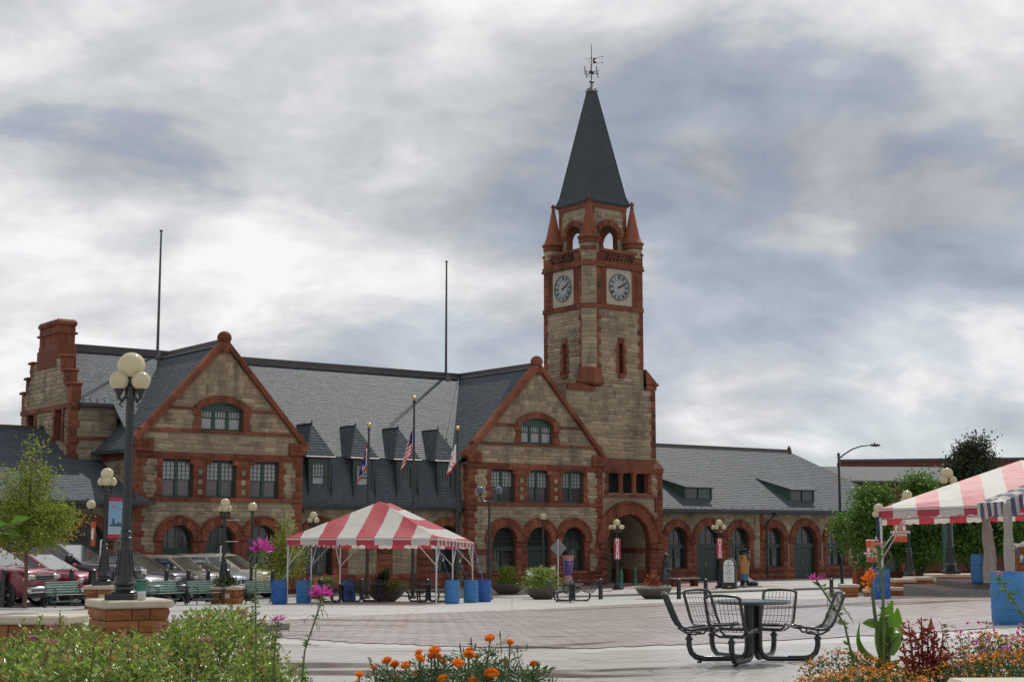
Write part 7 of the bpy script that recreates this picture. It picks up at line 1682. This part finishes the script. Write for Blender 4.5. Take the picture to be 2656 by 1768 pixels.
sh = leaf_mesh('foliage', np.array(P_), np.array(D_l), np.array(S_), .46, .35, [MT['leaf_bush'], MT['leaf_tip']], np.array(M_))
bed = thing('shrub_bed', 'dense green shrub with rusty shoot tips filling the lower left', 'shrub', (-2.7, 10, 1.8)); o = link('foliage', sh, bed); o.location = (2.7, -10, -1.8); o['kind'] = 'stuff'
o = stems.build('stems', MT['bark2'], bed, kind='stuff'); o.location = (2.7, -10, -1.8)
fb = MB()
for x, y in ((-3.25, 10.6), (-2.0, 11.2), (-1.85, 11.0), (-2.55, 11.0), (-2.62, 8.6), (-1.7, 8.3), (-1.35, 8.7), (-2.95, 9.3), (-3.9, 10.9), (-3.6, 9.4), (-1.95, 9.6)):
    z = top_z(x, y) + .015
    for q in range(26): a = RND.uniform(0, 6.28); rr = .035 * math.sqrt(RND.random()); fb.sphere((x + rr * math.cos(a), y + rr * math.sin(a), z + RND.uniform(-.008, .012)), .007, 5, 4)
MT['fl_spirea'] = pmat('dusty_pink_flower', (.42, .17, .20), (.52, .25, .27), .7, 30, isl=.3, trans=.2)
o = fb.build('flower_clusters', MT['fl_spirea'], bed, kind='stuff'); o.location = (2.7, -10, -1.8)
sl_ = MB(); sl_.box((-3.2, 9.4, 1.70), (3.3, 4.0, .7)); so_ = sl_.build('planting_soil', MT['soil'], None); so_['kind'] = 'structure'
ng = thing('overhanging_branch', 'near branch of broad green leaves at the left picture edge', 'branch', (-1.95, 5.2, 3.15))
mb = MB(); mb.tube([(-.25, 0, -.05), (.0, 0, .02), (.18, 0, .06), (.25, 0, .09)], [.008, .006, .004, .002], 6); mb.build('twig', MT['bark2'], ng)
for x, z, dx, dz, s_ in ((.06, .04, .12, .07, .11), (.12, .05, .14, .03, .10), (.20, .07, .10, .05, .08), (.0, .02, .09, -.09, .10), (-.06, .0, .02, .12, .13), (.15, .06, .12, -.03, .09), (.05, .03, -.02, .1, .1), (-.02, -.1, .08, -.04, .1)):
    lm = leaf_mesh('leaf', np.array([[x, 0, z]]), np.array([[dx, RND.uniform(-.05, .05), dz]]), s_, .62, .3, MT['leaf_canna']); link('leaf', lm, ng)

# ------------------------------------------------------------------ marigolds
mbs = []
for v in range(3):
    mb = MB(); mb.sphere((0, 0, -.1), .72, 12, 8, sc=(1, 1, .62)); rr_ = random.Random(v)
    for ring, (lat, k) in enumerate(((-10, 16), (8, 16), (26, 14), (44, 11), (62, 8), (80, 5))):
        for j in range(k):
            a = 2 * math.pi * (j + .5 * (ring % 2) + rr_.uniform(-.15, .15)) / k; la = rad(lat + rr_.uniform(-6, 6)); d = Vec((math.cos(a) * math.cos(la), math.sin(a) * math.cos(la), math.sin(la) * .72)); s1_ = Vec((-math.sin(a), math.cos(a), 0)); u_ = d.cross(s1_)
            p = d * .62; w_ = .20; l_ = .36
            mb.add([p - s1_ * w_ * .6, p + s1_ * w_ * .6, p + d * l_ + s1_ * w_ - u_ * .05, p + d * l_ * 1.1 + u_ * .06, p + d * l_ - s1_ * w_ - u_ * .05], [(0, 1, 2, 3, 4)])
    mbs.append(mb.mesh('flower_head', MT['fl_marigold'], None))
FLW = [(-0.626, 6.207, 2.623, 0.0188), (-0.58, 6.345, 2.638, 0.0154), (-0.518, 6.266, 2.674, 0.022), (-0.494, 6.372, 2.65, 0.0224), (-0.447, 6.382, 2.644, 0.0213), (-0.378, 6.129, 2.718, 0.0171), (-0.37, 6.106, 2.696, 0.0207), (-0.316, 6.177, 2.723, 0.0255), (-0.332, 6.217, 2.696, 0.0188), (-0.304, 6.205, 2.697, 0.0196), (-0.295, 6.548, 2.646, 0.0159), (-0.214, 6.012, 2.685, 0.0262), (-0.176, 6.176, 2.705, 0.0262), (-0.178, 6.314, 2.712, 0.0172), (-0.15, 6.388, 2.68, 0.0155), (-0.091, 6.168, 2.772, 0.0209), (-0.009, 6.386, 2.74, 0.0186), (-0.03, 6.491, 2.653, 0.0177), (0.091, 6.335, 2.655, 0.0184), (-0.083, 6.134, 2.633, 0.0298), (-0.279, 6.102, 2.615, 0.024), (-0.158, 6.129, 2.609, 0.0223), (-0.491, 6.441, 2.582, 0.0203), (-0.406, 6.366, 2.615, 0.0116), (-0.64, 6.236, 2.587, 0.0132)]
mg = thing('marigold_clump', 'clump of orange marigolds in bloom at the bottom centre', 'flowers', (-.27, 6.3, 2.2))
def feathery(n, stems_, spread, size):
    P, D = [], []
    for (bx0, by0, bz0, tx0, ty0, tz0) in stems_:
        for j in range(n):
            f = RND.random() ** .8; a = RND.uniform(0, 6.28); p = Vec((bx0, by0, bz0)).lerp(Vec((tx0, ty0, tz0)), f); d = Vec((math.cos(a), math.sin(a), RND.uniform(.1, .8)))
            for q in range(5): P.append(p + d * .018 * q); D.append(d + Vec((RND.uniform(-.9, .9), RND.uniform(-.9, .9), RND.uniform(-.3, .5))))
    return np.array(P), np.array(D)
stl = []
sm = MB()
for i, (x, y, z, r_) in enumerate(FLW):
    bx0 = -.27 + (x + .27) * .75 + RND.uniform(-.03, .03); b0 = Vec((bx0, 6.3 + (y - 6.3) * .6, 2.15)); e0 = Vec((x, y, z - r_ * .5))
    sm.tube([b0, b0.lerp(e0, .6) + Vec((RND.uniform(-.01, .01), 0, 0)), e0 - Vec((0, 0, .012)), e0], [.004, .0032, .003, .006], 5)
    M = Matrix.Translation((x + .27, y - 6.3, z - 2.2)) @ Matrix.Rotation(RND.uniform(-.5, .5), 4, 'X') @ Matrix.Rotation(RND.uniform(-.4, .4), 4, 'Y') @ Matrix.Rotation(RND.uniform(0, 6), 4, 'Z') @ Matrix.Scale(r_ * 1.05, 4); link('flower_head', mbs[i % 3], mg, M)
    stl.append((b0.x, b0.y, 2.3, x, y, z - .045))
for i in range(26): x = RND.uniform(-.62, .10); y = RND.uniform(6.05, 6.6); hgt = 2.62 - .10 * abs((x + .2) / .4) ** 2 + RND.uniform(-.03, .05); stl.append((x, y, 2.3, x + RND.uniform(-.03, .03), y, hgt)); sm.tube([(x, y, 2.15), (x + .01, y, hgt)], .003, 4)
for (x, z) in ((-.17, 2.765), (-.215, 2.742), (-.2, 2.722), (-.05, 2.79), (.02, 2.735), (.11, 2.665), (.065, 2.655), (-.56, 2.62), (-.03, 2.69)):
    sm.tube([(x + .01, 6.25, 2.5), (x + .004, 6.25, z - .03), (x, 6.25, z - .012), (x, 6.25, z + .006)], [.0014, .0016, .0042, .002], 5)
o = sm.build('stem', MT['stem'], mg, smooth=50); o.location = (.27, -6.3, -2.2)
P, D = feathery(40, stl, .1, .03); o = link('foliage', leaf_mesh('foliage', P, D, .034 * NR.uniform(.6, 1.3, len(P)), .22, .3, MT['leaf_marigold']), mg); o.location = (.27, -6.3, -2.2)
sl_ = MB(); sl_.box((-.27, 6.3, 1.98), (1.3, .9, .4)); so_ = sl_.build('planting_soil', MT['soil'], None); so_['kind'] = 'structure'

# ------------------------------------------------------------------ right flower bed in its stone planter
pb_ = thing('stone_planter', 'pale stone planter edge in the bottom right corner', 'planter', (2.5, 5.9, 1.9))
mb = MB(); mb.box((.45, .75, .25), (2.9, 2.0, .50)); mb.build('soil', MT['soil'], pb_)
for c_, d_, rz_c in (((.5, -.42, .71), (2.8, .36, .12), 2.5),): mb = MB(); mb.box((0, 0, 0), d_, b=.02); o = mb.build('coping', MT['coping'], pb_); o.location = c_; o.rotation_euler = (0, 0, rad(rz_c))
mb = MB(); mb.box((.5, -.42, .2), (2.7, .28, .88)); mb.build('wall', MT['wallstone'], pb_)
def mound(x, y):
    return 2.42 + .15 * math.exp(-((x - 1.55) / .25) ** 2) + .24 * math.exp(-((x - 2.3) / .42) ** 2) * (1 if y > 6.3 else .6) + .05 * math.sin(x * 9 + y * 5)
P, D, Mi = [], [], []
for i in range(1500):
    x, y = RND.uniform(1.2, 2.75), RND.uniform(6.1, 7.5)
    if x < 1.33 and RND.random() < .5: continue
    z = mound(x, y); 
    for q in range(9): P.append((x + RND.gauss(0, .012), y + RND.gauss(0, .012), z - RND.random() * .09)); D.append((RND.gauss(0, .6), RND.gauss(0, .6), RND.uniform(.2, 1))); Mi.append(0)
    for q in range(4):
        if RND.random() < .75: P.append((x + RND.gauss(0, .014), y + RND.gauss(0, .014), z + RND.uniform(-.01, .015))); D.append((RND.gauss(0, 1), RND.gauss(0, 1), .3)); Mi.append(1)
gc = leaf_mesh('orange_ground_cover', np.array(P), np.array(D), .016 * NR.uniform(.7, 1.4, len(P)), .6, .3, [MT['leaf_marigold'], MT['sedum']], np.array(Mi)); o = link('orange_ground_cover', gc); o['kind'] = 'stuff'; o['label'] = 'low mat of tiny orange flowers at lower right'; o['category'] = 'flowers'
def big_leaf(base, tip, width, bend, parent, mat='leaf_canna', side=(1, 0, 0)):
    b, t_ = Vec(base), Vec(tip); ax = t_ - b; sd = Vec(side); sd = (sd - ax.normalized() * sd.dot(ax.normalized())).normalized(); nrm = ax.normalized().cross(sd); mb = MB()
    def fn(u, v):
        w = width * math.sin(math.pi * min(1, v * .93 + .05)) ** .8 * (1 - .3 * v); q = (u - .5) * 2
        return b + ax * v + sd * (q * w * .5) + nrm * (bend * math.sin(math.pi * v) + abs(q) * w * .18)
    mb.grid(fn, 6, 10); return mb.build('leaf', MT[mat], parent, smooth=60)
ca = thing('canna_plant', 'canna lily with broad green leaves and orange flower', 'plant', (1.81, 7.4, 2.45))
mb = MB(); mb.tube([(0, 0, 0), (-.01, 0, .2), (-.03, 0, .37), (-.04, 0, .50)], [.012, .011, .009, .006], 8); mb.build('stem', MT['stem'], ca, smooth=50)
mb = MB(); mb.tube([(.03, 0, 0), (.04, .02, .3), (.01, .02, .45)], [.01, .009, .004], 8); mb.build('stem', MT['stem'], ca, smooth=50)
for bs, tp, w_, bd, sd in (((.02, 0, .1), (.055, -.02, .42), .12, .03, (1, .3, 0)), ((.06, .05, .15), (.10, .06, .38), .09, .02, (1, -.4, 0)), ((0, 0, .12), (-.10, 0, .32), .09, .05, (.6, 1, .2)), ((0, -.02, .2), (.13, -.06, .24), .10, .05, (.2, 1, .3)), ((-.01, 0, .08), (-.16, .0, .26), .06, .05, (.4, 1, .3)), ((.0, 0, .3), (-.09, 0, .31), .06, -.02, (.2, .5, 1)), ((.02, 0, .12), (.02, 0, .45), .05, .01, (1, .8, 0)), ((.0, -.02, .0), (-.03, -.1, .16), .07, .03, (1, 0, 0)), ((.04, 0, .1), (.16, 0, .28), .08, .04, (.2, 1, 0)), ((.0, 0, .0), (.07, -.08, .14), .09, .03, (1, .2, 0))): big_leaf(bs, tp, w_, bd, ca, side=sd)
for x, z, s_ in ((-.065, .52, .036), (-.045, .55, .032), (-.058, .50, .032), (-.03, .535, .03)):
    P = np.tile([[x, 0, z]], (9, 1)) + NR.normal(size=(9, 3)) * .006; link('flower', leaf_mesh('flower', P, NR.normal(size=(9, 3)) + [0, -.2, .4], s_ * NR.uniform(.8, 1.2, 9), .75, .3, MT['fl_canna']), ca)
am = thing('amaranth_plant', 'deep crimson amaranth with drooping tassels beside the canna', 'plant', (1.9, 7.0, 2.45))
P, D = [], []; mb = MB()
for (x, z) in ((-.06, .33), (0, .36), (.06, .30), (.10, .28), (-.02, .26), (.03, .31), (.12, .2), (.08, .18), (-.09, .24)):
    mb.tube([(x * .3, 0, 0), (x * .8, 0, z * .6), (x, 0, z)], [.006, .005, .003], 5)
    for j in range(60): f = RND.random(); P.append((x * (.5 + .5 * f) + RND.gauss(0, .008), RND.gauss(0, .02), z * (.4 + .6 * f) + RND.gauss(0, .01))); D.append((RND.gauss(0, 1), RND.gauss(0, 1), RND.gauss(.2, .8)))
mb.build('stem', MT['amaranth'], am, smooth=50); link('foliage', leaf_mesh('foliage', np.array(P), np.array(D), .03 * NR.uniform(.5, 1.6, len(P)), .4, .3, MT['amaranth']), am)
for x, z, dx, dz in ((0, .22, -.05, .08), (.03, .2, .07, .09), (-.04, .15, -.09, .04), (.05, .12, .1, .03), (.02, .28, .02, .09), (.07, .08, .08, .0)): link('leaf', leaf_mesh('leaf', np.array([[x, -.01, z]]), np.array([[dx, -.02, dz]]), .09, .5, .3, MT['rust']), am)
def cleome(label, pts, head, petals=34, pods=True, col='fl_pink', lean=0.):
    t = thing('cleome_flower', label, 'flower', pts[-1], 0, 'tall spidery cleome flowers'); o_ = Vec(pts[-1]); P0 = [Vec(p) - o_ for p in pts]
    mb = MB(); mb.tube(P0[::-1], [.006] + [.005] * (len(P0) - 2) + [.004], 6); mb.build('stem', MT['stem'], t, smooth=50)
    h = P0[0]; n = int(petals * 1.9)
    if head > 0:
        d = NR.normal(size=(n, 3)); d[:, 2] = np.abs(d[:, 2]) * .6 - .1; link('petals', leaf_mesh('petals', np.array(h) + unit(d) * head * (.15 + .35 * NR.random((n, 1))), d, head * .62 * NR.uniform(.5, 1.3, n), .30, .3, MT[col]), t)
        fm = MB()
        for q in range(18): a = RND.uniform(0, 6.28); e = Vec((math.cos(a), math.sin(a), RND.uniform(-.1, .6))); fm.tube([h, h + e * head * .8, h + e * head * 1.35 + Vec((0, 0, .01))], .0009, 3, cap=False)
        fm.build('stamens', MT[col], t, kind='stuff')
    pm = MB(); P, D = [], []
    for i in range(46):
        f = RND.uniform(.05, .95); k = min(len(P0) - 2, int(f * (len(P0) - 1))); p = P0[k].lerp(P0[k + 1], f * (len(P0) - 1) - k); a = RND.uniform(0, 6.28); e = Vec((math.cos(a), math.sin(a), 0))
        if pods and f < .6 and i % 2 == 0: pm.tube([p, p + e * .035 + Vec((0, 0, .012)), p + e * .06 - Vec((0, 0, .012)), p + e * .068 - Vec((0, 0, .04))], [.0008, .0008, .0022, .001], 4)
        else:
            for q in range(3): P.append(p + e * .004 * q); D.append(e + Vec((RND.gauss(0, .4), RND.gauss(0, .4), RND.uniform(-.2, .6))))
    pm.build('seed_pods', MT['stem'], t, kind='stuff'); link('leaves', leaf_mesh('leaves', np.array(P), np.array(D), .032, .3, .3, MT['leaf_mid']), t); return t
cleome('tall pink cleome flower left of the central tent', [(-1.419, 8.5, 3.10), (-1.43, 8.5, 3.06), (-1.452, 8.5, 2.98), (-1.449, 8.5, 2.84), (-1.441, 8.5, 2.62), (-1.44, 8.5, 2.05)], .075, 60)
cleome('pink cleome flower in front of the tent on a curved stalk', [(-1.075, 8.5, 2.85), (-1.088, 8.5, 2.78), (-1.122, 8.5, 2.676), (-1.166, 8.5, 2.54), (-1.2, 8.5, 2.05)], .07, 70)
cleome('short magenta cleome flower above the shrub bed', [(-1.316, 8.5, 2.71), (-1.33, 8.5, 2.6), (-1.36, 8.5, 2.05)], .04, 26)
cleome('pink cleome flower leaning over the near table on the right', [(1.457, 7.2, 2.977), (1.499, 7.2, 2.909), (1.551, 7.2, 2.826), (1.589, 7.2, 2.758), (1.65, 7.2, 2.45)], .036, 30)
cleome('spidery cleome seed head above the canna flower', [(1.757, 7.2, 3.14), (1.757, 7.2, 3.08), (1.778, 7.2, 2.913), (1.767, 7.2, 2.45)], .03, 16, col='fl_rose')
cleome('dry cleome stalk crossing the near blue barrel', [(2.334, 7.2, 2.996), (2.375, 7.2, 2.913), (2.44, 7.2, 2.816), (2.5, 7.2, 2.45)], .018, 12, col='fl_rose')
dm = MB(); P, D = [], []
for i in range(46):
    x = RND.uniform(2.05, 2.75); y = RND.uniform(6.9, 7.5); z0 = 2.5; h = RND.uniform(.12, .30); lx = RND.uniform(-.08, .08); dm.tube([(x, y, z0), (x + lx * .5, y, z0 + h * .6), (x + lx, y, z0 + h)], [.0025, .002, .001], 4)
    for q in range(9): f = RND.random(); P.append((x + lx * f, y, z0 + h * f)); D.append((RND.gauss(0, 1), RND.gauss(0, 1), .4))
dg = thing('dry_flower_stalks', 'brown dry flower stalks at the right picture edge', 'plants', (2.4, 7.2, 2.5)); o = dm.build('stalks', MT['dry'], dg, kind='stuff'); o.location = (-2.4, -7.2, -2.5)
o = link('leaves', leaf_mesh('leaves', np.array(P), np.array(D), .04, .3, .3, MT['dry']), dg); o.location = (-2.4, -7.2, -2.5); o['kind'] = 'stuff'
P = np.column_stack([NR.uniform(2.1, 2.7, 160), NR.uniform(6.9, 7.3, 160), NR.uniform(2.55, 2.78, 160)]); o = link('blossom', leaf_mesh('blossom', P, NR.normal(size=P.shape), .022, .7, .3, MT['fl_pink']), dg); o.location = (-2.4, -7.2, -2.5); o['kind'] = 'stuff'

# ================================================================== far buildings and green posts at the right
MT['brickfar'] = pmat('dark_red_brick', (.10, .03, .022), (.13, .042, .03), .8, 2, 4); MT['metalroof'] = pmat('grey_metal_roof', (.085, .092, .095), (.11, .12, .122), .75, 1.5, spec=.2); MT['postgreen'] = pmat('green_steel_post', (.02, .075, .055), (.03, .095, .07), .45, 3)
fbld = thing('brick_building', 'flat-roofed dark red brick building far behind the right trees', 'building', (50, 156, 0), rad(-14))
mb = MB(); mb.box((0, 0, 5.2), (30, 14, 10.4)); w_ = mb.build('wall', MT['brickfar'], fbld)
for k in range(5): mb = MB(); mb.box((0, -7.05, 7.6 + k * .55), (30, .12, .16)); mb.build('string_course', MT['brickfar'], fbld)
mb = MB(); mb.box((0, 0, 10.5), (30.4, 14.4, .25)); mb.build('parapet', MT['ridge'], fbld); mb = MB(); mb.box((-3.5, -5, 11.0), (.6, .6, .9)); mb.build('vent_pipe', MT['brickfar'], fbld)
for k in range(6): mb = MB(); mb.box((-12 + k * 4.8, -7.02, 4.5), (2.2, .1, 2.0)); mb.build('window', MT['glass'], fbld)
ms = thing('metal_roofed_shed', 'long grey metal roof behind the right wing', 'building', (38, 121, 0), rad(0))
mb = MB(); mb.box((0, 3, 3.7), (26, 7, 7.4)); mb.build('wall', MT['brickfar'], ms)
mb = MB(); mb.add([(-13.2, -1, 7.35), (13.2, -1, 7.2), (13.2, 3, 8.5), (-13.2, 3, 8.65), (-13.2, 7, 7.35), (13.2, 7, 7.2), (-13.2, -1, 7.2), (13.2, -1, 7.05)], [(0, 1, 2, 3), (3, 2, 5, 4), (0, 6, 7, 1)]); mb.build('roof', MT['metalroof'], ms)
lw = thing('boundary_wall', 'low red stone wall running behind the right trees', 'wall', (27, 84.5, 0), rad(20)); mb = MB(); mb.box((0, 0, .45), (18, .4, 1.1), b=.03); wc = mb.build('wall', MT['redmortar'], lw)
for r_ in range(3):
    for i in range(24): red_block(wc, Vec((-8.6 + i * .75 + (.3 if r_ % 2 else 0), -.2, .12 + r_ * .32 + .16)), FR, .74, .32, .06, 'rock', 'stone')
for i, (x, y) in enumerate(((19.35, 66.5), (24.0, 68.0))):
    gp = thing('green_post', ('tall green steel post under the right tent', 'tall green steel post at the right picture edge')[i], 'post', (x, y, .3), 0); mb = MB(); mb.tube([(0, 0, 0), (0, 0, 4.2)], .24, 14); mb.build('shaft', MT['postgreen'], gp, smooth=50); mb = MB(); mb.lathe([(.34, 0), (.34, .12), (.26, .2)], 14); mb.build('foot', MT['postgreen'], gp)
